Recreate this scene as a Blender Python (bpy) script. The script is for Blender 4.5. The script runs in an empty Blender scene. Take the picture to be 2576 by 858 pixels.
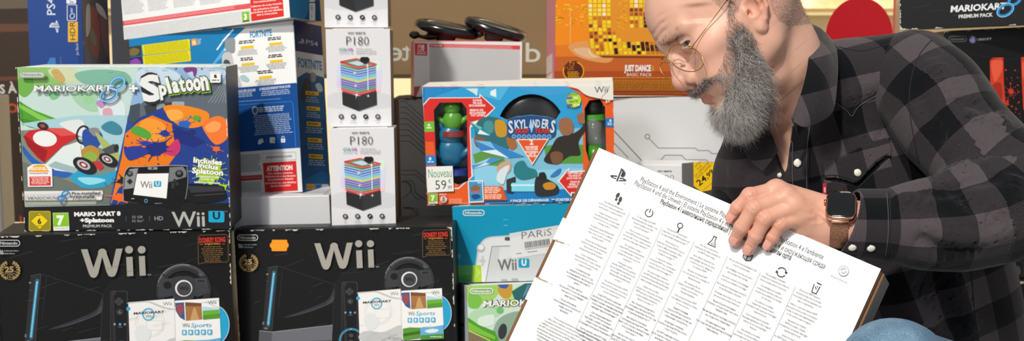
import bpy, bmesh, math, random
import numpy as np
from mathutils import Vector, Matrix
from mathutils.geometry import tessellate_polygon
R = random.Random(7)
scene = bpy.context.scene
COL = scene.collection
# ------------------------------------------------------------------ camera
F_PX = 2900.0
PITCH = math.radians(6.0)
CAM = Vector((0, 0, .88))
FW = Vector((0, math.cos(PITCH), -math.sin(PITCH)))
UP = Vector((0, math.sin(PITCH), math.cos(PITCH)))
RT = Vector((1, 0, 0))
def ray(px, py):
    return FW + RT * ((px - 1288) / F_PX) - UP * ((py - 429) / F_PX)
def W(px, py, d):
    """point seen at pixel (px,py) at distance d along the optical axis"""
    return CAM + ray(px, py) * d
def proj(p):
    q = Vector(p) - CAM
    z = q.dot(FW)
    return 1288 + F_PX * q.dot(RT) / z, 429 - F_PX * q.dot(UP) / z
# ------------------------------------------------------------------ colour / materials
def lin(c):
    return tuple((x / 12.92 if x <= .04045 else ((x + .055) / 1.055) ** 2.4) for x in c)
def hx(s):
    s = s.lstrip('#')
    if len(s) == 3: s = ''.join(c + c for c in s)
    return lin(tuple(int(s[i:i + 2], 16) / 255 for i in (0, 2, 4)))
MATS = {}
def mat(name, color='#ffffff', rough=.5, metal=0, spec=.5, coat=0, bump=0, bscale=300, var=0, vscale=8, trans=0, emit=None, estr=0, alpha=1, sss=0, sheen=0, ior=1.45):
    if name in MATS: return MATS[name]
    m = bpy.data.materials.new(name); m.use_nodes = True
    nt = m.node_tree; b = nt.nodes['Principled BSDF']
    c = hx(color) if isinstance(color, str) else color
    b.inputs['Base Color'].default_value = (*c, 1)
    b.inputs['Roughness'].default_value = rough
    b.inputs['Metallic'].default_value = metal
    b.inputs['Specular IOR Level'].default_value = spec
    b.inputs['Coat Weight'].default_value = coat
    b.inputs['Coat Roughness'].default_value = .15
    b.inputs['Transmission Weight'].default_value = trans
    b.inputs['IOR'].default_value = ior
    b.inputs['Alpha'].default_value = alpha
    if sss:
        b.inputs['Subsurface Weight'].default_value = sss
        b.inputs['Subsurface Radius'].default_value = (.012, .005, .003)
        b.inputs['Subsurface Scale'].default_value = .35
    if sheen:
        b.inputs['Sheen Weight'].default_value = sheen
    if emit:
        b.inputs['Emission Color'].default_value = (*hx(emit), 1); b.inputs['Emission Strength'].default_value = estr
    if bump or var:
        tc = nt.nodes.new('ShaderNodeTexCoord')
        if bump:
            n = nt.nodes.new('ShaderNodeTexNoise'); n.inputs['Scale'].default_value = bscale; n.inputs['Detail'].default_value = 3
            nt.links.new(tc.outputs['Object'], n.inputs['Vector'])
            bp = nt.nodes.new('ShaderNodeBump'); bp.inputs['Strength'].default_value = bump; bp.inputs['Distance'].default_value = .001
            nt.links.new(n.outputs['Fac'], bp.inputs['Height']); nt.links.new(bp.outputs['Normal'], b.inputs['Normal'])
        if var:
            n = nt.nodes.new('ShaderNodeTexNoise'); n.inputs['Scale'].default_value = vscale; n.inputs['Detail'].default_value = 4
            nt.links.new(tc.outputs['Object'], n.inputs['Vector'])
            mr = nt.nodes.new('ShaderNodeMapRange'); mr.inputs['From Min'].default_value = .3; mr.inputs['From Max'].default_value = .7
            mr.inputs['To Min'].default_value = 1 - var; mr.inputs['To Max'].default_value = 1 + var
            nt.links.new(n.outputs['Fac'], mr.inputs['Value'])
            mx = nt.nodes.new('ShaderNodeVectorMath'); mx.operation = 'SCALE'; mx.inputs[0].default_value = c
            nt.links.new(mr.outputs['Result'], mx.inputs['Scale']); nt.links.new(mx.outputs['Vector'], b.inputs['Base Color'])
    MATS[name] = m
    return m
def attr_mat(name, rough=.45, coat=0, spec=.5, metal=0, bump=0, bscale=250):
    if name in MATS: return MATS[name]
    m = mat(name, '#ffffff', rough, metal, spec, coat, bump, bscale)
    nt = m.node_tree; a = nt.nodes.new('ShaderNodeAttribute'); a.attribute_name = 'Col'
    nt.links.new(a.outputs['Color'], nt.nodes['Principled BSDF'].inputs['Base Color'])
    return m
INK = attr_mat('printed_ink', .42, 0, .32, 0, .12, 180)
FOIL = attr_mat('silver_foil', .34, 0, .5, .45)
GLOSS = attr_mat('glossy_sticker', .22, 0, .5)
# ------------------------------------------------------------------ object helpers
def empty(name, mw=None, label=None, cat=None, group=None):
    o = bpy.data.objects.new(name, None); COL.objects.link(o)
    o.empty_display_size = .05
    if mw is not None: o.matrix_world = mw
    if label: o['label'] = label
    if cat: o['category'] = cat
    if group: o['group'] = group
    return o
def tag(o, label, cat, group=None):
    o['label'] = label; o['category'] = cat
    if group: o['group'] = group
    return o
def link(name, me, mats, parent=None, smooth=False):
    o = bpy.data.objects.new(name, me); COL.objects.link(o)
    for m in (mats if isinstance(mats, (list, tuple)) else [mats]): me.materials.append(m)
    if parent is not None: o.parent = parent
    if smooth: me.polygons.foreach_set('use_smooth', [True] * len(me.polygons))
    return o
def mesh_np(name, v, f, mats, parent=None, smooth=True):
    me = bpy.data.meshes.new(name)
    v = np.asarray(v, np.float32); f = np.asarray(f, np.int32); k = f.shape[1]
    me.vertices.add(len(v)); me.vertices.foreach_set('co', v.ravel())
    me.loops.add(f.size); me.loops.foreach_set('vertex_index', f.ravel())
    me.polygons.add(len(f)); me.polygons.foreach_set('loop_start', np.arange(0, f.size, k, dtype=np.int32))
    me.polygons.foreach_set('loop_total', np.full(len(f), k, np.int32))
    me.update(calc_edges=True); me.validate()
    return link(name, me, mats, parent, smooth)
def bm_obj(name, bm, mats, parent=None, smooth=False, bevel=0, seg=2):
    if bevel:
        bmesh.ops.bevel(bm, geom=list(bm.edges), offset=bevel, segments=seg, affect='EDGES', profile=.5)
    me = bpy.data.meshes.new(name); bmesh.ops.recalc_face_normals(bm, faces=bm.faces); bm.to_mesh(me); bm.free()
    return link(name, me, mats, parent, smooth)
def box_bm(x0, x1, y0, y1, z0, z1, bm=None):
    bm = bm or bmesh.new()
    vs = [bm.verts.new((x, y, z)) for x in (x0, x1) for y in (y0, y1) for z in (z0, z1)]
    for q in ((0, 1, 3, 2), (4, 6, 7, 5), (0, 4, 5, 1), (2, 3, 7, 6), (0, 2, 6, 4), (1, 5, 7, 3)):
        bm.faces.new([vs[i] for i in q])
    return bm
def catmull(pts, n=6, closed=False):
    pts = [Vector(p) for p in pts]; out = []
    m = len(pts)
    rng = range(m) if closed else range(m - 1)
    for i in rng:
        g = (lambda k: pts[k % m]) if closed else (lambda k: pts[max(0, min(m - 1, k))])
        p0, p1, p2, p3 = g(i - 1), g(i), g(i + 1), g(i + 2)
        for k in range(n):
            t = k / n
            out.append(.5 * ((2 * p1) + (p2 - p0) * t + (2 * p0 - 5 * p1 + 4 * p2 - p3) * t * t + (3 * p1 - p0 - 3 * p2 + p3) * t ** 3))
    if not closed: out.append(pts[-1])
    return out
def tube_mesh(pts, rad, seg=10, closed=False):
    """verts, quads of a tube along 3D points; rad number or list"""
    pts = [Vector(p) for p in pts]; n = len(pts)
    if not isinstance(rad, (list, tuple)): rad = [rad] * n
    V, Fc = [], []
    up = None
    for i, p in enumerate(pts):
        a = pts[(i - 1) % n] if (closed or i > 0) else p
        b = pts[(i + 1) % n] if (closed or i < n - 1) else p
        t = (b - a).normalized()
        if up is None:
            up = t.orthogonal().normalized()
        else:
            up = (up - t * up.dot(t)).normalized()
        s = t.cross(up)
        for k in range(seg):
            an = 2 * math.pi * k / seg
            V.append(p + (up * math.cos(an) + s * math.sin(an)) * rad[i])
    m = n if closed else n - 1
    for i in range(m):
        for k in range(seg):
            a, b = i * seg + k, i * seg + (k + 1) % seg
            c, d = ((i + 1) % n) * seg + (k + 1) % seg, ((i + 1) % n) * seg + k
            Fc.append((a, b, c, d))
    if not closed:
        for e, base in ((0, 0), (1, (n - 1) * seg)):
            V.append(pts[0] if e == 0 else pts[-1]); c = len(V) - 1
            for k in range(seg):
                a, b = base + k, base + (k + 1) % seg
                Fc.append((c, b, a, a) if e == 0 else (c, a, b, b))
    return V, Fc
def tube(name, pts, rad, m, parent=None, seg=10, closed=False):
    V, Fc = tube_mesh(pts, rad, seg, closed)
    me = bpy.data.meshes.new(name)
    me.from_pydata([tuple(v) for v in V], [], [tuple(dict.fromkeys(f)) for f in Fc]); me.update()
    return link(name, me, m, parent, True)
# ------------------------------------------------------------------ fitting a real box to the corners the photo shows
def fit(corr, depth, T=.1, w0=.4, h0=.3, yaw0=0, roll0=0, pit0=0, syaw=.12, spit=.02, size=None, ssize=None, dz=0, dy=0):
    """corr: list of ((u,v,t),(px,py)), u,v in 0..1 over the front (v=0 bottom), t 0..1 over the thickness.
    returns (matrix, w, h): a rigid box, front face centre at distance depth."""
    cx = sum(c[1][0] for c in corr) / len(corr); cy = sum(c[1][1] for c in corr) / len(corr)
    c0 = W(cx, cy, depth)
    x = np.array([c0.x, c0.z, yaw0, pit0, roll0, w0, h0], float)
    def build(x):
        m = Matrix.Rotation(x[2], 4, 'Z') @ Matrix.Rotation(x[3], 4, 'X') @ Matrix.Rotation(x[4], 4, 'Y')
        q = Vector((x[0], 0, x[1]))
        # centre at distance depth
        q.y = (depth - (q - CAM).dot(FW)) / FW.y
        return Matrix.Translation(q) @ m
    def res(x):
        m = build(x); r = []
        for (u, v, t), (px, py) in corr:
            a, b = proj(m @ Vector(((u - .5) * x[5], t * T, (v - .5) * x[6])))
            r += [a - px, b - py]
        r += [(x[2] - yaw0) / syaw, (x[3] - pit0) / spit, (x[4] - roll0) / .2]
        if size: r += [(x[5] - size[0]) * 3000, (x[6] - size[1]) * 3000]
        elif ssize: r += [(x[5] - ssize[0]) * 300, (x[6] - ssize[1]) * 300]
        return np.array(r)
    lam = 1e-3
    r = res(x)
    for it in range(60):
        J = np.empty((len(r), 7))
        for k in range(7):
            y = x.copy(); y[k] += 1e-5
            J[:, k] = (res(y) - r) / 1e-5
        A = J.T @ J
        dx = np.linalg.solve(A + lam * np.diag(np.diag(A) + 1e-9), -J.T @ r)
        rn = res(x + dx)
        if rn @ rn < r @ r: x = x + dx; r = rn; lam *= .3
        else: lam *= 4
    m = Matrix.Translation((0, dy, dz)) @ build(x)
    w, h = x[5], x[6]
    base = m @ Matrix.Translation((0, 0, -h / 2))
    print('fit' + str(len(PANELS)) + ' at %.2f' % depth + ' yaw %.1f pitch %.1f roll %.1f w %.3f h %.3f rms %.1f' % (*np.degrees(x[2:5]), w, h, math.sqrt(float(r[:2*len(corr)] @ r[:2*len(corr)]) / len(corr))), 'z0 %.3f z1 %.3f y %.3f' % (base.translation.z, (m @ Vector((0, 0, h/2))).z, m.translation.y))
    return base, w, h
def front(tl, tr, bl, br=None):
    c = [((0, 1, 0), tl), ((1, 1, 0), tr), ((0, 0, 0), bl)]
    if br: c.append(((1, 0, 0), br))
    return c
# ------------------------------------------------------------------ printed panels
TEXTS = []
PANELS = []
EPS = .00005
def _text(s, bold, res=2):
    c = bpy.data.curves.new('glyphs', 'FONT'); c.body = s; c.resolution_u = res; c.offset = bold
    o = bpy.data.objects.new('glyphs', c); COL.objects.link(o)
    TEXTS.append((o, c)); return o
class Panel:
    """a printed sheet on one face of a thing. Marks are given where the photo shows them and carried on to the face's plane."""
    def __init__(s, root, mw, o, ex, ey, w, h, name='front_print', mats=(INK, FOIL, GLOSS), parent=None, lift=.0):
        s.parent = parent or root; s.inv = mw.inverted(); s.mw = mw; s.name = name; s.mats = mats; s.lift = lift
        s.o = Vector(o); s.ex = Vector(ex).normalized(); s.ey = Vector(ey).normalized(); s.n = s.ex.cross(s.ey)
        s.w, s.h = w, h; s.items = []; s.c = (0, 0, 1.0); s.lay = 0; s.mi = 0
        wo = mw @ s.o; wn = mw.to_3x3() @ s.n
        s.wo, s.wn = wo, wn
        s.sc = abs((wo - CAM).dot(FW)) / F_PX
        PANELS.append(s)
    def crop(s, x0, y0, k): s.c = (x0, y0, k); return s
    def uv(s, p):
        x, y = p[0] / s.c[2] + s.c[0], p[1] / s.c[2] + s.c[1]
        r = ray(x, y); t = (s.wo - CAM).dot(s.wn) / r.dot(s.wn)
        q = s.inv @ (CAM + r * t) - s.o
        return (q.dot(s.ex), q.dot(s.ey))
    def poly_uv(s, pts, col, n=1):
        s.lay += n
        s.items.append(('p', pts, None, hx(col) if isinstance(col, str) else col, s.mi, s.lay))
    def poly(s, pts, col): s.poly_uv([s.uv(p) for p in pts], col)
    def fill(s, col): s.poly_uv([(0, 0), (s.w, 0), (s.w, s.h), (0, s.h)], col)
    def blob(s, pts, col, n=6):
        s.poly([tuple(v)[:2] for v in catmull([(p[0], p[1], 0) for p in pts], n, True)], col)
    def rect(s, x0, y0, x1, y1, col): s.poly([(x0, y0), (x1, y0), (x1, y1), (x0, y1)], col)
    def _rr(s, x0, y0, x1, y1, r, ang=0):
        P = []
        for cx, cy, a in ((x1 - r, y0 + r, -90), (x1 - r, y1 - r, 0), (x0 + r, y1 - r, 90), (x0 + r, y0 + r, 180)):
            for k in range(6):
                t = math.radians(a + 18 * k); P.append((cx + r * math.cos(t), cy + r * math.sin(t)))
        if ang:
            mx, my = (x0 + x1) / 2, (y0 + y1) / 2; ca, sa = math.cos(math.radians(ang)), math.sin(math.radians(ang))
            P = [(mx + (x - mx) * ca - (y - my) * sa, my + (x - mx) * sa + (y - my) * ca) for x, y in P]
        return P
    def rrect(s, x0, y0, x1, y1, r, col, ang=0): s.poly(s._rr(x0, y0, x1, y1, r, ang), col)
    def rrline(s, x0, y0, x1, y1, r, w, col, ang=0): s.line(s._rr(x0, y0, x1, y1, r, ang), w, col, True)
    def ell(s, cx, cy, rx, ry, col, ang=0, n=36, a0=0, a1=360):
        ca, sa = math.cos(math.radians(ang)), math.sin(math.radians(ang)); P = []
        for k in range(n + (a1 - a0 < 360)):
            t = math.radians(a0 + (a1 - a0) * k / n); x, y = rx * math.cos(t), ry * math.sin(t)
            P.append((cx + x * ca - y * sa, cy + x * sa + y * ca))
        s.poly(P, col)
    def ring(s, cx, cy, rx, ry, w, col, ang=0, a0=0, a1=360, n=36):
        ca, sa = math.cos(math.radians(ang)), math.sin(math.radians(ang)); P = []
        full = a1 - a0 >= 360
        for k in range(n + (not full)):
            t = math.radians(a0 + (a1 - a0) * k / n); x, y = rx * math.cos(t), ry * math.sin(t)
            P.append((cx + x * ca - y * sa, cy + x * sa + y * ca))
        s.line(P, w, col, full)
    def line(s, pts, w, col, closed=False):
        """a stroke w (photo pixels of the current crop) wide"""
        P = [Vector((p[0], p[1])) for p in pts]
        n = len(P); L, Rr = [], []
        for i in range(n):
            a = P[i - 1] if (closed or i) else P[i]; b = P[(i + 1) % n] if (closed or i < n - 1) else P[i]
            d1 = (P[i] - a); d2 = (b - P[i])
            if d1.length < 1e-6: d1 = d2
            if d2.length < 1e-6: d2 = d1
            d1 = d1.normalized(); d2 = d2.normalized(); t = d1 + d2
            t = t.normalized() if t.length > 1e-6 else d1
            nn = Vector((-t.y, t.x)); k = 1 / max(.4, abs(nn.dot(Vector((-d1.y, d1.x)))))
            L.append(s.uv(P[i] + nn * (w / 2 * k))); Rr.append(s.uv(P[i] - nn * (w / 2 * k)))
        s.lay += 1
        V = L + Rr; Fc = []
        for i in range(n if closed else n - 1):
            j = (i + 1) % n; Fc.append((i, j, n + j, n + i))
        s.items.append(('m', V, Fc, hx(col) if isinstance(col, str) else col, s.mi, s.lay))
    def lines(s, segs, w, col):
        for g in segs: s.line(g, w, col); s.lay -= 1
        s.lay += 1
    def words(s, x, y, x2, y2, lh, col, h=None, ang=0, jag=0, dens=.8, cent=False):
        """grey texture of unreadable small print: dashes of word length, line after line"""
        h = h or lh * .45; V, Fc = [], []
        ca, sa = math.cos(math.radians(ang)), math.sin(math.radians(ang))
        yy = y
        while yy + h <= y2:
            xe = x2 - R.random() * jag * (x2 - x); xs = x
            if cent:
                d = (x2 - xe) / 2; xs = x + d; xe = x2 - d
            xx = xs
            while xx < xe - 2 * h:
                l = min(R.uniform(1.2, 5.5) * h, xe - xx)
                b = len(V)
                for (qx, qy) in ((xx, yy), (xx + l, yy), (xx + l, yy + h), (xx, yy + h)):
                    dx, dy = qx - x, qy - y
                    V.append(s.uv((x + dx * ca - dy * sa, y + dx * sa + dy * ca)))
                Fc.append((b, b + 1, b + 2, b + 3)); xx += l + h * (1 - dens + .5)
            yy += lh
        s.items.append(('m', V, Fc, hx(col), s.mi, s.lay + .5))
    def tx(s, t, p1, p2, h, col, bold=0, shear=0, hadj=True, lay=None):
        """text whose baseline runs from p1 to p2 (photo), caps h photo pixels tall"""
        a, b = Vector(s.uv(p1)), Vector(s.uv(p2)); o = _text(t, bold)
        lay = s.lay + .5
        s.items.append(('t', o, (a, b, None, h / s.c[2] * s.sc, shear, 0), hx(col) if isinstance(col, str) else col, s.mi, lay))
    def tl(s, t, p, h, col, bold=0, sx=1, align='l', shear=0, wpx=None, ang=0):
        """text aligned with the sheet, anchored at photo point p"""
        a = Vector(s.uv(p)); o = _text(t, bold)
        s.items.append(('t', o, (a, None, (sx, align, (wpx / s.c[2] * s.sc) if wpx else None), h / s.c[2] * s.sc, shear, ang), hx(col) if isinstance(col, str) else col, s.mi, s.lay + .5))
    def out(s, t, p1, p2, h, col, ocol, bold=.02, o=.05, **k):
        s.lay += 1; s.tx(t, p1, p2, h, ocol, bold + o, **k); s.lay += 1; s.tx(t, p1, p2, h, col, bold, **k)
    def build(s, dg):
        V, Fc, C, MI = [], [], [], []
        def add(vs, fs, col, mi, lay):
            z = s.lift + lay * EPS
            for f in fs:
                q = [vs[i] for i in f]
                if any(p[0] < 0 or p[0] > s.w or p[1] < 0 or p[1] > s.h for p in q):
                    for ax, lim, sg in ((0, 0, 1), (0, s.w, -1), (1, 0, 1), (1, s.h, -1)):
                        r = []
                        for i in range(len(q)):
                            a, b = q[i - 1], q[i]
                            da, db = (a[ax] - lim) * sg, (b[ax] - lim) * sg
                            if (da >= 0) != (db >= 0):
                                t = da / (da - db); r.append((a[0] + (b[0] - a[0]) * t, a[1] + (b[1] - a[1]) * t))
                            if db >= 0: r.append(b)
                        q = r
                        if len(q) < 3: break
                if len(q) < 3: continue
                base = len(V)
                for p in q: V.append(tuple(s.o + s.ex * p[0] + s.ey * p[1] + s.n * z))
                Fc.append(tuple(range(base, base + len(q)))); C.append((col, len(q))); MI.append(mi)
        for kind, a, b, col, mi, lay in s.items:
            if kind == 'p':
                tr = tessellate_polygon([[Vector((x, y, 0)) for x, y in a]])
                add(a, tr, col, mi, lay)
            elif kind == 'm':
                add(a, b, col, mi, lay)
            else:
                me = bpy.data.meshes.new_from_object(a.evaluated_get(dg))
                if not me.vertices: continue
                vs = [v.co.copy() for v in me.vertices]; fs = [tuple(p.vertices) for p in me.polygons]
                bpy.data.meshes.remove(me)
                x0 = min(v.x for v in vs); x1 = max(v.x for v in vs)
                p1, p2, opt, hm, sh, ang = b
                sy = hm / .682
                if opt is None:
                    d = (p2 - p1); wd = d.length; d.normalize(); sx = wd / max(1e-6, x1 - x0); off = 0
                else:
                    sx = sy * opt[0]
                    if opt[2]: sx = opt[2] / max(1e-6, x1 - x0)
                    d = Vector((math.cos(math.radians(ang)), math.sin(math.radians(ang))))
                    wd = (x1 - x0) * sx; off = {'l': 0, 'c': -wd / 2, 'r': -wd}[opt[1]]
                e = Vector((-d.y, d.x))
                q = [p1 + d * ((v.x - x0) * sx + off + v.y * sy * sh) + e * (v.y * sy) for v in vs]
                add([(v.x, v.y) for v in q], fs, col, mi, lay)
        me = bpy.data.meshes.new(s.name)
        me.from_pydata(V, [], Fc)
        ca = me.color_attributes.new('Col', 'FLOAT_COLOR', 'CORNER')
        arr = []
        for (c, n) in C: arr += [c[0], c[1], c[2], 1.0] * n
        ca.data.foreach_set('color', arr)
        o = link(s.name, me, list(s.mats), s.parent)
        me.polygons.foreach_set('material_index', MI); me.update()
        s.obj = o
        return o
def flush_panels():
    bpy.context.view_layer.update(); dg = bpy.context.evaluated_depsgraph_get()
    for p in PANELS: p.build(dg)
    for o, c in TEXTS:
        bpy.data.objects.remove(o)
        if c.users == 0: bpy.data.curves.remove(c)
# ------------------------------------------------------------------ cartons
def carton(name, label, cat, mw, w, h, T, color, group=None, rough=.45, bevel=.0018, edge=None, worn=0, seed=1, side=None, top=None, lid=True):
    """an Empty at the base centre of the front + the cardboard body. local x right, y back, z up"""
    root = empty(name, mw, label, cat, group)
    bm = box_bm(-w / 2, w / 2, 0, T, 0, h)
    mats = [mat('card_' + color.strip('#') + str(int(rough * 100)), color, rough, bump=.15, bscale=120)]
    for c in (side, top): mats.append(mat('card_' + (c or color).strip('#') + str(int(rough * 100)), c or color, rough, bump=.15, bscale=120))
    for f in bm.faces:
        n = f.normal if f.normal.length else f.calc_center_median()
    bm.normal_update()
    for f in bm.faces:
        c = f.calc_center_median()
        if abs(c.x) > w * .49: f.material_index = 1
        elif c.z > h * .99 or c.z < h * .01: f.material_index = 2
    body = bm_obj('carton', bm, mats, root, False, bevel)
    if lid:   # the tuck-in closing flap seen as a seam along the top, and the glued side seam
        bm = box_bm(-w / 2 + .012, w / 2 - .012, .010, T - .006, h - .0002, h + .0011)
        bm_obj('lid_flap', bm, mats[2], root, False, .0004, 1)
    fr = Panel(root, mw, (-w / 2, -.0003, 0), (1, 0, 0), (0, 0, 1), w, h)
    return root, body, fr
def side_panel(root, mw, w, h, T, name='side_print', right=True):
    if right: return Panel(root, mw, (w / 2 + .0003, 0, 0), (0, 1, 0), (0, 0, 1), T, h, name)
    return Panel(root, mw, (-w / 2 - .0003, T, 0), (0, -1, 0), (0, 0, 1), T, h, name)
def top_panel(root, mw, w, h, T, name='top_print'):
    return Panel(root, mw, (-w / 2, 0, h + .0015), (1, 0, 0), (0, 1, 0), w, T, name)
def worn_edges(p, col='#d8d4cc', seed=3, amt=1., wmax=.0026):
    """white card showing where the printed edge has rubbed off"""
    rr = random.Random(seed); w, h = p.w, p.h
    for (a, b, nx) in (((0, 0), (w, 0), (0, 1)), ((w, 0), (w, h), (-1, 0)), ((w, h), (0, h), (0, -1)), ((0, h), (0, 0), (1, 0))):
        L = math.hypot(b[0] - a[0], b[1] - a[1]); d = ((b[0] - a[0]) / L, (b[1] - a[1]) / L); t = 0
        while t < L:
            l = rr.uniform(.002, .02)
            if rr.random() < .55 * amt:
                n = 5; top = []
                for k in range(n + 1):
                    dep = 0 if k in (0, n) else rr.uniform(.15, 1) * wmax
                    u = min(L, t + l * k / n); top.append((a[0] + d[0] * u + nx[0] * dep, a[1] + d[1] * u + nx[1] * dep))
                p.poly_uv([(a[0] + d[0] * t, a[1] + d[1] * t)] + top + [(a[0] + d[0] * min(L, t + l), a[1] + d[1] * min(L, t + l))], col, 0)
            t += l
    p.lay += 1
    for (cx, cy) in ((0, 0), (w, 0), (w, h), (0, h)):
        pts = [(cx, cy)]
        sx = 1 if cx == 0 else -1; sy = 1 if cy == 0 else -1
        k = rr.uniform(.5, 1.3) * amt * wmax * 2.4
        p.poly_uv([(cx, cy), (cx + sx * k * 1.6, cy), (cx + sx * k * .6, cy + sy * k * .4), (cx + sx * k * .3, cy + sy * k * .8), (cx, cy + sy * k * 1.5)], col, 0)
    p.lay += 1
BLACKC = '#101113'
def nlogo(p, x0, y0, x1, y1, col, w=3):
    """the maker's word in a rounded outline"""
    hgt = y1 - y0
    p.rrline(x0, y0, x1, y1, hgt * .48, w, col)
    p.tx('Nintendo', (x0 + hgt * .38, y1 - hgt * .27), (x1 - hgt * .38, y1 - hgt * .27), hgt * .48, col, .02)
def wiiword(p, x0, yb, x1, h, col, bold=.0):
    p.tx('Wii', (x0, yb), (x1, yb), h, col, bold)
# ================================================================== the two black console cartons of the bottom row
fr_ = front((588.7, 580), (1136, 568.5), (603+2, 858))
mwR, wR, hR = fit([((0, 1, 0), (588.7, 580)), ((1, 1, 0), (1136, 568.5)), ((0, .27, 0), (603, 858)), ((1, .27, 0), (1148, 858))], 2.10, .13, .40, .285, -.01, size=None, ssize=(.40, .285), syaw=.015)
def black_art(p, cr=(580, 558, 2.86)):
    p.fill('#141517')
    p.crop(*cr)
    # soft printed backdrop
    p.blob([(760, 420), (1150, 300), (1500, 420), (1560, 800), (1150, 1200), (700, 1100)], '#1b1c1f')
    p.blob([(860, 560), (1150, 480), (1380, 560), (1400, 800), (1100, 950), (840, 900)], '#202125')
    # console standing upright
    p.poly([(268, 330), (338, 318), (300, 790), (228, 782)], '#2c2d31')
    p.poly([(338, 318), (748, 450), (733, 742), (300, 790)], '#151619')
    p.poly([(732, 600), (560, 665), (430, 695), (310, 720), (300, 790), (735, 742)], '#141517')
    p.blob([(380, 690), (560, 650), (735, 560), (742, 480), (700, 560), (560, 625)], '#34353c')
    p.blob([(420, 684), (560, 650), (730, 580), (738, 530), (690, 590), (560, 640)], '#44454e')
    p.line([(340, 318), (748, 450), (733, 745)], 3, '#3a3b40'); p.line([(376, 332), (345, 620)], 3, '#33343a')
    p.line([(338, 318), (298, 790)], 3, '#4a4b50'); p.line([(270, 330), (338, 318)], 3, '#55565b')
    p.line([(313, 368), (272, 738)], 26, '#2f6b8c'); p.ell(313, 364, 13, 13, '#2f6b8c'); p.ell(272, 741, 13, 13, '#2f6b8c')
    p.line([(313, 368), (272, 738)], 12, '#8fd0ea'); p.line([(315, 380), (275, 730)], 5, '#4eb1dc')
    p.rect(258, 372, 272, 382, '#8b8f80'); p.rect(262, 425, 274, 431, '#54565b'); p.rrect(230, 718, 244, 740, 3, '#6a6c72')
    wiiword(p, 244, 773, 268, 14, '#b9babd')
    p.poly([(208, 783), (300, 792), (290, 1060), (190, 1060)], '#55565e'); p.poly([(300, 792), (736, 742), (720, 1060), (290, 1060)], '#6d6e77')
    p.line([(208, 783), (300, 792), (736, 742)], 4, '#9b9ca4')
    p.poly([(300, 870), (726, 850), (720, 1060), (290, 1060)], '#4a4b52')
    # remote
    p.rrect(798, 428, 918, 1080, 18, '#34353a'); p.rrect(806, 436, 908, 1080, 14, '#1a1b1e')
    p.poly([(806, 450), (822, 450), (850, 1060), (826, 1060)], '#2e2f34')
    p.ell(824, 446, 11, 11, '#5b3a3c'); p.ell(824, 446, 6, 6, '#1a1b1e')
    p.rect(845, 475, 868, 527, '#3f4046'); p.rect(829, 489, 885, 513, '#3f4046'); p.ring(857, 501, 6, 6, 3, '#2a2b2f')
    p.ell(862, 571, 21, 19, '#4a4b51'); p.ell(862, 571, 16, 14, '#2c2d31'); p.tl('A', (862, 578), 14, '#9a9ba1', .02, 1, 'c')
    for x, cc in ((828, '#8a8b90'), (864, '#4eb1dc'), (896, '#8a8b90')): p.ell(x, 652, 8, 8, cc)
    p.rect(824, 647, 832, 649, '#e4e4e4'); p.words(850, 668, 880, 674, 7, '#8a8b90')
    p.ring(872, 852, 88, 86, 8, '#2f86ab'); p.ring(872, 852, 80, 78, 3, '#8fd0ea'); p.ell(868, 815, 17, 14, '#47484e'); p.ell(868, 860, 17, 14, '#47484e')
    p.ell(868, 770, 6, 6, '#6fbde0')
    # steering wheel
    p.ring(1287, 425, 160, 152, 46, '#2f3034', -4); p.ring(1285, 418, 166, 158, 20, '#4a4b50', -4, 190, 330); p.ring(1280, 415, 168, 160, 7, '#85868c', -4, 200, 290)
    p.poly([(1125, 350), (1215, 345), (1240, 400), (1240, 455), (1180, 470), (1115, 470)], '#3e3f44')
    p.poly([(1335, 345), (1440, 345), (1460, 440), (1380, 470), (1330, 450)], '#3e3f44')
    p.ell(1180, 392, 28, 25, '#1d1e21'); p.rrect(1373, 352, 1432, 376, 6, '#55565c'); p.rrect(1377, 355, 1428, 373, 5, '#2b2c30')
    p.blob([(1215, 345), (1287, 330), (1350, 345), (1365, 410), (1350, 480), (1287, 500), (1220, 480), (1205, 410)], '#3a3b40')
    p.ell(1287, 412, 57, 55, '#e9e9ea'); p.ell(1290, 414, 48, 47, '#45464b'); wiiword(p, 1258, 425, 1316, 27, '#17181a', .02)
    p.ell(1152, 322, 6, 6, '#111'); p.ell(1400, 320, 16, 10, '#55565c', 40)
    # first game case and its disc
    p.ell(1190, 650, 90, 130, '#d9d9da'); p.ring(1190, 650, 90, 130, 3, '#8c8d92')
    p.ell(1495, 655, 95, 128, '#29a7d6'); p.ring(1495, 655, 95, 128, 4, '#c9e4ef')
    p.poly([(920, 505), (1225, 480), (1234, 1010), (936, 1020)], '#f1f1f1')
    p.blob([(925, 507), (1050, 497), (1120, 520), (1170, 538), (1228, 548), (1228, 556), (1160, 548), (1105, 528), (1040, 505), (925, 514)], '#c5c7ca')
    p.ell(920, 548, 14, 14, '#3aa7d4'); p.tx('Wii', (1152, 528), (1208, 524), 25, '#6f7175')
    p.ring(1065, 640, 98, 95, 3, '#d4d6d8'); p.ring(1065, 640, 84, 82, 2, '#dcdee0'); p.rrline(1040, 625, 1150, 690, 8, 2, '#d5d6d8')
    p.ring(1053, 585, 36, 38, 10, '#57b4dc'); p.tx('MARIOKART', (955, 586), (1158, 574), 15, '#2b2c30', .03, .15); p.tx('Wii', (1034, 608), (1074, 604), 19, '#5d5f64')
    p.blob([(935, 800), (1000, 780), (1100, 790), (1232, 740), (1232, 850), (1100, 870), (940, 850)], '#c9cbcd')
    p.blob([(960, 700), (1010, 650), (1070, 700), (1050, 760), (990, 770)], '#e3e8ea')
    for i in range(12): p.line([(940 + i * 25, 870), (1030 + i * 10, 790)], 2, '#b5b7ba'); p.lay -= 1
    p.lay += 1
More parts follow.
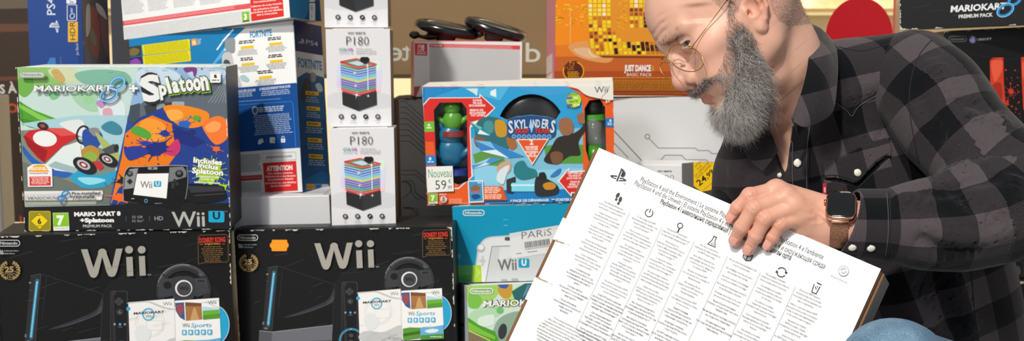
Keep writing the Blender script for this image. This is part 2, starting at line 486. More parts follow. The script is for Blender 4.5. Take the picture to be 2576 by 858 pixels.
    p.words(1140, 834, 1165, 845, 12, '#777'); p.rrline(1168, 832, 1228, 848, 6, 2, '#777'); p.words(1174, 837, 1222, 842, 8, '#777')
    # second game case
    p.poly([(1229, 494), (1522, 475), (1538, 836), (1240, 852)], '#f4f5f6')
    p.poly([(1231, 508), (1290, 504), (1296, 625), (1262, 605), (1234, 560)], '#3d5d94'); p.blob([(1238, 530), (1270, 520), (1286, 545), (1270, 590), (1250, 570)], '#a64b52')
    p.poly([(1297, 503), (1405, 510), (1412, 618), (1302, 627)], '#a9764a'); p.poly([(1330, 625), (1352, 540), (1366, 540), (1392, 620)], '#caa06c'); p.poly([(1297, 503), (1405, 509), (1406, 530), (1298, 528)], '#7b5030')
    p.poly([(1413, 552), (1523, 545), (1526, 610), (1416, 620)], '#6fb43c'); p.poly([(1413, 530), (1522, 545), (1523, 552), (1413, 560)], '#b8dcec'); p.poly([(1416, 590), (1526, 578), (1526, 610), (1416, 620)], '#5a9a34')
    p.blob([(1400, 506), (1450, 510), (1480, 530), (1522, 540), (1522, 533), (1490, 524), (1460, 506), (1430, 500)], '#dcdee0')
    p.tx('Wii', (1450, 520), (1504, 515), 25, '#6f7175')
    p.tx('Wii', (1280, 671), (1327, 669), 28, '#6f7175'); p.tx('Sports', (1334, 670), (1470, 667), 28, '#3aa7d4', .0, .25)
    for i in range(5):
        x = 1276 + i * 42; p.rrect(x, 687 - i, x + 32, 722 - i, 6, '#4eb1dc'); p.ell(x + 15, 702 - i, 7, 9, '#e8f4f8'); p.line([(x + 8, 716 - i), (x + 24, 708 - i)], 4, '#e8f4f8')
    p.poly([(1242, 765), (1290, 755), (1365, 757), (1366, 833), (1245, 848)], '#5d9c3a'); p.poly([(1243, 800), (1366, 780), (1366, 800), (1243, 822)], '#3c6e26')
    p.poly([(1367, 755), (1450, 752), (1532, 738), (1537, 836), (1370, 845)], '#6ab2dd'); p.poly([(1369, 812), (1537, 800), (1538, 836), (1370, 845)], '#4e9440'); p.blob([(1400, 780), (1450, 765), (1500, 772), (1480, 790), (1430, 795)], '#dfeff8')
    p.words(1440, 820, 1530, 828, 10, '#fff')
    # words and marks at the top
    nlogo(p, 56, 91, 201, 130, '#c9cacb', 5)
    p.poly([(60, 156), (72, 152), (78, 162), (88, 154), (96, 186), (64, 184)], '#9a9b9d'); p.words(96, 158, 196, 166, 14, '#8b8c8e', 7); p.words(96, 176, 170, 184, 14, '#8b8c8e', 7)
    p.tx('microprocessor', (98, 166), (197, 165), 10, '#9a9b9d'); p.tx('technology', (98, 184), (170, 183), 10, '#9a9b9d')
    p.mi = 1
    p.poly([(607, 152), (650, 150), (690, 275), (722, 178)] + [(722 + 27 - 30 * math.cos(a), 176 - 30 * math.sin(a)) for a in (.3, .9, 1.5, 2.1, 2.7)] + [(777, 178), (812, 275), (840, 148), (883, 146)] + [(846, 300), (832, 328), (812, 335), (790, 328), (776, 300), (748, 200), (722, 312), (708, 335), (692, 341), (672, 334), (660, 312)], '#bdbab2')
    for cx, x0, x1, y0, y1 in ((926, 908, 956, 203, 330), (1010, 992, 1038, 197, 327)):
        p.ell(cx, 154, 26, 25, '#bdbab2'); p.poly([(x0 - 1, y0), (x1 - 7, y0 - 3), (x1 - 1, y1 - 2), (x0 + 5, y1)], '#bdbab2')
    p.mi = 0
    p.tx('TM', (1047, 326), (1071, 325), 10, '#b8b8b8')
    g = '#a58a5c'
    for sgn in (-1, 1):
        for k in range(8):
            a = math.radians(60 - k * 17); x = 136 + sgn * 62 * math.cos(a); y = 290 - 58 * math.sin(a)
            p.ell(x, y, 14, 5.5, g, (math.degrees(-a) - 60) if sgn > 0 else 180 + 60 + math.degrees(a), 12); p.lay -= 1
            p.ell(x - sgn * 9, y + 4, 12, 4.5, g, (math.degrees(-a) - 20) if sgn > 0 else 200 + math.degrees(a), 12); p.lay -= 1
    p.lay += 1
    p.tx('25', (102, 303), (163, 302), 36, g, .05); p.tx('th', (166, 303), (178, 303), 9, g, .02); p.words(100, 311, 172, 316, 9, g); p.rrline(119, 322, 158, 352, 7, 3, g); p.words(128, 331, 150, 345, 8, g)
    br = '#7d5f35'
    p.line([(1386, 250), (1383, 72), (1398, 58), (1568, 52), (1582, 64), (1586, 225), (1572, 236), (1418, 240), (1386, 250)], 3, br)
    p.tx('DONKEY KONG', (1392, 108), (1566, 101), 32, '#d83a2e', .035); p.tx('Original Edition', (1427, 121), (1533, 118), 11, '#d69a3a', .02)
    p.line([(1395, 119), (1418, 118)], 2, '#d69a3a'); p.line([(1543, 116), (1562, 115)], 2, '#d69a3a')
    p.words(1403, 132, 1562, 236, 13.5, br, 6, -1, .35, cent=True)
def scratches(p, seed, n=26):
    rr = random.Random(seed)
    for i in range(n):
        x, y = rr.uniform(.05, .95) * p.w, rr.uniform(.1, .97) * p.h; a = rr.uniform(.1, .7); l = rr.uniform(.01, .05)
        k = rr.uniform(.0001, .0002)
        q = [(x, y), (x + l * math.cos(a), y + l * math.sin(a) * .5)]
        p.poly_uv([(q[0][0], q[0][1] - k), (q[1][0], q[1][1] - k), (q[1][0], q[1][1] + k), (q[0][0], q[0][1] + k)], '#54565a', 0)
    for i in range(60):
        x, y = rr.uniform(.02, .98) * p.w, rr.uniform(.05, .98) * p.h; k = rr.uniform(.0002, .0006)
        p.poly_uv([(x, y), (x + k, y), (x + k, y + k), (x, y + k)], '#77787a', 0)
    p.lay += 1
rootR, bR, pR = carton('console_carton', 'black console carton with large silver lettering and an orange blank sticker, right of its twin', 'box', mwR, wR, hR, .13, BLACKC, 'black console cartons of the bottom row', side='#1b1b1c', top='#202022')
black_art(pR); worn_edges(pR, seed=4, amt=.9); scratches(pR, 5)
st = Panel(rootR, mwR, (-wR / 2, -.0009, 0), (1, 0, 0), (0, 0, 1), wR, hR, 'price_sticker'); st.mi = 2; st.crop(580, 558, 2.86)
st.poly([(300, 130), (404, 130), (408, 138), (406, 148), (413, 152), (418, 165), (417, 178), (410, 186), (405, 190), (406, 203), (402, 211), (298, 211), (295, 203), (297, 192), (289, 186), (283, 176), (284, 162), (291, 152), (298, 148), (296, 138)], '#ff9d1e')
mwL, wL, hL = fit([((1, 1, 0), (577, 580)), ((0, 1, 0), (-15, 594)), ((1, .27, 0), (587, 858))], 2.03, .13, .42, .305, .20, syaw=.02, ssize=(.42, .305))
rootL, bL, pL = carton('console_carton', 'scratched black console carton with large silver lettering and no sticker, below the racing game carton', 'box', mwL, wL, hL, .13, BLACKC, 'black console cartons of the bottom row', side='#1b1b1c', top='#202022')
black_art(pL, (-24.5, 568.6, 2.643)); worn_edges(pL, seed=6, amt=.8); scratches(pL, 15, 34)
TWIN = []
# ================================================================== bright racing / ink game carton on the left
mw, w, h = fit(front((44, 171), (567, 172), (66, 583), (584, 577)), 2.01, .11, .36, .28, .06, dz=.002)
mwM, wM, hM = mw, w, h
root, body, p = carton('game_carton', 'bright carton with a racing kart picture beside orange paint splashes, on the left black carton', 'box', mw, w, h, .11, '#2a2c30', side='#23252b', top='#dfe6dd')
p.fill('#b9d4cd')
p.crop(0, 0, 2.86)
p.poly([(125, 490), (1000, 485), (800, 1480), (180, 1500)], '#c4dcd6')
p.blob([(125, 492), (400, 488), (560, 520), (480, 600), (300, 640), (200, 640), (130, 600)], '#8fc26f')
p.blob([(140, 560), (230, 560), (240, 640), (180, 700), (130, 660)], '#6fb04e')
p.blob([(350, 500), (520, 490), (600, 560), (500, 600), (400, 570)], '#cfd6b0'); p.blob([(370, 510), (420, 500), (470, 570), (440, 600), (390, 560)], '#c8a868')
p.blob([(540, 530), (700, 500), (900, 520), (940, 600), (760, 610), (600, 600)], '#7fb7a0')
p.blob([(560, 640), (700, 650), (760, 720), (700, 800), (600, 780), (520, 700)], '#a3cfae'); p.blob([(350, 660), (410, 650), (420, 700), (370, 715)], '#7cc08a'); p.blob([(600, 700), (660, 690), (670, 730), (620, 745)], '#9ccf9c')
p.blob([(700, 720), (820, 700), (900, 760), (880, 900), (760, 900)], '#d8e6ea')
p.blob([(740, 790), (800, 780), (810, 850), (760, 870)], '#d9a4b4'); p.blob([(690, 740), (720, 720), (760, 750), (730, 780)], '#c08cc0')
p.poly([(128, 720), (240, 790), (420, 860), (440, 960), (300, 920), (133, 850)], '#4f9e35'); p.poly([(130, 740), (300, 830), (420, 880), (430, 910), (300, 870), (130, 770)], '#86c653')
p.crop(0, 290, 2.86)
p.blob([(150, 20), (330, 60), (420, 20), (440, 70), (330, 100), (200, 80)], '#3f8d30')
p.poly([(148, 110), (880, 60), (790, 640), (176, 652)], '#7d8a80'); p.poly([(148, 60), (560, 0), (920, 0), (905, 130), (870, 300), (600, 180), (350, 120)], '#a8cfd8')
p.poly([(160, 330), (560, 500), (830, 470), (795, 640), (176, 652)], '#6d756d'); p.poly([(170, 560), (700, 600), (690, 640), (176, 652)], '#a9ada0')
p.blob([(500, 440), (600, 520), (760, 510), (840, 440), (830, 400), (700, 430), (560, 400)], '#2f9fc9'); p.blob([(560, 450), (640, 500), (760, 470), (700, 450)], '#8fdcee')
p.blob([(520, 410), (460, 450), (300, 400), (190, 300), (165, 220), (260, 320), (400, 385)], '#2b62b8')
p.poly([(330, 350), (455, 225), (560, 190), (640, 240), (600, 320), (545, 415), (400, 395)], '#dfe9ea'); p.poly([(340, 365), (520, 415), (545, 415), (560, 380), (400, 330)], '#9fb8bf')
p.poly([(170, 148), (210, 112), (330, 90), (500, 94), (575, 150), (450, 222), (320, 342), (265, 300), (200, 220)], '#c92a2e'); p.poly([(170, 148), (200, 220), (320, 342), (345, 255), (250, 200), (190, 150)], '#9e1c22')
p.poly([(330, 92), (500, 95), (560, 140), (440, 150)], '#dd5350')
p.ell(325, 168, 86, 56, '#eceeee', 8)
p.blob([(430, 60), (560, 30), (610, 60), (600, 150), (520, 120)], '#dfe4e6'); p.ring(600, 140, 45, 62, 14, '#26282c', 10)
p.blob([(600, 110), (700, 100), (740, 160), (700, 230), (610, 230)], '#2c4fa0'); p.blob([(640, 100), (700, 90), (720, 130), (680, 150)], '#8a8a86')
p.blob([(590, 250), (650, 215), (710, 245), (715, 300), (660, 330), (600, 310)], '#b98d3a'); p.blob([(600, 290), (650, 260), (700, 290), (690, 330), (640, 340)], '#8fb04a')
p.blob([(690, 120), (850, 270), (860, 330), (760, 260)], '#a8b96a'); p.poly([(735, 245), (820, 205), (855, 225), (850, 265), (770, 285)], '#4f5254'); p.ell(838, 236, 16, 30, '#2b2d30', 10)
p.poly([(670, 330), (720, 330), (752, 375), (720, 395), (660, 350)], '#c5343a')
for cx, cy, k in ((612, 362, 1.0), (782, 322, .8)):
    p.ell(cx, cy, 92 * k, 52 * k, '#232527', 28); p.ell(cx - 8, cy - 6, 52 * k, 30 * k, '#b9bcc0', 28); p.ell(cx - 8, cy - 6, 34 * k, 19 * k, '#8e2c34', 28); p.ell(cx - 8, cy - 6, 18 * k, 10 * k, '#d9dde0', 28)
p.ell(310, 75, 40, 26, '#2a2c2e', 15); p.ell(310, 75, 20, 13, '#a3483f', 15)
p.blob([(730, 85), (800, 40), (870, 80), (870, 130), (800, 130)], '#3f87a0')
p.poly([(570, 205), (582, 210), (592, 300), (575, 300)], '#e8e6df')
# price flag sticker printed on the front
p.poly([(200, 375), (240, 350), (340, 350), (378, 380), (382, 512), (205, 514)], '#e9eef2')
p.blob([(215, 395), (250, 360), (320, 358), (350, 395), (350, 405), (215, 405)], '#f0a838'); p.words(225, 372, 340, 395, 12, '#fff4d8', 8)
p.tx('KARAOKE', (245, 422), (348, 420), 10, '#b53a3a', .03); p.words(215, 413, 242, 420, 10, '#999', 7)
p.poly([(215, 440), (368, 438), (370, 504), (217, 506)], '#d33531'); p.words(222, 444, 364, 504, 11, '#f3c4c0', 6, 0, .2, cent=True)
p.poly([(178, 545), (740, 540), (746, 560), (736, 606), (182, 608)], '#e3e4e2')
p.poly([(178, 608), (736, 606), (734, 612), (180, 616)], '#9da09b')
# right hand scene: ink
p.crop(0, 0, 2.86)
p.poly([(1000, 488), (1622, 488), (1670, 1795), (1640, 1800), (790, 1470)], '#2c4f9e')
p.poly([(1000, 488), (1620, 488), (1630, 760), (940, 760)], '#8fb3d8'); p.blob([(1010, 500), (1200, 492), (1300, 560), (1100, 640), (990, 600)], '#c9dced'); p.blob([(1350, 500), (1600, 500), (1610, 560), (1450, 600)], '#b7cfe6')
p.blob([(1325, 488), (1415, 488), (1412, 545), (1398, 550), (1388, 515), (1360, 520), (1340, 520)], '#7a3f86'); p.ell(1270, 494, 8, 7, '#7a3f86'); p.ell(1455, 496, 7, 7, '#7a3f86')
p.poly([(1000, 760), (1100, 680), (1300, 640), (1560, 560), (1632, 620), (1635, 900), (1000, 900)], '#5f6a74'); 
for i in range(6): p.line([(1500 + 25 * i, 740), (1625, 560 + 22 * i)], 5, '#8b959c'); p.lay -= 1
p.lay += 1
p.poly([(940, 760), (1010, 740), (1010, 880), (930, 880)], '#43505a'); p.poly([(1040, 760), (1260, 730), (1270, 800), (1060, 840)], '#3a4046')
p.rrect(1130, 745, 1190, 790, 8, '#8f9598'); p.rrect(1240, 730, 1330, 800, 8, '#a3a9ac')
p.crop(0, 290, 2.86)
p.poly([(905, 130), (1000, 20), (1180, -60), (1645, 100), (1650, 620), (800, 640)], '#23408e')
p.poly([(905, 130), (1010, 40), (1100, 0), (1240, 60), (1300, 240), (1200, 380), (1000, 420), (860, 520), (800, 640), (880, 300)], '#ea7a1a')
p.blob([(1180, -60), (1330, -70), (1500, -20), (1480, 60), (1380, 90), (1270, 60)], '#f08a22'); p.blob([(1200, -30), (1290, -40), (1320, 10), (1240, 40)], '#f7ab4a')
p.poly([(1240, 70), (1300, 90), (1480, 190), (1400, 230), (1260, 190)], '#1f2f7c')
p.blob([(1460, 60), (1540, 10), (1600, 10), (1645, 60), (1640, 160), (1560, 210), (1490, 140)], '#f27a34'); p.blob([(1480, 80), (1540, 40), (1590, 60), (1570, 110), (1500, 120)], '#f9a25a')
p.blob([(1010, 60), (1080, 20), (1180, 60), (1210, 150), (1110, 190), (1020, 160)], '#f59b33'); p.blob([(950, 90), (1010, 80), (1090, 130), (1070, 170), (960, 130)], '#55a33c'); p.blob([(1110, 230), (1200, 230), (1280, 170), (1300, 250), (1240, 290)], '#c8356e')
def splat(p, cx, cy, r, n, col, seed, ry=1., spike=.9):
    rr = random.Random(seed); pts = []; tips = []
    for k in range(n):
        a = 2 * math.pi * (k + rr.uniform(-.3, .3)) / n
        if k % 2:
            e = rr.random(); rad = r * (1 + spike * e * e)
            for da, m in ((-.42, .62), (-.16, .98), (.16, .98), (.42, .62)):
                aa = a + da * 3.1 / n; q = rad * (m if e > .2 else .95); pts.append((cx + q * math.cos(aa), cy + q * ry * math.sin(aa)))
            if e > .45 and spike > .5: tips.append((a, rad * rr.uniform(1.12, 1.5), r * rr.uniform(.06, .14)))
        else: pts.append((cx + r * rr.uniform(.68, .85) * math.cos(a), cy + r * .8 * ry * math.sin(a)))
    p.blob(pts, col, 4)
    for a, q, k in tips: p.ell(cx + q * math.cos(a), cy + q * ry * math.sin(a), k, k, col, 0, 12); p.lay -= 1
splat(p, 1130, 240, 95, 22, '#1f2f7c', 3, .7); splat(p, 980, 280, 45, 16, '#1f2f7c', 5, .6); splat(p, 1190, 130, 40, 14, '#263a90', 8, .8); splat(p, 1330, 60, 55, 18, '#2a62c0', 6, .6); splat(p, 1380, 120, 35, 14, '#23306e', 12, .6)
splat(p, 1560, 240, 30, 12, '#e86a20', 9, .8); splat(p, 900, 470, 60, 16, '#20242c', 15, .5); splat(p, 1420, 20, 35, 14, '#5aa53c', 17, .7); splat(p, 1050, 200, 45, 14, '#2a3fa8', 27, .5)
splat(p, 880, 590, 70, 16, '#ee6a24', 25, .5)
p.blob([(900, 240), (1000, 220), (1080, 260), (1010, 300), (930, 320)], '#2a3d96')
splat(p, 1510, 400, 125, 30, '#a8cf1e', 11, .85, .45); splat(p, 1600, 520, 40, 14, '#a8cf1e', 21, .9)
for t, x0, x1, y, hh in (('Includes', 1395, 1600, 350, 36), ('Inclus', 1428, 1572, 384, 34), ('Splatoon', 1385, 1608, 425, 38)):
    p.out(t, (x0, y - 14), (x1, y + 6), hh, '#f6f7f2', '#4d6b1c', .04, .05)
for t, x0, x1, y in (('Download Code', 1415, 1580, 448), ('Code de', 1448, 1545, 466), ('téléchargement', 1400, 1588, 490)):
    p.tx(t, (x0, y - 6), (x1, y + 2), 14, '#e9efe0', .035)
# handheld screen and console
p.blob([(1345, 500), (1470, 495), (1600, 505), (1622, 540), (1620, 605), (1420, 632), (1340, 622)], '#17181b'); p.poly([(1350, 505), (1598, 510), (1622, 540), (1380, 555)], '#35373c'); p.line([(1400, 575), (1618, 560)], 5, '#4a4c52')
p._gp = [(925, 372), (1000, 366), (1320, 356), (1352, 385), (1358, 470), (1340, 600), (1310, 655), (1270, 668), (930, 620), (892, 585), (896, 440)]
p.blob(p._gp, '#a5a8ab', 4); p.blob([(x * .985 + 17, y * .98 + 12) for x, y in p._gp], '#141517', 4)
p.poly([(905, 440), (940, 385), (1000, 378), (970, 520), (898, 530)], '#8e9194'); p.poly([(1225, 372), (1320, 366), (1345, 400), (1345, 440), (1215, 480)], '#77797c')
p.poly([(990, 416), (1222, 412), (1205, 598), (962, 570)], '#f2f3f4'); p.line([(990, 416), (1222, 412), (1205, 598), (962, 570)], 5, '#2a2b2e', True)
p.tx('Wii', (1015, 518), (1100, 522), 48, '#77797c', .01); p.rrect(1112, 470, 1166, 512, 8, '#2ba5cf'); p.tx('U', (1126, 503), (1154, 503), 28, '#f2f3f4', .02)
p.ell(940, 418, 23, 21, '#2a2b2e'); p.ell(940, 414, 13, 12, '#6a6c70'); p.ell(1295, 418, 29, 27, '#1c1d20'); p.ell(1293, 412, 16, 14, '#5a5c60')
p.rect(932, 455, 948, 492, '#26272a'); p.rect(922, 466, 958, 481, '#26272a')
for a in ((1262, 465), (1250, 490), (1280, 490), (1250, 512)): p.ell(a[0], a[1], 11, 10, '#2b2c30'); p.ring(a[0], a[1], 11, 10, 2, '#4c4e52')
p.rrect(1070, 370, 1140, 388, 8, '#8e9194'); p.ell(1104, 378, 8, 7, '#333'); p.ring(1057, 612, 10, 12, 4, '#5fb7dd'); p.words(952, 594, 985, 602, 10, '#ccc'); p.words(1120, 628, 1190, 634, 10, '#999')
p.poly([(176, 656), (900, 640), (935, 622), (1270, 670), (1345, 622), (1420, 634), (1668, 625), (1690, 860), (185, 860)], '#1b1b1d')
p.blob(p._gp[5:9] + [(1100, 640)], '#141517', 3)
# band of words
p.rrect(216, 684, 374, 830, 12, '#9c8e22'); p.rrline(219, 687, 371, 827, 12, 4, '#c9b93a'); p.poly([(230, 757), (294, 697), (356, 755), (296, 816)], '#f0d21c'); p.line([(230, 757), (294, 697), (356, 755), (296, 816)], 3, '#6d6213', True)
p.tl('6', (294, 777), 38, '#26230c', .03, 1, 'c'); p.words(272, 712, 318, 722, 12, '#6d6213', 6); p.words(276, 788, 314, 796, 12, '#6d6213', 5)
p.poly([(389, 698), (500, 696), (508, 824), (394, 826)], '#eef0ea'); p.poly([(391, 700), (498, 698), (504, 794), (395, 798)], '#86c32a'); p.tl('7', (446, 782), 62, '#f4f8ec', .06, 1, 'c'); p.tx('www.pegi.info', (402, 813), (500, 811), 9, '#8a8c88')
p.tx('MARIO KART 8', (543, 722), (876, 716), 28, '#f1f1f1', .05); p.tx('+Splatoon', (585, 765), (828, 763), 28, '#f1f1f1', .055); p.tx('PREMIUM PACK', (606, 803), (814, 801), 20, '#e1e1e1')
p.line([(915, 722), (915, 760)], 3, '#2b6d86'); p.line([(1082, 720), (1082, 757)], 3, '#2b6d86'); p.tx('32 GB', (957, 736), (1033, 735), 17, '#9fa1a3'); p.tx('32 Go*', (957, 764), (1042, 763), 17, '#9fa1a3'); p.tx('HD', (1120, 752), (1180, 751), 30, '#a8aaac')
p.tx('Wii', (1245, 797), (1482, 793), 106, '#b3b3b1', .015); p.rrect(1506, 684, 1620, 766, 14, '#17a5d1'); p.rect(1506, 684, 1540, 700, '#17a5d1'); p.tx('U', (1537, 742), (1590, 742), 50, '#16222a', .04); p.tx('TM', (1622, 693), (1642, 692), 9, '#999')
p.crop(0, 290, 2.86); p.out('MARIOKART', (195, 588), (452, 584), 20, '#e9ebec', '#4a4e52', .02, .035, shear=.2); p.tx('Pre-installed', (527, 568), (732, 564), 19, '#26282a', .03); p.tx('Préinstallé', (517, 594), (690, 591), 19, '#26282a', .03)
p.ring(478, 560, 26, 16, 11, '#2a86c6', -40); p.ring(452, 594, 28, 17, 11, '#2a86c6', -40)
p.crop(0, 0, 2.86)
p.ring(853, 600, 52, 36, 22, '#3f95cf', -35); p.ring(790, 680, 60, 38, 22, '#2f7fc2', -25); p.ring(853, 600, 56, 40, 5, '#bfe0f2', -35); p.ring(790, 680, 64, 42, 5, '#bfe0f2', -25)
p.out('MARIOKART', (255, 655), (815, 653), 40, '#eef0f1', '#4a4e56', .02, .045, shear=.12)
p.out('+', (938, 668), (1000, 668), 66, '#eef0f1', '#4a4e56', .04, .04)
p.out('S', (1040, 730), (1190, 700), 165, '#e9eaec', '#2b2c30', .05, .07); p.lay += 1
for (t, x0, x1, y, hh) in (('p', 1158, 1212, 682, 95), ('l', 1222, 1246, 668, 105), ('a', 1252, 1300, 662, 105), ('t', 1304, 1346, 656, 105), ('o', 1348, 1404, 652, 112), ('o', 1402, 1458, 648, 118), ('n', 1458, 1512, 645, 128)):
    p.tx(t, (x0 - 4, y + 8), (x1 + 10, y), hh, '#8fc23a', .10, .0)
p.lay += 1
for (t, x0, x1, y, hh) in (('p', 1158, 1212, 682, 95), ('l', 1222, 1246, 668, 105), ('a', 1252, 1300, 662, 105), ('t', 1304, 1346, 656, 105), ('o', 1348, 1404, 652, 112), ('o', 1402, 1458, 648, 118), ('n', 1458, 1512, 645, 128)):
    p.tx(t, (x0 - 4, y + 2), (x1 + 4, y - 4), hh, '#26272a', .09, .0)
p.lay += 1
for (t, x0, x1, y, hh) in (('p', 1158, 1212, 682, 95), ('l', 1222, 1246, 668, 105), ('a', 1252, 1300, 662, 105), ('t', 1304, 1346, 656, 105), ('o', 1348, 1404, 652, 112), ('o', 1402, 1458, 648, 118), ('n', 1458, 1512, 645, 128)):
    p.tx(t, (x0, y), (x1, y - 6), hh, '#eceded', .045, .0)
p.lay += 1
p.rrect(1518, 515, 1594, 593, 8, '#f3f3f2'); p.tl('a', (1557, 557), 30, '#222', .05, 1, 'c'); p.words(1530, 572, 1584, 580, 10, '#444', 7)
for k, cc in enumerate(('#d33', '#e8912a', '#3a9a4a', '#2f86c6', '#7a4aa8')): p.ell(1528 + 14 * k, 524, 3, 3, cc)
p.rrect(150, 512, 334, 560, 22, '#c9d3c6'); nlogo(p, 154, 516, 330, 556, '#7c8a84', 5)
worn_edges(p, '#e9e9e4', 8, .6, .0015)
# ================================================================== white speaker cartons, a column of three
T_P = .105
def speaker_art(p):
    p.fill('#e2e2e6'); p.crop(560, 0, 2.86)
    p.blob([(760, 690), (860, 660), (980, 655), (1110, 665), (1210, 690), (1208, 770), (1000, 790), (760, 770)], '#d6d7dc')
    # coloured light spill printed round the picture
    for cx, cy, rx, ry, cc in ((850, 545, 30, 100, '#d5dcf3'), (1118, 520, 30, 90, '#d7def2'), (1112, 470, 26, 40, '#dbeee0'), (845, 600, 25, 45, '#dccff0'), (1116, 600, 24, 45, '#e0d6f2'), (870, 648, 40, 22, '#f2d3d6'), (1100, 648, 38, 20, '#f1cfd4')):
        p.ell(cx, cy, rx, ry, cc)
    p.poly([(846, 445), (960, 420), (1102, 455), (1104, 655), (970, 700), (858, 660)], '#c9d6ea')
    cols = ['#2f9a4e', '#3e6fc4', '#2f62c9', '#3f8fd8', '#5fc3dc', '#c9d64a', '#7a52b8', '#6a4fb0', '#4a58c4', '#2fa05a', '#c94a4e']
    for i, cc in enumerate(cols):
        y = 470 + i * 17
        p.line([(848 + i * .6, y), (975, y + 32), (1103, y + 2)], 12, cc)
        p.line([(848 + i * .6, y + 4), (975, y + 36), (1103, y + 6)], 3, tuple(x * .5 + .42 for x in hx(cc)))
    p.line([(848, 446), (962, 424), (1100, 460), (975, 488), (848, 446)], 11, '#d43b3f'); p.line([(880, 447), (965, 431), (1060, 458), (975, 476), (880, 447)], 5, '#3da860')
    p.line([(848, 452), (975, 492), (1102, 466)], 5, '#e97b7c')
    p.line([(1045, 470), (1047, 650)], 7, '#dfe9f4')
    p.poly([(860, 662), (970, 692), (980, 798), (864, 752)], '#262729'); p.poly([(970, 692), (1106, 657), (1110, 752), (980, 798)], '#323335')
    for k in range(13): p.line([(866 + k * 8.5, 668 + k * 2.3), (869 + k * 8.5, 750 + k * 3.4)], 1.5, '#3a3b3e'); p.lay -= 1
    for k in range(14): p.line([(985 + k * 9, 692 - k * 2.3), (989 + k * 9, 790 - k * 3)], 1.5, '#3f4043'); p.lay -= 1
    p.lay += 1
    p.line([(862, 655), (972, 686), (1104, 650)], 9, '#d8343b')
    p.rrect(990, 410, 1055, 448, 15, '#1d1e20'); p.rrect(1010, 445, 1050, 458, 5, '#2c2d30')
    for cx, cy, r in ((965, 684, 34), (958, 618, 22), (952, 527, 22), (1042, 470, 26), (1048, 690, 16)):
        for a in (12, 102, 60, 150):
            k = 1 if a in (12, 102) else .45; q = math.radians(a); u = Vector((math.cos(q), math.sin(q))) * r * k; v = Vector((-u.y, u.x)).normalized() * 1.8
            c = Vector((cx, cy)); p.poly([tuple(c - u), tuple(c - v), tuple(c + u), tuple(c + v)], '#fbf3f6'); p.lay -= 1
        p.lay += 1; p.ell(cx, cy, r * .16, r * .16, '#ffffff')
    p.tx('on·earz', (902, 243), (1028, 243), 17, '#242527', .01); p.tx('P180', (891, 325), (1052, 325), 62, '#2e2f32', -.018)
    for t, x, cc in (('C', 840, '#3f8f86'), ('O', 860, '#3fa07a'), ('L', 884, '#4a72b8'), ('O', 899, '#8a55b0'), ('R', 924, '#c94a9a')): p.tl(t, (x, 366), 20, cc, .015, .95)
    for t, x, cc in zip('CHANGING', (840, 852, 865, 879, 894, 908, 922, 930), ('#3f8f86', '#3fa07a', '#3f9a8a', '#4a72b8', '#6a62b8', '#8a55b0', '#b04aa8', '#c94a9a')): p.tl(t, (x, 386), 10, cc, .0, .95)
    for t, x1, y in (('Wireless Speaker', 1076, 357), ('Haut-parleur sans fil', 1104, 373), ('Draadloze luidspreker', 1108, 388)): p.tx(t, (963, y - 1), (x1, y), 8.5, '#66686c')
    for i, (x, a, b) in enumerate(((854, '8 W', 'Max'), (942, 'Wireless', 'connectivity'), (1030, 'AUX-IN', '3.5mm'), (1117, 'Handsfree', 'Calls'))):
        p.ell(x, 838, 18, 17, '#28292c'); p.ring(x, 838, 8, 8, 2.4, '#e6e6e8') if i in (1, 3) else p.line([(x - 7, 844), (x + 7, 831)], 4, '#e6e6e8') if i == 2 else p.ring(x, 838, 7, 9, 2.4, '#e6e6e8')
        p.ell(x, 838, 3, 4, '#e6e6e8'); p.tl(a, (x, 872), 7, '#77797d', 0, .95, 'c'); p.tl(b, (x, 886), 7, '#77797d', 0, .95, 'c')
mw, w, h = fit(front((819, 71), (978.5, 74.5), (825, 318.5), (987, 318)), 2.118, T_P, .118, .183, .05, syaw=.004)
mwP, wP, hP = mw, w, h
rootP, bP, pP = carton('speaker_carton', 'white speaker carton with a glowing striped tower picture, middle of the column of three', 'box', mw, w, h, T_P, '#e4e4e7', 'white speaker cartons in a column', side='#6e5a48')
speaker_art(pP)
for nm, cr, lab in (('b', front((828.5, 322), (988.5, 323), (834.5, 569.5), (998.5, 569)), 'white speaker carton with a glowing striped tower picture, lowest of the column of three'),
                ('t', front((812, -179), (972, -177), (819, 68), (975, 70)), 'white speaker carton cut by the upper edge, topmost of the column of three')):
    m2, w2, h2 = fit(cr, 2.107 if nm == 'b' else 2.128, T_P, w, h, .05, syaw=.004, size=(w, h))
    r2 = empty('speaker_carton', m2, lab, 'box', 'white speaker cartons in a column')
    TWIN.append((bP, r2))
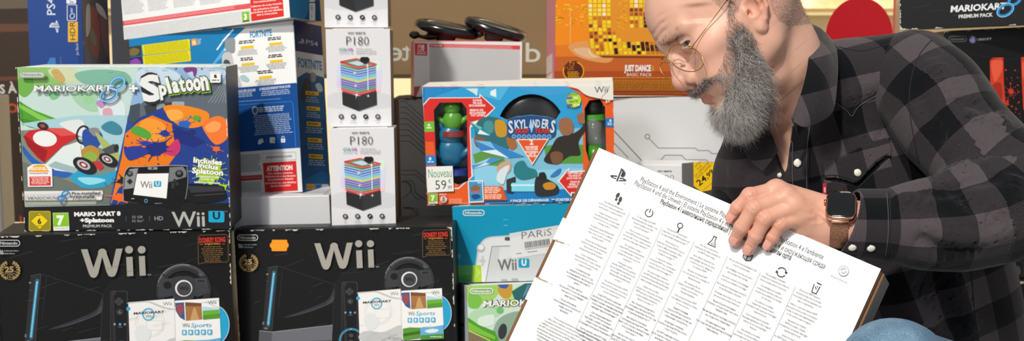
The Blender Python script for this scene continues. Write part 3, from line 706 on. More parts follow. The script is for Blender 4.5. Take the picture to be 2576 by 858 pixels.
# ================================================================== blue console carton on the upper left
T_ = .24
mw, w, h = fit([((0, 1, 0), (62, -190)), ((1, 1, 0), (197, -190)), ((0, 0, 0), (80, 300)), ((1, 0, 0), (218, 296)), ((1, .62, 1), (268, 5)), ((1, .30, 1), (279, 165))], 2.24, T_, .10, .37, -.30, syaw=.2)
mwB, wB, hB, TB = mw, w, h, T_
root, body, p = carton('game_carton', 'blue carton standing upright behind the racing game carton, with a yellow badge on its spine', 'box', mw, w, h, T_, '#27498f', side='#2b2f44', top='#27498f', rough=.3)
p.fill('#26488f'); p.crop(0, 0, 2.86)
p.mi = 0
p.poly([(540, -60), (605, -60), (612, 500), (565, 500)], '#213d80')
p.tl('PS4', (398, 108), 56, '#d5dbe9', .01, 1.1, 'l', ang=90)
def ps_logo(p, cx, cy, k, col, ang=0):
    ca, sa = math.cos(math.radians(ang)), math.sin(math.radians(ang))
    f = lambda pts: [(cx + (x * ca - y * sa) * k, cy + (x * sa + y * ca) * k) for x, y in pts]
    p.poly(f([(-.12, -.95), (.28, -.82), (.62, -.55), (.66, -.2), (.5, .05), (.30, .05), (.16, -.02), (.16, -.58), (.08, -.62), (.08, .78), (-.12, .72)]), col); p.lay -= 1
    p.poly(f([(.20, -.02), (.40, -.02), (.46, -.2), (.42, -.45), (.30, -.55), (.20, -.58)]), col)
    p.poly(f([(-.2, .08), (-.2, .24), (-.62, .40), (-.62, .48), (-.2, .38), (-.2, .55), (-.75, .58), (-1.0, .45), (-.95, .30), (-.7, .22)]), col); p.lay -= 1
    p.poly(f([(.16, .16), (.6, .08), (1.0, .18), (1.0, .34), (.16, .66), (.16, .48), (.66, .30), (.6, .24), (.16, .34)]), col); p.lay -= 1
    p.lay += 1
ps_logo(p, 395, 192, 44, '#d5dbe9', -90)
p.line([(352, 190), (352, 190.1)], 1, '#d5dbe9')
p.rrect(478, -30, 548, 26, 5, '#e8ecf3'); p.tl('1TB', (530, 18), 26, '#26488f', .03, 1, 'l', ang=90)
p.rrline(484, 34, 552, 148, 7, 5, '#dfe4ee'); p.tl('BLU', (522, 88), 12, '#dfe4ee', .03, 1, 'l', ang=90); p.ring(520, 115, 15, 19, 5, '#dfe4ee', 20)
p.rrect(489, 156, 561, 302, 5, '#e6b23a'); p.tl('HDR', (544, 288), 36, '#2e3138', .0, 1.25, 'l', ang=90)
p.tl('Jet Black', (566, 398), 18, '#c2cbe0', .0, .95, 'l', ang=90); p.words(526, 312, 534, 392, 9, '#8c9ac2', 5)
for x in (434, 450, 466, 484): p.words(x, 410, x + 8, 480, 12, '#93a3cc', 5); p.lay -= 0
p.line([(436, 408), (440, 482)], 2, '#93a3cc'); p.poly([(360, 415), (400, 415), (404, 480), (330, 480)], '#3f7ec2'); 
sp = side_panel(root, mw, w, h, T_); sp.fill('#3a3a48'); sp.crop(0, 0, 2.86)
sp.blob([(650, 60), (700, 90), (720, 260), (700, 420), (650, 330)], '#8a3c3e'); sp.blob([(720, 100), (770, 180), (778, 400), (735, 300)], '#70474a'); sp.blob([(620, 60), (645, 40), (650, 200), (620, 260)], '#b0b4b8'); sp.blob([(690, 20), (740, 60), (770, 140), (740, 120), (700, 80)], '#a8acb0')
sp.poly([(606, 330), (740, 480), (610, 486)], '#2b3f6e'); sp.blob([(655, 200), (690, 260), (690, 330), (660, 300)], '#6d7a6a')
worn_edges(sp, '#d9d9d9', 31, .3)
# ================================================================== big white carton top, left of the speaker column
mw, w, h = fit([((1, 0, 0), (729, 52)), ((0, 0, 0), (313, 108)), ((1, .5, 0), (722, -90)), ((1, 0, 1), (808, 62))], 2.215, .10, .36, .30, -.35, -.1, syaw=.1, dz=.006)
mwT, wT, hT = mw, w, h
root, body, p = carton('console_carton', 'white carton with red warning block, lying on top of the blue-and-white carton', 'box', mw, w, h, .10, '#e6e6e8', side='#1d5f92', top='#e6e6e8')
p.fill('#ededee'); p.crop(0, 0, 2.86)
for x0, x1 in ((870, 1028), (1050, 1210), (1232, 1398), (1420, 1590)): p.words(x0, -60 - (x0 - 870) * .1, x1, 110 - (x0 - 870) * .13, 7.5, '#a3a4a8', 3.2, -7.5, .25)
p.poly([(882, 152), (1716, 34), (1860, 16), (1862, 52), (1716, 72), (885, 186)], '#dd5a5f'); p.words(895, 158, 1700, 180, 10, '#efb4b4', 4, -8)
p.words(890, 200, 1880, 290, 8, '#a9aaad', 3.4, -8, .03)
p.crop(560, 0, 2.86)
p.poly([(195, -60), (428, -80), (442, 118), (208, 154)], '#d8352f')
for t, x0, x1, y in (("Chez certaines personnes,", 222, 385, 18), ("l'utilisation de ce jeu nécessite", 203, 428, 50), ("des précautions d'emploi", 222, 404, 72), ("particulières qui sont détaillées", 206, 432, 94), ("dans la notice jointe", 246, 394, 110)):
    p.tx(t, (x0, y + (428 - x1) * .0 + 4), (x1, y - (x1 - x0) * .11 + 4), 12, '#f7dedb', .025)
p.poly([(138, 88), (190, 81), (194, 152), (144, 160)], '#84bb2c'); p.tl('3', (166, 140), 36, '#eef6e2', .06, 1, 'c', ang=0); p.poly([(144, 150), (193, 143), (194, 153), (145, 160)], '#47602a')
sp = side_panel(root, mw, w, h, .10); sp.fill('#1d6294'); sp.crop(560, 0, 2.86)
sp.poly([(478, -80), (600, -80), (640, 60), (560, 170), (490, 160)], '#2b7cae'); sp.poly([(640, -80), (700, -80), (690, 180), (600, 170)], '#184f7d')
sp.rrect(624, 22, 666, 148, 6, '#dfe6ec'); sp.tl('500', (634, 38), 19, '#6a7480', .02, 1, 'l', ang=-90); sp.tl('GB', (634, 100), 14, '#6a7480', .0, 1, 'l', ang=-90); sp.rrect(624, -60, 664, 14, 6, '#dfe6ec')
# ================================================================== blue and white carton with yellow tabs
mw, w, h = fit([((1, 1, 0), (741, 56)), ((0, 1, 0), (325, 103)), ((1, 0, 0), (760, 485)), ((1, 1, 1), (806, 68)), ((1, 0, 1), (832, 484))], 2.225, .105, .36, .30, -.33, -.1, syaw=.15, dz=.003)
mwF, wF, hF = mw, w, h
root, body, p = carton('console_carton', 'blue and white carton with yellow tabs and a red attention block', 'box', mw, w, h, .105, '#1f5fa6', side='#1b4f83', top='#d9d9dc')
p.fill('#eceded'); p.crop(0, 0, 2.86)
p.poly([(900, 280), (2140, 160), (1716, 440), (1716, 900), (905, 1400)], '#1d7fb8')
p.poly([(1716, 200), (1790, 195), (1716, 280), (1590, 420), (1500, 500)], '#59aede'); p.line([(1670, 205), (1560, 360)], 10, '#e8f2f8')
p.poly([(1716, 380), (1640, 420), (1580, 520), (1716, 520)], '#c9cfd6')
p.poly([(913, 340), (1015, 325), (1020, 400), (915, 412)], '#3c4134'); p.blob([(925, 370), (960, 345), (1005, 360), (985, 395), (940, 400)], '#7a6a44'); p.poly([(915, 418), (1022, 405), (1030, 480), (920, 480)], '#40245e'); p.blob([(930, 450), (980, 420), (1015, 450), (980, 475)], '#8a4aa8')
p.poly([(1022, 325), (1366, 281), (1370, 358), (1032, 398)], '#e6dc12'); p.poly([(1028, 404), (1370, 362), (1376, 438), (1036, 478)], '#e6dc12')
p.words(1036, 330, 1362, 392, 9.5, '#9a961c', 4, -7.4, .05); p.words(1042, 410, 1366, 472, 9.5, '#9a961c', 4, -7.4, .05); p.words(1060, 482, 1440, 520, 8, '#5c9ec4', 3, -7, .3)
p.poly([(1378, 282), (1414, 277), (1418, 325), (1382, 332)], '#e8a23a'); p.tl('12', (1398, 318), 22, '#fff', .04, .9, 'c'); p.words(1420, 280, 1450, 322, 9, '#b8ccd8', 5)
p.blob([(1620, 290), (1700, 278), (1716, 330), (1700, 370), (1640, 350)], '#b6bcc0')
p.crop(560, 0, 2.86)
p.poly([(0, 240), (60, 210), (30, 250), (0, 285)], '#e8f0f4'); p.poly([(150, 195), (505, 150), (532, 596), (100, 632), (60, 380), (10, 360), (90, 260)], '#eeeeee'); p.poly([(0, 205), (165, 200), (90, 270), (0, 330)], '#2180b8')
p.line([(80, 210), (0, 300)], 12, '#e8f0f4')
p.blob([(22, 290), (85, 275), (92, 330), (85, 380), (30, 375)], '#8f9598'); p.blob([(0, 400), (60, 380), (90, 480), (140, 620), (60, 610), (10, 520)], '#c4c6c9'); p.blob([(10, 440), (50, 440), (80, 540), (60, 600), (20, 520)], '#4a4f55'); p.poly([(0, 640), (30, 630), (40, 760), (0, 800)], '#d9713a')
p.poly([(90, 634), (533, 596), (560, 830), (560, 1100), (0, 1130), (30, 640)], '#134a93')
p.tx('FORTNITE', (200, 273), (357, 255), 42, '#1f8fc8', .03)
for x, y in ((178, 340), (384, 315), (185, 462), (388, 440), (310, 556)):
    p.poly([(x - 46, y - 5), (x + 46, y - 14), (x + 47, y + 5), (x - 45, y + 14)], '#ebc21a'); p.words(x - 36, y - 3, x + 40, y + 3, 10, '#5a4a10', 7, -5)
    p.words(x - 62, y - 44, x + 60, y - 22, 13, '#3c3e42', 8, -5, .2, cent=True); p.words(x - 78, y + 22, x + 84, y + 66, 9, '#9a9ca0', 4, -5, .3, cent=True)
p.blob([(128, 550), (160, 540), (195, 570), (180, 590), (140, 580)], '#a9c7d0')
p.tx('LUOGO PER GIOCARE', (100, 668), (240, 655), 16, '#d5deea', .03); p.tx('LE MEILLEUR ENDROIT POUR JOUER', (268, 651), (492, 628), 16, '#d5deea', .03)
p.words(100, 672, 235, 712, 12, '#a8bcd8', 6, -5, .35); p.words(270, 660, 495, 700, 13, '#a8bcd8', 6, -5, .2, cent=True); p.words(110, 730, 420, 742, 9, '#8fa8cc', 4, -4)
p.rrline(60, 745, 520, 1105, 18, 5, '#2f7fc2', -4); p.line([(0, 0)] * 2, 1, '#134a93')
p.blob([(215, 775), (238, 765), (258, 778), (255, 812), (237, 826), (218, 812)], '#b8c6da'); p.blob([(224, 783), (238, 776), (250, 784), (247, 808), (237, 815), (226, 808)], '#2e5ea0')
p.words(262, 772, 460, 815, 14, '#b8c8de', 8, -4, .25); p.words(220, 832, 500, 975, 13.5, '#9fb4d2', 6, -4, .12, cent=True)
p.crop(560, 290, 2.86)
p.poly([(120, 265), (560, 234), (585, 552), (125, 560)], '#dadbdc')
for x in (277, 361, 438): 
    if x == 277: p.rrect(262, 170, 297, 200, 6, '#c3cede', -20); p.rrect(258, 188, 284, 208, 6, '#dfe6ef', -20)
    elif x == 361: p.rrect(343, 158, 381, 200, 4, '#dfe6ef'); p.rrect(366, 176, 383, 190, 3, '#8fa6c8')
    else: p.rrect(424, 168, 454, 196, 3, '#dfe6ef'); p.ring(439, 165, 10, 13, 4, '#dfe6ef', 0, 180, 360); p.ell(439, 182, 3, 6, '#2c5a9c')
p.line([(319, 152), (321, 205)], 2, '#5d8cc0'); p.line([(401, 150), (403, 203)], 2, '#5d8cc0')
p.words(124, 285, 282, 410, 8, '#8a8b8e', 3.6, -3, .1); p.poly([(120, 438), (288, 428), (289, 462), (122, 474)], '#b5343a'); p.words(130, 446, 284, 466, 9, '#d88a8c', 4, -3); p.words(120, 484, 290, 552, 8, '#97989b', 3.6, -3, .1)
p.line([(290, 276), (530, 264), (533, 318), (292, 330)], 2, '#9a9b9e', True); p.tx('playstation.com', (318, 312), (502, 302), 22, '#4a4b4f')
p.poly([(294, 344), (532, 328), (546, 541), (310, 555)], '#cb2a28'); p.tx('ATTENTION', (321, 402), (508, 392), 32, '#f2dcda', .05)
for t, x0, x1, y in (("Chez certaines personnes,", 328, 512, 426), ("l'utilisation de ce jeu nécessite", 312, 530, 448), ("des précautions d'emploi", 330, 514, 470), ("particulières qui sont détaillées", 312, 534, 495), ("dans la notice jointe", 350, 494, 516)):
    p.tx(t, (x0, y), (x1, y - 8), 13, '#f0cfcc', .02)
sp = side_panel(root, mw, w, h, .105); sp.fill('#1d4f86'); sp.crop(560, 0, 2.86)
sp.poly([(500, 150), (720, 190), (735, 400), (520, 365)], '#16336a'); sp.poly([(520, 365), (722, 400), (735, 620), (535, 600)], '#d0d6da')
ps_logo(sp, 568, 298, 22, '#c9d3e4', 8); sp.tx('PS4', (600, 318), (684, 334), 34, '#c9d3e4', .0, .1)
sp.tx('FORTNITE', (542, 480), (714, 505), 64, '#1f7fb4', .03)
sp.poly([(535, 560), (600, 520), (735, 560), (735, 700), (760, 860), (555, 860)], '#1f5c8c'); sp.blob([(570, 620), (600, 560), (635, 600), (640, 700), (590, 740), (560, 700)], '#3b424b'); sp.blob([(632, 525), (668, 530), (666, 580), (640, 590)], '#8f9598'); sp.blob([(665, 610), (700, 600), (720, 650), (690, 660)], '#a9c7d0')
for x, y in ((640, 672), (648, 782)):
    sp.poly([(x - 46, y - 18), (x + 50, y - 10), (x + 51, y + 16), (x - 44, y + 10)], '#dcb51a'); sp.words(x - 34, y - 6, x + 40, y + 2, 10, '#5a4a10', 8, 6); sp.words(x - 52, y + 22, x + 62, y + 72, 15, '#9db6cc', 6, 5, .25, cent=True)
sp.crop(560, 290, 2.86)
for x, y in ((652, 62), (659, 179), (666, 296)):
    sp.poly([(x - 50, y - 18), (x + 52, y - 12), (x + 53, y + 20), (x - 48, y + 14)], '#c9a51c'); sp.words(x - 38, y - 6, x + 42, y + 2, 10, '#5a4a10', 8, 4); sp.words(x - 56, y + 24, x + 74, y + 70, 15, '#8fabc4', 7, 3, .2, cent=True)
sp.poly([(580, 460), (700, 400), (770, 420), (772, 546), (586, 550)], '#1a5c92'); sp.rrect(601, 494, 657, 534, 3, '#c99a2c'); sp.tx('HDR', (608, 527), (650, 529), 22, '#2e3138'); sp.rrline(664, 497, 706, 534, 4, 3, '#9db6cc'); sp.rrect(712, 496, 760, 538, 4, '#c9d3dc'); sp.tx('500', (718, 526), (754, 527), 18, '#5a6470', .02)
mw, w, h = fit(front((272, -120), (345, -122), (283, 172), (352, 172)), 2.50, .06, .06, .25, 0)
carton('plain_carton', 'narrow white carton glimpsed between the upright blue carton and the white one with red blocks', 'box', mw, w, h, .06, '#d9d9dc')
mwX = mw
# ================================================================== plain white carton below it
mw, w, h = fit(front((573, 492), (829, 485), (583, 576), (832, 573)), 2.135, .12, .21, .065, .0, dz=-.004, syaw=.03)
mw0, w0_, h0_ = mw, w, h
root, body, p = carton('plain_carton', 'plain white carton below the blue and white carton, partly shadowed', 'box', mw, w, h, .12, '#cfd0d4', rough=.35)
# dark glossy dome showing behind the black carton's upper edge
# ================================================================== the three cartons under the large figure-game carton
mw, w, h = fit([((0, 1, 0), (1136, 519)), ((1, 1, 0), (1545, 510)), ((0, 0, 0), (1147, 712)), ((1, 0, 0), (1548, 700)), ], 2.15, .20, .31, .145, 0)
mwU, wU, hU = mw, w, h
root, body, p = carton('console_carton', 'turquoise carton with a white tablet controller picture, left of the tilted white carton', 'box', mw, w, h, .16, '#0a8fb5', side='#0a6f90', top='#b8c4c8')
p.fill('#0a93bb'); p.crop(1120, 500, 2.397)
p.poly([(70, 402), (216, 400), (220, 505), (72, 495)], '#57b06a'); p.poly([(72, 460), (218, 460), (219, 505), (73, 495)], '#4aa24a')
p.blob([(250, 235), (360, 222), (700, 200), (900, 190), (900, 560), (215, 560), (175, 500), (190, 340), (205, 280)], '#c3c8cc', 4); p.blob([(255, 243), (360, 230), (700, 208), (880, 200), (890, 560), (222, 560), (184, 490), (200, 345), (214, 285)], '#dde0e3', 4)
p.poly([(165, 402), (216, 400), (221, 505), (160, 500)], '#a8cf3a'); p.poly([(184, 402), (216, 445), (170, 500)], '#b9dc58')
p.ell(216, 298, 26, 26, '#b4b8bc'); p.ell(216, 292, 17, 16, '#e6e8ea'); p.rect(220, 345, 233, 405, '#c3c6c9'); p.rect(205, 366, 243, 382, '#c3c6c9')
p.poly([(282, 288), (800, 270), (790, 500), (245, 496)], '#c9ccd0'); p.line([(244, 500), (282, 288), (800, 270)], 4, '#7d8186'); p.poly([(330, 292), (460, 288), (420, 340), (320, 380)], '#d9dcdf')
p.rrect(358, 230, 420, 252, 11, '#54575b'); p.ell(388, 241, 6, 6, '#222')
p.tx('Wii', (318, 432), (432, 428), 66, '#6b6d70', .02); p.rrect(442, 360, 508, 416, 10, '#1798bd'); p.tx('U', (460, 402), (490, 402), 34, '#dde6ea', .05)
p.rrect(336, 485, 376, 500, 6, '#a5a8ac'); p.rrect(400, 480, 440, 498, 6, '#a5a8ac'); p.ell(356, 128, 3, 3, '#9fd0df'); p.ell(372, 126, 3, 3, '#9fd0df'); p.ell(358, 160, 4, 3, '#9fd0df'); p.ell(372, 162, 4, 3, '#9fd0df')
nlogo(p, 108, 68, 235, 101, '#dcebf0', 5); p.rrect(70, 333, 94, 360, 3, '#6aaabb')
st = Panel(root, mw, (-w / 2, -.0014, 0), (1, 0, 0), (0, 0, 1), w, h, 'delivery_label'); st.mi = 2; st.crop(1120, 500, 2.397)
st.poly([(386, 210), (800, 140), (812, 300), (400, 362)], '#dfe0e2'); st.poly([(386, 210), (800, 140), (801, 165), (388, 236)], '#d5d7da')
st.tl('PARiS', (462, 244), 42, '#4b4a66', -.012, .0 + 1.25, 'l', ang=6, shear=.1)
rr = random.Random(4); x = 478
while x < 632:
    k = rr.uniform(2, 6); st.poly([(x, 262 - (x - 478) * .14), (x + k, 262 - (x + k - 478) * .14), (x + k + 3, 299 - (x + k - 478) * .14), (x + 3, 299 - (x - 478) * .14)], '#3a3b3f'); st.lay -= 1; x += k + rr.uniform(2, 5)
st.lay += 1; st.words(482, 304, 640, 310, 9, '#66686c', 4, -8); st.words(428, 330, 468, 336, 9, '#55575b', 4, -6); st.words(496, 320, 556, 326, 9, '#55575b', 4, -6)
sp = side_panel(root, mw, w, h, .16, 'side_print', False); sp.fill('#8a9aa0')
worn_edges(p, '#d8e4e8', 12, .5, .0015)
# racing game carton below
mw, w, h = fit([((0, 1, 0), (1170, 716)), ((1, 1, 0), (1560, 705)), ((0, 0, 0), (1186, 960)), ((0, 1, 1), (1147, 714))], 2.12, .14, .30, .20, .16, syaw=.05)
mwK, wK, hK = mw, w, h
root, body, p = carton('game_carton', 'green racing game carton at the bottom, beneath the turquoise carton', 'box', mw, w, h, .12, '#dfe4de', side='#cfdbe2')
p.fill('#cfe2d8'); p.crop(1120, 500, 2.397)
p.blob([(120, 510), (320, 505), (300, 600), (180, 640), (125, 600)], '#9fd069'); p.blob([(150, 560), (220, 600), (200, 660), (140, 650)], '#7cc04e'); p.blob([(560, 500), (420, 540), (350, 640), (420, 650), (560, 560)], '#b9dc6a')
p.blob([(330, 510), (400, 505), (395, 590), (350, 600), (318, 560)], '#c99b3e'); p.blob([(316, 505), (380, 505), (370, 540), (330, 535)], '#3f5fa8')
p.poly([(400, 560), (480, 510), (540, 505), (500, 600), (430, 640)], '#2f6a70')
for k in range(5): p.line([(470 + k * 12, 590 - k * 8), (500 + k * 10, 520)], 4, '#7fa8c0'); p.lay -= 1
p.lay += 1
p.blob([(150, 690), (240, 650), (330, 640), (350, 680), (250, 740), (160, 750)], '#b4d9b4'); p.ell(330, 675, 22, 20, '#6fbf6f'); p.ell(300, 655, 14, 12, '#9fd49f'); p.blob([(200, 720), (290, 700), (290, 760), (210, 770)], '#d9ebe0')
p.blob([(300, 760), (360, 700), (470, 690), (480, 860), (300, 860)], '#8fae9a'); p.poly([(136, 715), (200, 760), (300, 800), (330, 870), (140, 860)], '#4f9e2e'); p.poly([(136, 740), (220, 790), (300, 830), (300, 850), (138, 790)], '#7fc044')
p.poly([(140, 800), (240, 850), (300, 900), (300, 1000), (140, 1000)], '#84705a'); p.line([(140, 795), (260, 850), (330, 900)], 5, '#f0d79a')
p.ell(345, 800, 26, 48, '#3a3d42', 10)
p.out('MARIOKART', (228, 652), (620, 640), 36, '#eef0f1', '#26282c', .03, .05, shear=.12)
p.rrect(148, 538, 290, 576, 17, '#7fae6a'); nlogo(p, 152, 541, 286, 573, '#f2f6ee', 5)
sp = side_panel(root, mw, w, h, .12, 'side_print', False); sp.fill('#c9d8e2'); sp.crop(1120, 500, 2.397)
sp.words(78, 560, 106, 600, 12, '#3c4044', 7); sp.words(82, 600, 106, 640, 10, '#8a8e92', 4); sp.rrline(92, 662, 108, 700, 3, 3, '#2f86c6'); sp.ell(104, 762, 7, 10, '#222'); sp.blob([(80, 790), (100, 780), (110, 830), (90, 850)], '#9fb8c8')
worn_edges(sp, '#e4d9c9', 14, 1, .002)
# ================================================================== large figure-game carton with windows
T_ = .085
mw, w, h = fit(front((1060, 212), (1541, 207), (1079, 517), (1549, 505)), 2.13, T_, .39, .245, .02)
mwS, wS, hS = mw, w, h
root = empty('game_carton', mw, 'orange, red and blue game carton with clear figure windows and a price sticker', 'box')
P0 = Panel(root, mw, (-w / 2, -.0004, 0), (1, 0, 0), (0, 0, 1), w, h); p = P0; p.crop(980, 190, 2.524)
# openings, as real holes in the front board
def oct_(x0, y0, x1, y1, c): return [(x0 + c, y0), (x1 - c, y0), (x1, y0 + c), (x1, y1 - c), (x1 - c, y1), (x0 + c, y1), (x0, y1 - c), (x0, y0 + c)]
holeL = [(318, 172), (458, 170), (490, 210), (500, 670), (438, 696), (300, 640), (280, 220)]
holeT = [tuple((900 + 218 * math.cos(math.radians(a)) * 1.0, 350 + 232 * math.sin(math.radians(a)))) for a in range(-157, -22, 9)] + [(1055, 280), (1000, 262), (900, 250), (800, 262), (745, 282)]
holeR = [(1268, 158), (1336, 150), (1368, 200), (1376, 470), (1350, 560), (1270, 560), (1246, 470), (1238, 210)]
def front_board(name, root, w, h, holes, col, th=.0015):
    cu = bpy.data.curves.new(name, 'CURVE'); cu.dimensions = '2D'; cu.fill_mode = 'BOTH'; cu.extrude = th / 2
    for pts in [[(-w / 2, 0), (w / 2, 0), (w / 2, h), (-w / 2, h)]] + holes:
        s = cu.splines.new('POLY'); s.points.add(len(pts) - 1); s.use_cyclic_u = True
        for i, q in enumerate(pts): s.points[i].co = (q[0], q[1], 0, 1)
    o = bpy.data.objects.new(name, cu); COL.objects.link(o); bpy.context.view_layer.update()
    me = bpy.data.meshes.new_from_object(o.evaluated_get(bpy.context.evaluated_depsgraph_get())); bpy.data.objects.remove(o)
    me.transform(Matrix.Translation((0, th / 2, 0)) @ Matrix.Rotation(math.pi / 2, 4, 'X'))
    return me
def to_xz(pts): return [(a - w / 2, b) for a, b in (P0.uv(q) for q in pts)]
HOLES = [to_xz(holeL), to_xz(holeT), to_xz(holeR)]
def front_poly_cut(p, holes):
    """printed ground sheet of the front with the same openings"""
    outer = [Vector((0, 0, 0)), Vector((p.w, 0, 0)), Vector((p.w, p.h, 0)), Vector((0, p.h, 0))]
    lists = [outer] + [[Vector((x + p.w / 2, z, 0)) for x, z in hh] for hh in holes]
    return lists
me = front_board('front_board', root, w, h, HOLES, None); link('front_board', me, mat('card_grey', '#c9c9c6', .5), root)
# shell: sides, back, top, bottom
bm = bmesh.new(); t = .0015
box_bm(-w / 2, -w / 2 + t, .0015, T_, 0, h, bm); box_bm(w / 2 - t, w / 2, .0015, T_, 0, h, bm); box_bm(-w / 2, w / 2, .0015, T_, 0, t, bm); box_bm(-w / 2, w / 2, .0015, T_, h - t, h, bm); box_bm(-w / 2, w / 2, T_ - t, T_, 0, h, bm)
bm_obj('carton', bm, mat('card_offwhite', '#e3dfd6', .5, bump=.1, bscale=100), root)
# dark inner tray
bm = box_bm(-w / 2 + .004, w / 2 - .004, .045, .05, .004, h - .004)
bm_obj('inner_tray', bm, mat('tray_grey', '#8d9298', .25, coat=.4), root)
for i, hh in enumerate(HOLES):
    bmw = bmesh.new(); vs = [bmw.verts.new((x, .0022, z)) for x, z in hh]; bmw.faces.new(vs)
    bm_obj('clear_window', bmw, mat('clear_film', '#ffffff', .06, trans=1, ior=1.02, spec=.3, alpha=.35), root)
holemask = HOLES
class CutPanel(Panel):
    """print on the pierced front: marks are clipped away where the openings are"""
    def build(s, dg):
        o = super().build(dg)
        bm = bmesh.new(); bm.from_mesh(o.data)
        for hh in holemask:
            n = len(hh)
            cxh = sum(q[0] for q in hh) / n; czh = sum(q[1] for q in hh) / n
            x0, x1 = min(q[0] for q in hh), max(q[0] for q in hh); z0, z1 = min(q[1] for q in hh), max(q[1] for q in hh)
            for i in range(n):
                a, b = hh[i], hh[(i + 1) % n]; d = Vector((b[0] - a[0], 0, b[1] - a[1]))
                if d.length < 1e-7: continue
                nn = Vector((-d.z, 0, d.x)).normalized()
                m = .5 * (Vector((a[0], 0, a[1])) + Vector((b[0], 0, b[1])))
                g = [f for f in bm.faces if min(v.co.x for v in f.verts) < max(a[0], b[0]) + 1e-5 and max(v.co.x for v in f.verts) > min(a[0], b[0]) - 1e-5 and min(v.co.z for v in f.verts) < max(a[1], b[1]) + 1e-5 and max(v.co.z for v in f.verts) > min(a[1], b[1]) - 1e-5]
                geom = g + list({e for f in g for e in f.edges}) + list({v for f in g for v in f.verts})
                if g: bmesh.ops.bisect_plane(bm, geom=geom, plane_co=m, plane_no=nn)
            def inside(x, z):
                c = False
                for i in range(n):
                    (xa, za), (xb, zb) = hh[i], hh[(i + 1) % n]
                    if (za > z) != (zb > z) and x < (xb - xa) * (z - za) / (zb - za) + xa: c = not c
                return c
            dele = [f for f in bm.faces if inside(f.calc_center_median().x, f.calc_center_median().z)]
            bmesh.ops.delete(bm, geom=dele, context='FACES')
        bm.to_mesh(o.data); bm.free(); return o
PANELS.remove(P0)
p = CutPanel(root, mw, (-w / 2, -.0004, 0), (1, 0, 0), (0, 0, 1), w, h); p.crop(980, 190, 2.524)
p.fill('#ebe8e0')
p.poly([(202, 70), (1122, 68), (1180, 76), (1225, 110), (1270, 135), (1424, 150), (1440, 800), (240, 826), (228, 620)], '#e85f27')
p.poly([(207, 74), (1122, 68), (1200, 110), (1225, 180), (1228, 740), (1000, 806), (530, 806), (500, 500), (208, 220)], '#2f9fd8')
p.poly([(204, 74), (460, 72), (300, 130), (210, 200)], '#2789cc'); p.poly([(460, 72), (760, 70), (700, 160), (560, 120)], '#4fb4e4'); p.poly([(760, 70), (1122, 68), (1180, 110), (1000, 130)], '#3f9fd8')
p.poly([(485, 84), (560, 82), (556, 130), (528, 108)], '#cfe6f2'); p.poly([(640, 100), (676, 84), (678, 138), (640, 124)], '#e8f2f6')
p.poly([(500, 400), (1228, 330), (1228, 640), (900, 690), (530, 640)], '#7fc0dc'); p.poly([(530, 500), (700, 440), (740, 560), (560, 640)], '#5f9a48'); p.poly([(980, 450), (1090, 430), (1228, 440), (1228, 560), (1000, 560)], '#5a9a44')
p.poly([(540, 560), (900, 600), (1228, 590), (1228, 740), (540, 760)], '#8fd0ec'); p.poly([(560, 730), (1160, 720), (1150, 810), (600, 812)], '#1f7fc4')
p.line([(233, 806), (520, 812)], 2, '#f2c8b0')
# red arrow frame with figure window
p.poly([(212, 185), (252, 140), (570, 138), (572, 116), (672, 206), (590, 290), (588, 300), (515, 330), (522, 560), (530, 640), (440, 720), (405, 722), (404, 574), (228, 574)], '#f0ede8')
p.poly([(216, 190), (256, 145), (576, 143), (578, 128), (664, 206), (590, 275), (520, 296), (508, 330), (520, 640), (438, 712), (405, 714), (404, 574), (228, 574)], '#d9302b'); p.poly([(228, 420), (280, 420), (300, 640), (438, 690), (438, 712), (236, 712)], '#e85f27')
for t, x0, x1, y in (('DONNE', 530, 586, 164), ('VIE AUX', 528, 590, 181), ('SKYLANDERS!', 504, 608, 197), ('BRENG DE', 510, 596, 226), ('SKYLANDERS', 508, 612, 243), ('TOT LEVEN!', 514, 606, 259)):
    p.tx(t, (x0, y), (x1, y - 1), 12, '#f4dedc', .045)
p.poly([(216, 294), (282, 290), (296, 325), (284, 356), (217, 358)], '#78b83a'); p.words(234, 328, 270, 342, 11, '#e9f4dc', 7); p.ell(250, 315, 9, 9, '#d8ecc0')
p.poly([(222, 506), (285, 504), (304, 537), (290, 570), (224, 572)], '#2f7fc4'); p.words(242, 544, 280, 560, 11, '#dcecf8', 7); p.ell(258, 528, 8, 11, '#d5e8f6')
p.poly([(1424, 268), (1368, 270), (1352, 297), (1368, 326), (1427, 328)], '#2878bc'); p.ell(1402, 286, 7, 9, '#cfe4f4'); p.words(1384, 298, 1420, 314, 10, '#cfe4f4', 6)
# crystal shards and abstract shapes where the creatures are
def shard(pts, c1, c2):
    p.poly(pts, c1); c = (sum(a for a, b in pts) / len(pts), sum(b for a, b in pts) / len(pts)); p.poly([pts[0], pts[1], c], c2); p.poly([pts[-2], pts[-1], c], '#dff0fa')
p.blob([(560, 290), (640, 260), (740, 300), (760, 400), (790, 450), (700, 470), (600, 450), (545, 380)], '#2f6f78'); p.blob([(670, 290), (720, 285), (745, 330), (735, 385), (680, 380)], '#c9962c'); p.blob([(600, 300), (650, 290), (660, 350), (610, 380)], '#49939a')
p.blob([(540, 390), (600, 400), (600, 450), (550, 450)], '#8a5a34'); p.blob([(740, 400), (790, 400), (810, 450), (770, 470)], '#a86a3a')
shard([(540, 410), (640, 420), (860, 515), (760, 525), (580, 480)], '#3a86cc', '#7fbce8'); shard([(520, 570), (640, 520), (720, 530), (640, 560), (530, 590)], '#4a96d4', '#9fd0f0'); shard([(505, 290), (590, 330), (640, 380), (560, 370)], '#2f8a98', '#6fc0c8')
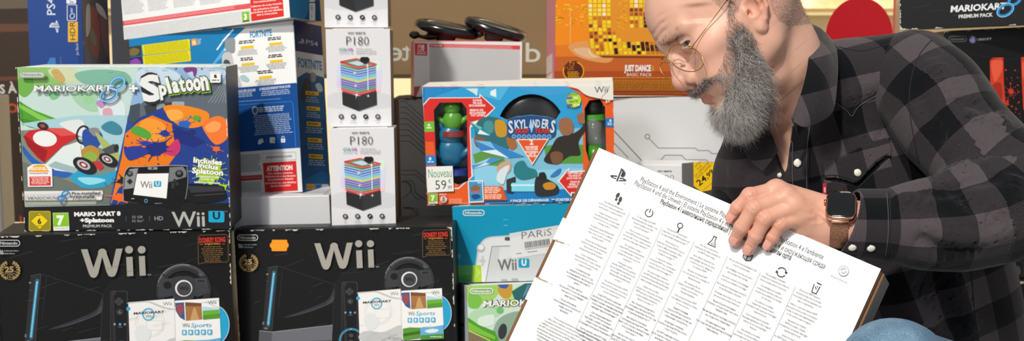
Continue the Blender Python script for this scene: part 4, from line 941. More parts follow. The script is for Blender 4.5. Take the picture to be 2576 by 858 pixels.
p.blob([(1060, 400), (1110, 380), (1180, 360), (1225, 320), (1240, 270), (1250, 330), (1200, 420), (1210, 500), (1140, 510), (1060, 560), (980, 540), (1020, 470)], '#35302e'); p.blob([(1075, 290), (1120, 265), (1160, 290), (1168, 350), (1130, 380), (1085, 360)], '#9a6a4c'); p.blob([(1190, 250), (1230, 240), (1240, 300), (1200, 300)], '#9a6a4c'); p.blob([(1020, 500), (1060, 480), (1100, 500), (1090, 550), (1040, 560)], '#7a543e')
p.blob([(700, 560), (760, 540), (770, 600), (720, 630), (680, 600)], '#c9a890'); p.blob([(800, 560), (850, 540), (880, 580), (930, 600), (930, 640), (840, 660), (790, 620)], '#2a7f88'); p.blob([(1020, 640), (1060, 600), (1090, 590), (1080, 620), (1050, 640)], '#3a7fc0')
p.blob([(760, 570), (740, 640), (720, 690), (680, 660), (700, 600)], '#d9e6ea')
p.poly([(742, 660), (800, 640), (800, 730), (780, 748), (744, 744)], '#34373a'); p.poly([(775, 680), (930, 680), (925, 735), (775, 735)], '#7fd8f0'); p.poly([(770, 690), (926, 690), (924, 700), (772, 700)], '#d5f4fa')
p.blob([(925, 660), (960, 640), (1060, 690), (1072, 740), (1020, 762), (930, 756)], '#2f3234'); p.blob([(975, 690), (1020, 675), (1056, 695), (1040, 720), (990, 722)], '#c98a2c'); p.blob([(950, 620), (985, 615), (995, 655), (955, 660)], '#26282a')
# title
p.blob([(748, 320), (760, 270), (820, 262), (900, 252), (990, 262), (1045, 275), (1056, 330), (1048, 385), (980, 405), (900, 412), (810, 402), (755, 385)], '#23508c')
p.lay += 1
for t, x0, x1, yb0, yb1, hh in (('S', 756, 790, 366, 364, 78), ('KYL', 794, 880, 340, 336, 58), ('AND', 884, 958, 330, 330, 52), ('ER', 962, 1012, 334, 340, 60), ('S', 1016, 1048, 360, 364, 78)): p.tx(t, (x0, yb0), (x1, yb1), hh, '#12335c', .075)
p.lay += 1
for t, x0, x1, yb0, yb1, hh in (('S', 758, 788, 364, 362, 74), ('KYL', 796, 878, 338, 334, 54), ('AND', 886, 956, 328, 328, 48), ('ER', 964, 1010, 332, 338, 56), ('S', 1018, 1046, 358, 362, 74)): p.tx(t, (x0, yb0), (x1, yb1), hh, '#cfe0ee', .03)
p.out('TRAP', (794, 368), (884, 364), 28, '#d8402e', '#3a1518', .03, .05); p.out('TEAM', (922, 362), (1014, 366), 28, '#d8402e', '#3a1518', .03, .05); p.poly([(888, 312), (902, 302), (916, 312), (902, 366)], '#9fd4f0')
for k in range(8): p.ell(790 + k * 32, 386, 12, 12, '#3f7fc4'); p.ring(790 + k * 32, 386, 12, 12, 3, '#a8cbe8')
p.poly([(805, 402), (1012, 400), (908, 566)], '#f3e9df'); p.poly([(816, 408), (1002, 406), (908, 554)], '#e2572a')
for t, x0, x1, y, hh in (('2', 890, 914, 437, 30), ('MANIERES', 862, 944, 458, 11), ('DE JOUER', 868, 944, 472, 11), ('MANIEREN', 864, 944, 489, 11), ('OM TE', 882, 928, 502, 11), ('SPELEN', 876, 936, 516, 11)): p.tx(t, (x0, y), (x1, y - 1), hh, '#f6e6dc', .04)
# green burst badge
splat(p, 1170, 155, 52, 44, '#93c83c', 41, 1., .22); p.ell(1170, 155, 46, 46, '#b5da4a')
p.tx('GRATUIT', (1130, 128), (1198, 124), 13, '#5c8a26', .04); p.tx('GRATIS', (1138, 172), (1198, 168), 13, '#5c8a26', .04); p.poly([(1124, 134), (1160, 132), (1161, 148), (1126, 150)], '#6a6a9a'); p.poly([(1124, 180), (1160, 178), (1161, 194), (1126, 196)], '#6a6a9a'); p.words(1170, 136, 1208, 148, 12, '#e8f4c8', 8); p.words(1170, 182, 1208, 194, 12, '#e8f4c8', 8)
# wii corner
p.blob([(1135, 66), (1200, 66), (1424, 70), (1426, 152), (1300, 138), (1240, 118), (1200, 86)], '#ebe8e0', 4); p.rect(1300, 60, 1424, 138, '#ebe8e0'); p.tx('Wii', (1302, 110), (1386, 106), 38, '#6f7072', .01); p.line([(1396, 64), (1385, 100), (1350, 132), (1342, 160)], 2.5, '#4a4644')
p.tx('6+', (1372, 172), (1400, 171), 18, '#f6e9e0', .03)
# red arrow on the right
p.poly([(1068, 668), (1142, 582), (1143, 606), (1250, 600), (1250, 745), (1160, 745), (1155, 768)], '#f0ede8'); p.poly([(1078, 668), (1136, 598), (1137, 614), (1250, 608), (1250, 738), (1152, 738), (1150, 754)], '#d9302b')
for t, x0, x1, y in (('CAPTURE LES', 1130, 1226, 624), ('VILAINS ET', 1136, 1216, 640), ('JOUE AVEC EUX!', 1124, 1236, 656), ('VANG EN', 1146, 1216, 678), ('SPEEL MET', 1140, 1226, 694), ('SLECHTERIKEN!', 1130, 1240, 710)): p.tx(t, (x0, y), (x1, y - 1), 11, '#f4dedc', .045)
# bottom
p.poly([(600, 700), (716, 700), (748, 788), (600, 790)], '#dd5a2a'); p.words(604, 706, 704, 746, 10.5, '#f6dccb', 6); p.words(604, 752, 712, 786, 10.5, '#f6dccb', 6)
p.poly([(498, 665), (594, 663), (600, 802), (504, 806)], '#f0f0ee'); p.poly([(504, 672), (588, 670), (594, 794), (510, 798)], '#3a9ad0'); p.words(560, 676, 584, 682, 10, '#fff'); p.blob([(515, 710), (550, 690), (580, 715), (560, 730), (525, 730)], '#8a6a4c'); p.tx('TRAP TEAM', (514, 744), (580, 742), 14, '#d8402e', .04); p.blob([(520, 760), (560, 750), (580, 770), (540, 785)], '#24518a')
p.poly([(764, 786), (780, 786), (780, 799), (764, 799)], '#e8ecf2'); p.rect(764, 786, 769, 799, '#2b4f9e'); p.rect(775, 786, 780, 799, '#cf3a3a')
p.tx('PACK DE DÉMARRAGE', (785, 800), (1012, 795), 15, '#cfe6f6', .045); p.poly([(1028, 778), (1050, 778), (1050, 791), (1028, 791)], '#e8ecf2'); p.rect(1028, 778, 1050, 782, '#cf3a3a'); p.rect(1028, 787, 1050, 791, '#2b4f9e'); p.tx('STARTER PACK', (1056, 794), (1205, 791), 15, '#cfe6f6', .045)
p.poly([(250, 746), (306, 744), (308, 810), (253, 812)], '#eef0ea'); p.poly([(251, 747), (304, 745), (306, 798), (253, 800)], '#86c32a'); p.tl('7', (279, 790), 30, '#f4f8ec', .06, 1, 'c'); p.words(256, 802, 304, 808, 9, '#888', 4)
p.words(318, 748, 370, 756, 10, '#f7d9c4', 6); p.ell(345, 783, 24, 24, '#ece6de'); p.ring(345, 783, 22, 22, 3, '#c8442c'); p.line([(330, 798), (360, 768)], 3, '#c8442c'); p.blob([(338, 770), (350, 768), (356, 795), (338, 798)], '#9a8f86'); p.words(380, 780, 466, 812, 8, '#f3b894', 3.4)
worn_edges(p, '#c9c2b6', 15, .5, .0015)
st = Panel(root, mw, (-w / 2, -.0045, 0), (1, 0, 0), (0, 0, 1), w, h, 'price_sticker'); st.mi = 2; st.crop(980, 190, 2.524)
st.poly([(232, 580), (400, 574), (408, 735), (240, 744)], '#f1f1ee'); st.tx('Nouveau', (248, 650), (397, 644), 56, '#2f9a5a', -.0); st.tx('59', (292, 724), (362, 722), 58, '#222426', -.004); st.tx('€', (374, 684), (393, 683), 24, '#222426'); st.tx('.99', (366, 724), (397, 722), 24, '#222426')
# simple toy figures standing in the windows
def toy(x, z, k, c1, c2, name):
    t0 = Vector((x - w / 2, .024, z))
    bm = bmesh.new()
    bmesh.ops.create_uvsphere(bm, u_segments=20, v_segments=12, radius=1, matrix=Matrix.Translation(t0 + Vector((0, 0, .026 * k))) @ Matrix.Diagonal((.017 * k, .013, .018 * k, 1)))
    bmesh.ops.create_uvsphere(bm, u_segments=20, v_segments=12, radius=1, matrix=Matrix.Translation(t0 + Vector((0, -.002, .046 * k))) @ Matrix.Diagonal((.014 * k, .011, .012 * k, 1)))
    for s in (-1, 1):
        bmesh.ops.create_cone(bm, cap_ends=True, segments=12, radius1=.005 * k, radius2=.001, depth=.02 * k, matrix=Matrix.Translation(t0 + Vector((s * .011 * k, 0, .058 * k))) @ Matrix.Rotation(s * .5, 4, 'Y'))
        bmesh.ops.create_cone(bm, cap_ends=True, segments=12, radius1=.006 * k, radius2=.004 * k, depth=.022 * k, matrix=Matrix.Translation(t0 + Vector((s * .018 * k, 0, .026 * k))) @ Matrix.Rotation(s * 1.0, 4, 'Y'))
    o = bm_obj(name, bm, mat('toy_' + c1[1:], c1, .3, coat=.3), root, True)
    bm = bmesh.new(); bmesh.ops.create_cone(bm, cap_ends=True, segments=28, radius1=.021 * k, radius2=.019 * k, depth=.010, matrix=Matrix.Translation(t0 + Vector((0, 0, .005))) @ Matrix.Diagonal((1, .75, 1, 1)))
    b = bm_obj('figure_base', bm, mat('toy_' + c2[1:], c2, .4), o)
u = P0.uv
a = u((395, 395)); toy(a[0], a[1], 1.15, '#5fa83a', '#8a2f28', 'toy_figure')
a = u((385, 640)); toy(a[0], a[1], 1.6, '#1f6f94', '#27408c', 'toy_figure')
a = u((1300, 290)); toy(a[0], a[1], 1.0, '#2c2e30', '#4a9a30', 'toy_figure')
a = u((1302, 520)); b_ = u((1302, 300))
bm = bmesh.new(); bmesh.ops.create_cone(bm, cap_ends=True, segments=24, radius1=.020, radius2=.013, depth=.03, matrix=Matrix.Translation((a[0] - w / 2, .024, a[1] + .005))); bm_obj('figure_base', bm, mat('toy_green', '#3f9a22', .25, coat=.5), root, True)
bm = bmesh.new(); bmesh.ops.create_cone(bm, cap_ends=True, segments=24, radius1=.012, radius2=.016, depth=.05, matrix=Matrix.Translation((a[0] - w / 2, .024, a[1] + .045))); bm_obj('clear_stand', bm, mat('clear_plastic', '#eef2ee', .1, trans=.7, alpha=.6), root, True)
# portal dome behind the upper opening
a = u((900, 300)); bm = bmesh.new(); bmesh.ops.create_uvsphere(bm, u_segments=40, v_segments=20, radius=1, matrix=Matrix.Translation((a[0] - w / 2, .034, a[1] - .012)) @ Matrix.Diagonal((.088, .026, .082, 1))); bm_obj('portal_dome', bm, mat('black_gloss', '#2c2d2f', .18, coat=.6), root, True)
# ================================================================== circuit-line cartons behind; left one white, its shade put in as grey
T_ = .20
mw, w, h = fit([((0, 1, 0), (985, 250)), ((1, 1, 0), (1340, 246)), ((0, 0, 0), (992, 580)), ((1, 0, 0), (1342, 576))], 2.38, T_, .27, .27, .04)
mwC1, wC1, hC1 = mw, w, h
root, body, p = carton('console_carton', 'white carton with its shade painted in as grey, black circuit lines, squeezed between the speaker column and the figure-game carton', 'box', mw, w, h, T_, '#8e9092', side='#7a5a3c', top='#222425')
p.fill('#929496'); p.poly([(980, 240), (1003, 240), (1011, 590), (980, 590)], '#6a4a32'); p.poly([(980, 240), (994, 240), (1000, 410), (980, 410)], '#2f3556'); p.crop(980, 190, 2.524); c = '#2b2d2f'; lw = 3.2
for i in range(8):
    y = 165 + i * 36; p.line([(66, y), (100 + 4 * i, y), (230, y + 118 - 4 * i)], lw, c)
for i, y in enumerate((602, 630)): p.line([(76, y), (165, y), (240, y + 66)], lw, c)
p.line([(76, 678), (112, 678), (134, 700), (134, 735), (110, 760), (82, 782)], lw, c); p.line([(82, 668), (140, 668), (160, 695), (160, 740), (230, 790)], lw, c)
p.line([(84, 838), (130, 838), (170, 872), (170, 960)], lw, c); p.line([(250, 862), (400, 862)], 1, c)
p.crop(560, 290, 2.86); p.line([(1296, 660), (1305, 668), (1390, 668), (1402, 680), (1402, 712), (1430, 740)], 3, c); p.ring(1362, 729, 16, 16, 4, '#1f7a5c'); p.line([(1374, 741), (1425, 790)], 4, '#1f7a5c'); p.line([(1290, 480), (1330, 480), (1360, 510), (1360, 560), (1395, 600), (1430, 600)], 3, c)
worn_edges(p, '#2a2b2c', 2, .6, .003)
sp = side_panel(root, mw, w, h, T_, 'side_print', False); sp.fill('#8a6a4a'); sp.poly_uv([(0, 0), (T_ * .5, 0), (T_ * .5, h), (0, h)], '#3a3f5c')
mw, w, h = fit([((0, 1, 0), (1400, 247)), ((1, 1, 0), (1880, 245)), ((0, 0, 0), (1405, 580)), ((1, 0, 0), (1880, 576))], 2.38, T_, .39, .27, .0)
mwC2, wC2, hC2 = mw, w, h
root, body, p = carton('console_carton', 'white carton with thin grey circuit lines, below the orange carton and behind the beard', 'box', mw, w, h, T_, '#d3d3d5', side='#bdbdbf', top='#d3d3d5')
p.fill('#d2d2d4'); p.crop(1540, 240, 3.3); c = '#77797b'; lw = 6.5
p.ring(292, 342, 19, 19, 7, c); p.line([(306, 358), (384, 438), (690, 438), (712, 458), (800, 458), (828, 484), (950, 484), (1000, 440), (1050, 440)], lw, c)
p.line([(-200, 90), (20, 300), (290, 590), (400, 720)], 8, '#6a6c6e'); p.line([(360, 590), (438, 497), (575, 497), (612, 535), (780, 535), (820, 575)], lw, c)
p.line([(-120, 270), (20, 400), (135, 520)], 6, '#2f7f68'); p.line([(425, 620), (425, 600), (445, 577), (535, 577)], 7, '#2f8f70'); p.line([(-60, 400), (60, 520)], 6, '#6a6c6e')
# ================================================================== white and red carton with two wheel controllers
mw, w, h = fit([((0, 1, 0), (1040, 106)), ((1, 1, 0), (1312, 111)), ((0, 0, 0), (1043, 248)), ((1, 0, 0), (1313, 250)), ((0, 1, 1), (1033, 110))], 2.40, .09, .22, .115, .05, syaw=.05, dz=.004)
mwN, wN, hN = mw, w, h
root, body, p = carton('console_carton', 'white carton with red trim and small red square mark, under the two black wheel shells', 'box', mw, w, h, .09, '#d8474e', side='#c4535a', top='#d8474e')
p.fill('#e6e4e6'); p.crop(980, 0, 3.3)
p.rect(188, 340, 1100, 346, '#e3a0a4'); p.poly([(330, 362), (1084, 378), (1083, 412), (330, 392)], '#d8474e'); p.poly([(330, 392), (1084, 412), (1086, 840), (332, 840)], '#c9c9cb')
p.words(340, 402, 1080, 820, 5.2, '#b6b7ba', 2, .8, .01); p.words(450, 372, 1030, 396, 7, '#f0b4b6', 3, 1.2, .05); p.tx('ONLINE', (362, 384), (434, 386), 13, '#f8e4e4', .04); p.ring(348, 376, 8, 7, 3, '#f8e4e4')
p.poly([(208, 358), (312, 360), (312, 462), (211, 459)], '#d8343b'); p.rrline(237, 372, 260, 420, 10, 5, '#f8eaea'); p.ell(249, 388, 4.5, 5, '#f8eaea'); p.rrect(266, 371, 288, 421, 10, '#f8eaea'); p.ell(277, 402, 5, 5, '#d8343b')
p.tx('NINTENDO', (228, 432), (300, 433), 8, '#f8eaea', .02); p.tx('SWITCH', (227, 450), (300, 451), 12, '#f8eaea', .04)
p.poly([(200, 720), (255, 715), (200, 850)], '#c4535a')
# wheel shells
def wheel(cx, cy, wd, ang, lab):
    d = 2.40 + .045
    s = d / F_PX
    c = W(cx, cy, d) + Vector((0, 0, .006))
    root = empty('wheel_controller', Matrix.Translation(c) @ Matrix.Rotation(math.radians(ang), 4, 'Y') @ Matrix.Rotation(math.radians(8), 4, 'X'), lab, 'controller', 'black wheel controllers on the white and red carton')
    r = wd / 2 * s * .93
    m = mat('black_plastic', '#0b0b0c', .22, coat=.7)
    pts = [(r * math.cos(2 * math.pi * k / 48), r * .62 * math.sin(2 * math.pi * k / 48), 0) for k in range(48)]
    V, Fc = tube_mesh(pts, .0118, 14, True)
    me = bpy.data.meshes.new('rim'); me.from_pydata([(v.x, v.y, v.z * .95) for v in V], [], Fc); me.update(); link('rim', me, m, root, True)
    bm = bmesh.new(); bmesh.ops.create_uvsphere(bm, u_segments=40, v_segments=12, radius=1, matrix=Matrix.Translation((0, 0, .002)) @ Matrix.Diagonal((r * .99, r * .61, .0095, 1))); bm_obj('cover', bm, m, root, True)
    # hub shell hanging below the rim
    bm = bmesh.new(); bmesh.ops.create_cube(bm, size=1, matrix=Matrix.Translation((r * .02, 0, -.0135)) @ Matrix.Diagonal((r * .80, .062, .026, 1)))
    for v in bm.verts:
        if v.co.z < -.02: v.co.x *= .78
    bm_obj('hub', bm, mat('black_plastic2', '#111214', .35, coat=.3), root, True, .006, 4)
    bm = box_bm(-r * .95, r * .95, -.012, .012, -.008, .001); bm_obj('spoke', bm, mat('black_plastic2', '#111214', .35), root, True, .003, 3)
    tube('trigger', [(-r * .62, -.02, -.012), (-r * .48, -.024, -.016), (-r * .40, -.024, -.012)], [.006, .009, .006], mat('black_plastic2', '#111214', .3), root)
    return root, r, s
wheel(1125, 80, 150, 10.5, 'black wheel controller shell on the white and red carton, nearer the speaker column')
wheel(1247, 80, 145, 16, 'black wheel controller shell on the white and red carton, nearer the orange carton')
d_ = 2.42
root = empty('ball_grip', Matrix.Translation(W(1042, 88, d_)), 'small black ball-ended grip leaning out beside the black wheel controllers', 'controller')
bm = bmesh.new(); bmesh.ops.create_uvsphere(bm, u_segments=24, v_segments=14, radius=1, matrix=Matrix.Diagonal((.0115, .009, .0085, 1))); bm_obj('ball', bm, mat('black_plastic', '#0b0b0c', .22), root, True)
tube('stalk', [(.006, 0, -.001), (.020, 0, -.0045), (.030, 0, -.004), (.048, 0, -.002)], [.004, .004, .007, .008], mat('black_plastic2', '#111214', .3), root)
# ================================================================== orange dance game carton
mw, w, h = fit([((0, 0, 0), (1397, 243)), ((1, 0, 0), (1880, 246)), ((0, .5, 0), (1394, 90)), ((0, 0, 1), (1374, 240))], 2.36, .10, .40, .26, .12, syaw=.1, dz=.003)
mwJ, wJ, hJ = mw, w, h
root, body, p = carton('game_carton', 'orange carton with a huge yellow mosaic digit, pink edge, behind the man', 'box', mw, w, h, .10, '#c25a2a', side='#d77a86', top='#c25a2a')
p.fill('#ee8a1c'); p.crop(1360, 0, 3.3)
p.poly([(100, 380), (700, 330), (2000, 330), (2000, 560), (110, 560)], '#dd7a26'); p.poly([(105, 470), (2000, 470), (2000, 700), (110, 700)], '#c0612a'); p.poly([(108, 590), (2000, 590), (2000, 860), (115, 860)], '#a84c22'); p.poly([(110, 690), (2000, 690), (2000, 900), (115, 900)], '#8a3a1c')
p.blob([(230, 380), (400, 340), (600, 420), (560, 520), (330, 480)], '#dd9a5a'); p.blob([(270, 410), (420, 400), (500, 470), (380, 480)], '#e0b48a')
rr = random.Random(9)
for i in range(70):
    x, y = rr.uniform(110, 400), rr.uniform(30, 250); 
    if abs(y - 110) < 95: p.rrect(x, y, x + rr.uniform(20, 50), y + 14, 5, rr.choice(['#f3a81e', '#f5b827', '#f09a1c'])); p.lay -= 1
p.lay += 1
p.line([(246, 60), (246, 360)], 3, '#f6d49a')
p.rect(100, -250, 130, 5, '#e8449a'); p.rect(103, 372, 122, 590, '#e8449a')
# mosaic digit: rounded body of small square tiles with a darker bowl
def inside8(x, y):
    def rr_(x, y, x0, y0, x1, y1, r):
        qx = max(x0 + r - x, 0, x - (x1 - r)); qy = max(y0 + r - y, 0, y - (y1 - r)); return math.hypot(qx, qy) <= r
    if not rr_(x, y, 395, -420, 1290, 465, 110): return 0
    if rr_(x, y, 615, -250, 1110, 345, 130) and not rr_(x, y, 705, -250, 1020, 245, 80): return 2
    return 1
p.poly(p._rr(395, -420, 1290, 465, 110), '#e0902a')
for j in range(-9, 17):
    for i in range(-1, 30):
        x = 412 + i * 38; y = 12 + j * 36.5 * (1 - .012 * max(0, j)); k = 14.5
        x += (y / 460) ** 3 * 30 * (1 if y > 0 else 0)
        if all(inside8(x + a * k, y + b * k) == 1 for a in (-1, 1) for b in (-1, 1)):
            t = rr.random(); low = y > 330; mid = y > 150
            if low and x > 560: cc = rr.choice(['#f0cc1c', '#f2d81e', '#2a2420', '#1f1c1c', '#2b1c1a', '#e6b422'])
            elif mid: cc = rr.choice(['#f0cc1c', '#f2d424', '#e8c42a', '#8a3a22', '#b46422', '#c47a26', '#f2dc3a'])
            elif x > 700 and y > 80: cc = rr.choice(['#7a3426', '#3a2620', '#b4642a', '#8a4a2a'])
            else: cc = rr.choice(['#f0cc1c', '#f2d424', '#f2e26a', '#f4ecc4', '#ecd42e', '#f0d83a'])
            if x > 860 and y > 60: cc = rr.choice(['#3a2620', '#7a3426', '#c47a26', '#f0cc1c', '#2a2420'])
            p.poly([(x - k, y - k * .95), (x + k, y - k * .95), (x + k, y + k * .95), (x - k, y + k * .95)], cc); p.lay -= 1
p.lay += 1
p.ring(402 + 60, 410, 62, 62, 6, '#fbe7a8', 0, 95, 175)
for k in range(28): 
    x, y = rr.uniform(630, 700), rr.uniform(-50, 250)
    p.rrect(x, y, x + 26, y + 12, 4, '#f3a81e'); p.lay -= 1
p.lay += 1
p.poly([(480, 462), (2000, 470), (2000, 482), (520, 478)], '#7a3c1c')
p.ell(272, 592, 88, 84, '#f0b41e'); p.ell(272, 592, 80, 76, '#5a2416'); p.out('47', (194, 580), (310, 572), 66, '#6a2c14', '#f0a81e', .03, .02); p.words(218, 594, 326, 666, 13, '#e0a41e', 6, 0, .2, cent=True)
p.tx('JUST DANCE', (694, 590), (914, 590), 48, '#f4f0ee', .045); p.tl('2016', (938, 590), 14, '#f0c41e', .03, 1, 'l', ang=90); p.tx('BASIC PACK', (714, 632), (922, 634), 27, '#f0dfd4')
p.words(360, 642, 2000, 662, 14, '#d8a02a', 7); p.words(400, 666, 2000, 760, 13, '#c98a26', 6, 0, .12); p.words(600, 772, 2000, 782, 12, '#b8741f', 4)
sp = side_panel(root, mw, w, h, .10, 'side_print', False); sp.fill('#d88a94'); sp.crop(1360, 0, 3.3)
for k in range(14): sp.line([(44 + k * 4.5, -300), (48 + k * 4.5, 500)], 1.6, '#c26a78' if k % 2 else '#e0a0a8'); sp.lay -= 1
sp.lay += 1; sp.poly([(48, 480), (98, 440), (98, 590), (50, 620)], '#d9cfcc'); sp.poly([(50, 640), (100, 600), (100, 700), (50, 700)], '#e4dcd8')
# ================================================================== white speaker carton half hidden + dark carton with yellow tag
mw, w, h = fit([((0, 1, 0), (1590, 415)), ((1, 1, 0), (1741, 419)), ((0, 0, 0), (1594, 600)), ((1, 0, 0), (1744, 604))], 2.28, .10, .12, .14, 0)
root, body, p = carton('speaker_carton', 'white speaker carton almost hidden behind the tilted white carton', 'box', mw, w, h, .10, '#e2e2e5')
p.fill('#dddde0'); p.crop(1540, 240, 3.3); p.tx('on·earz', (376, 636), (496, 637), 17, '#3a3b3e', .035); p.tx('P180', (352, 710), (514, 710), 50, '#4a4b4e', -.018)
mwQ, wQ, hQ = mw, w, h
mw, w, h = fit([((0, 1, 0), (1745, 409)), ((1, 1, 0), (1850, 405)), ((0, 0, 0), (1745, 600)), ((1, 0, 0), (1852, 600)), ((0, 1, 1), (1702, 414))], 2.16, .10, .08, .14, .35, syaw=.3)
root, body, p = carton('game_carton', 'dark carton carrying a yellow price tag, close to the shirt front', 'box', mw, w, h, .07, '#5a5650', top='#8a7a68')
p.fill('#46443f')
st = Panel(root, mw, (-w / 2, -.0009, 0), (1, 0, 0), (0, 0, 1), w, h, 'price_tag'); st.mi = 0; st.crop(1540, 240, 3.3)
st.poly([(672, 548), (690, 543), (1100, 543), (1100, 700), (800, 790), (740, 800), (668, 745)], '#efc01c')
for t, x0, y0, x1, y1, hh in (('OPTEZ', 692, 602, 738, 562, 18), ('POUR', 712, 622, 748, 590, 18), ('LA GARANTIE', 692, 676, 806, 566, 18), ('DOCK GAMES !', 706, 696, 836, 575, 18), ('24', 722, 756, 790, 700, 50), (',99', 792, 694, 846, 636, 38), ('€', 852, 630, 872, 606, 28)):
    st.tx(t, (x0, y0), (x1, y1), hh, '#2a2412', .02 if hh > 20 else .0)
st.words(750, 790, 860, 796, 10, '#6a5a1c', 4, -40)
# ================================================================== black cartons on the right
T_ = .13
mw, w, h = fit([((0, 0, 0), (2266, 80)), ((1, 0, 0), (2780, 60)), ((0, .5, 0), (2261, -40))], 2.06, T_, .40, .17, -.36, .0, syaw=.02, dz=.004)
mwD, wD, hD = mw, w, h
root, body, p = carton('game_carton', 'black carton with white lettering and a blue looped eight, above the blood-red lettered carton', 'box', mw, w, h, T_, '#1a1a1c', side='#3f6a4a', top='#1a1a1c')
p.fill('#1b1b1d'); p.crop(2200, 0, 2.0426)
p.out('MARIOKART', (390, 62), (676, 45), 30, '#e9eaeb', '#55585c', .03, .03, shear=.12); p.tx('PREMIUM PACK', (432, 94), (608, 84), 17, '#d9dadb', .035)
p.ring(720, 0, 34, 20, 14, '#2f8fd0', -35); p.ring(672, 52, 42, 26, 15, '#2a86c6', -30); p.ring(672, 52, 46, 30, 3, '#9fd0ee', -30)
worn_edges(p, '#c9c9c6', 22, .9, .0025); scratches(p, 8)
sp = side_panel(root, mw, w, h, T_, 'side_print', False); sp.fill('#4a6a50')
mw, w, h = fit([((0, 1, 0), (2374, 86)), ((1, 1, 0), (2860, 62)), ((0, 0, 0), (2385, 636))], 2.12, .22, .38, .42, -.03, .035, syaw=.03, dz=.005)
mwZ, wZ, hZ = mw, w, h
root, body, p = carton('game_carton', 'tall black carton with blood-red block lettering, behind the shirt sleeve', 'box', mw, w, h, .22, '#161617', side='#141415', top='#1a1a1b')
p.fill('#101011'); p.crop(2200, 0, 2.0426)
p.rrline(382, 186, 472, 214, 13, 3, '#5c5d60'); p.tx('Nintendo', (392, 207), (462, 206), 12, '#5c5d60', .02); p.ell(504, 203, 17, 19, '#6a6496'); p.ell(506, 200, 8, 9, '#a8a2cc'); p.tx('UBISOFT', (526, 209), (602, 205), 11, '#b9b9c2', .03)
p.poly([(592, 312), (608, 296), (662, 296), (664, 420), (672, 520), (664, 560), (676, 620), (720, 660), (800, 650), (820, 740), (740, 740), (660, 700), (610, 620), (596, 500)], '#c73a22')
p.blob([(600, 320), (650, 300), (655, 360), (620, 420), (605, 380)], '#e0583a'); p.blob([(605, 440), (650, 430), (655, 520), (630, 560), (608, 520)], '#9e2a1a'); p.blob([(620, 590), (660, 600), (690, 660), (650, 660)], '#a82c1a')
p.poly([(752, 294), (840, 290), (900, 420), (900, 700), (800, 640), (764, 560), (756, 420)], '#c73a22'); p.blob([(760, 320), (800, 330), (790, 420), (762, 400)], '#e0583a')
rr = random.Random(13)
for i in range(60):
    x, y = rr.uniform(665, 760), rr.uniform(360, 660); k = rr.uniform(1, 6)
    splat(p, x, y, k, 10, rr.choice(['#b8341f', '#8a2416', '#c73a22']), i, .9, .9); p.lay -= 1
p.lay += 1
splat(p, 700, 470, 16, 18, '#c0381f', 51, 1.1, 1.2); splat(p, 680, 530, 12, 14, '#b8341f', 52, 1.4, 1.2); splat(p, 725, 660, 24, 20, '#c0381f', 53, .7, 1.1); splat(p, 760, 700, 26, 20, '#c73a22', 54, .5, 1.1)
p.line([(500, 280), (640, 306), (760, 300)], 2, '#2b2b2d'); p.rect(752, 785, 756, 860, '#a8321f')
worn_edges(p, '#8f8f8c', 23, .5, .002); scratches(p, 9, 12)
sp = side_panel(root, mw, w, h, .22, 'side_print', False); sp.fill('#101011')
# lower right black cartons
mw, w, h = fit([((0, 1, 0), (2400, 643)), ((1, 1, 0), (2800, 628)), ((0, 0, 0), (2404, 704)), ((1, 0, 0), (2802, 688))], 2.09, T_, .31, .045, -.03, .035, syaw=.03)
mwV, wV, hV = mw, w, h
root, body, p = carton('game_carton', 'flat black carton with a green line, low beside the shirt back', 'box', mw, w, h, T_, '#101011')
p.fill('#0e0f0d'); p.crop(2200, 560, 2.88); p.poly([(846, 226), (1300, 210), (1300, 222), (847, 240)], '#5f8a24')
p.rrline(965, 280, 1080, 380, 14, 3, '#2f3a22'); p.rrline(830, 280, 890, 380, 14, 3, '#2f3a22'); p.blob([(1015, 340), (1040, 312), (1060, 350), (1050, 376), (1020, 372)], '#3a3f48')
worn_edges(p, '#8f8b84', 24, .5, .002)
mw, w, h = fit([((0, 1, 0), (2395, 708)), ((1, 1, 0), (2800, 694)), ((0, 0, 0), (2404, 968))], 2.09, T_, .31, .19, -.03, .035, syaw=.03, dz=-.004)
mwV2, wV2, hV2 = mw, w, h
root, body, p = carton('game_carton', 'black carton with worn white upper edge, lowest beside the shirt back', 'box', mw, w, h, T_, '#121213')
p.fill('#0f0f10'); p.crop(2200, 560, 2.88); worn_edges(p, '#b9b2a6', 25, 1.1, .002); scratches(p, 12, 16)
p.poly([(1024, 426), (1040, 430), (1052, 424), (1083, 428), (1083, 440), (1056, 446), (1042, 442), (1028, 452)], '#9a9a98'); p.ring(950, 560, 30, 40, 2, '#2b2c2e')
# ================================================================== ledge, shop window and the street behind
WY = 2.80
gm = mat('window_glass', '#ffffff', .0, trans=1, ior=1.01, spec=.2)
gm.node_tree.nodes['Principled BSDF'].inputs['Alpha'].default_value = .12
def struct(o): o['kind'] = 'structure'; return o
struct(bm_obj('window_1', box_bm(-1.9, 1.6, WY, WY + .008, .13, 2.2), gm))
fm = mat('frame_grey', '#8a8a88', .4, metal=.3)
struct(bm_obj('trim_1', box_bm(-1.9, 1.6, WY - .05, WY + .06, .05, .13), fm, bevel=.004))
c = W(4, 400, WY / math.cos(PITCH))
struct(bm_obj('trim_2', box_bm(c.x - .05, c.x + .015, WY - .04, WY + .03, .13, W(4, 236, 2.85).z), fm, bevel=.004))
m3 = mat('pole_cream', '#d9cdb4', .5); 
c = W(2252, 50, 2.86)
struct(bm_obj('trim_3', box_bm(c.x - .004, c.x + .004, WY + .05, WY + .09, .13, 2.2), mat('pole_red', '#b5222c', .4), bevel=.001))
c = W(2262, 50, 2.7); struct(bm_obj('trim_4', box_bm(c.x - .004, c.x + .002, WY - .10, WY - .06, .30, 2.2), mat('pole_cream2', '#b8aa8c', .4), bevel=.001))
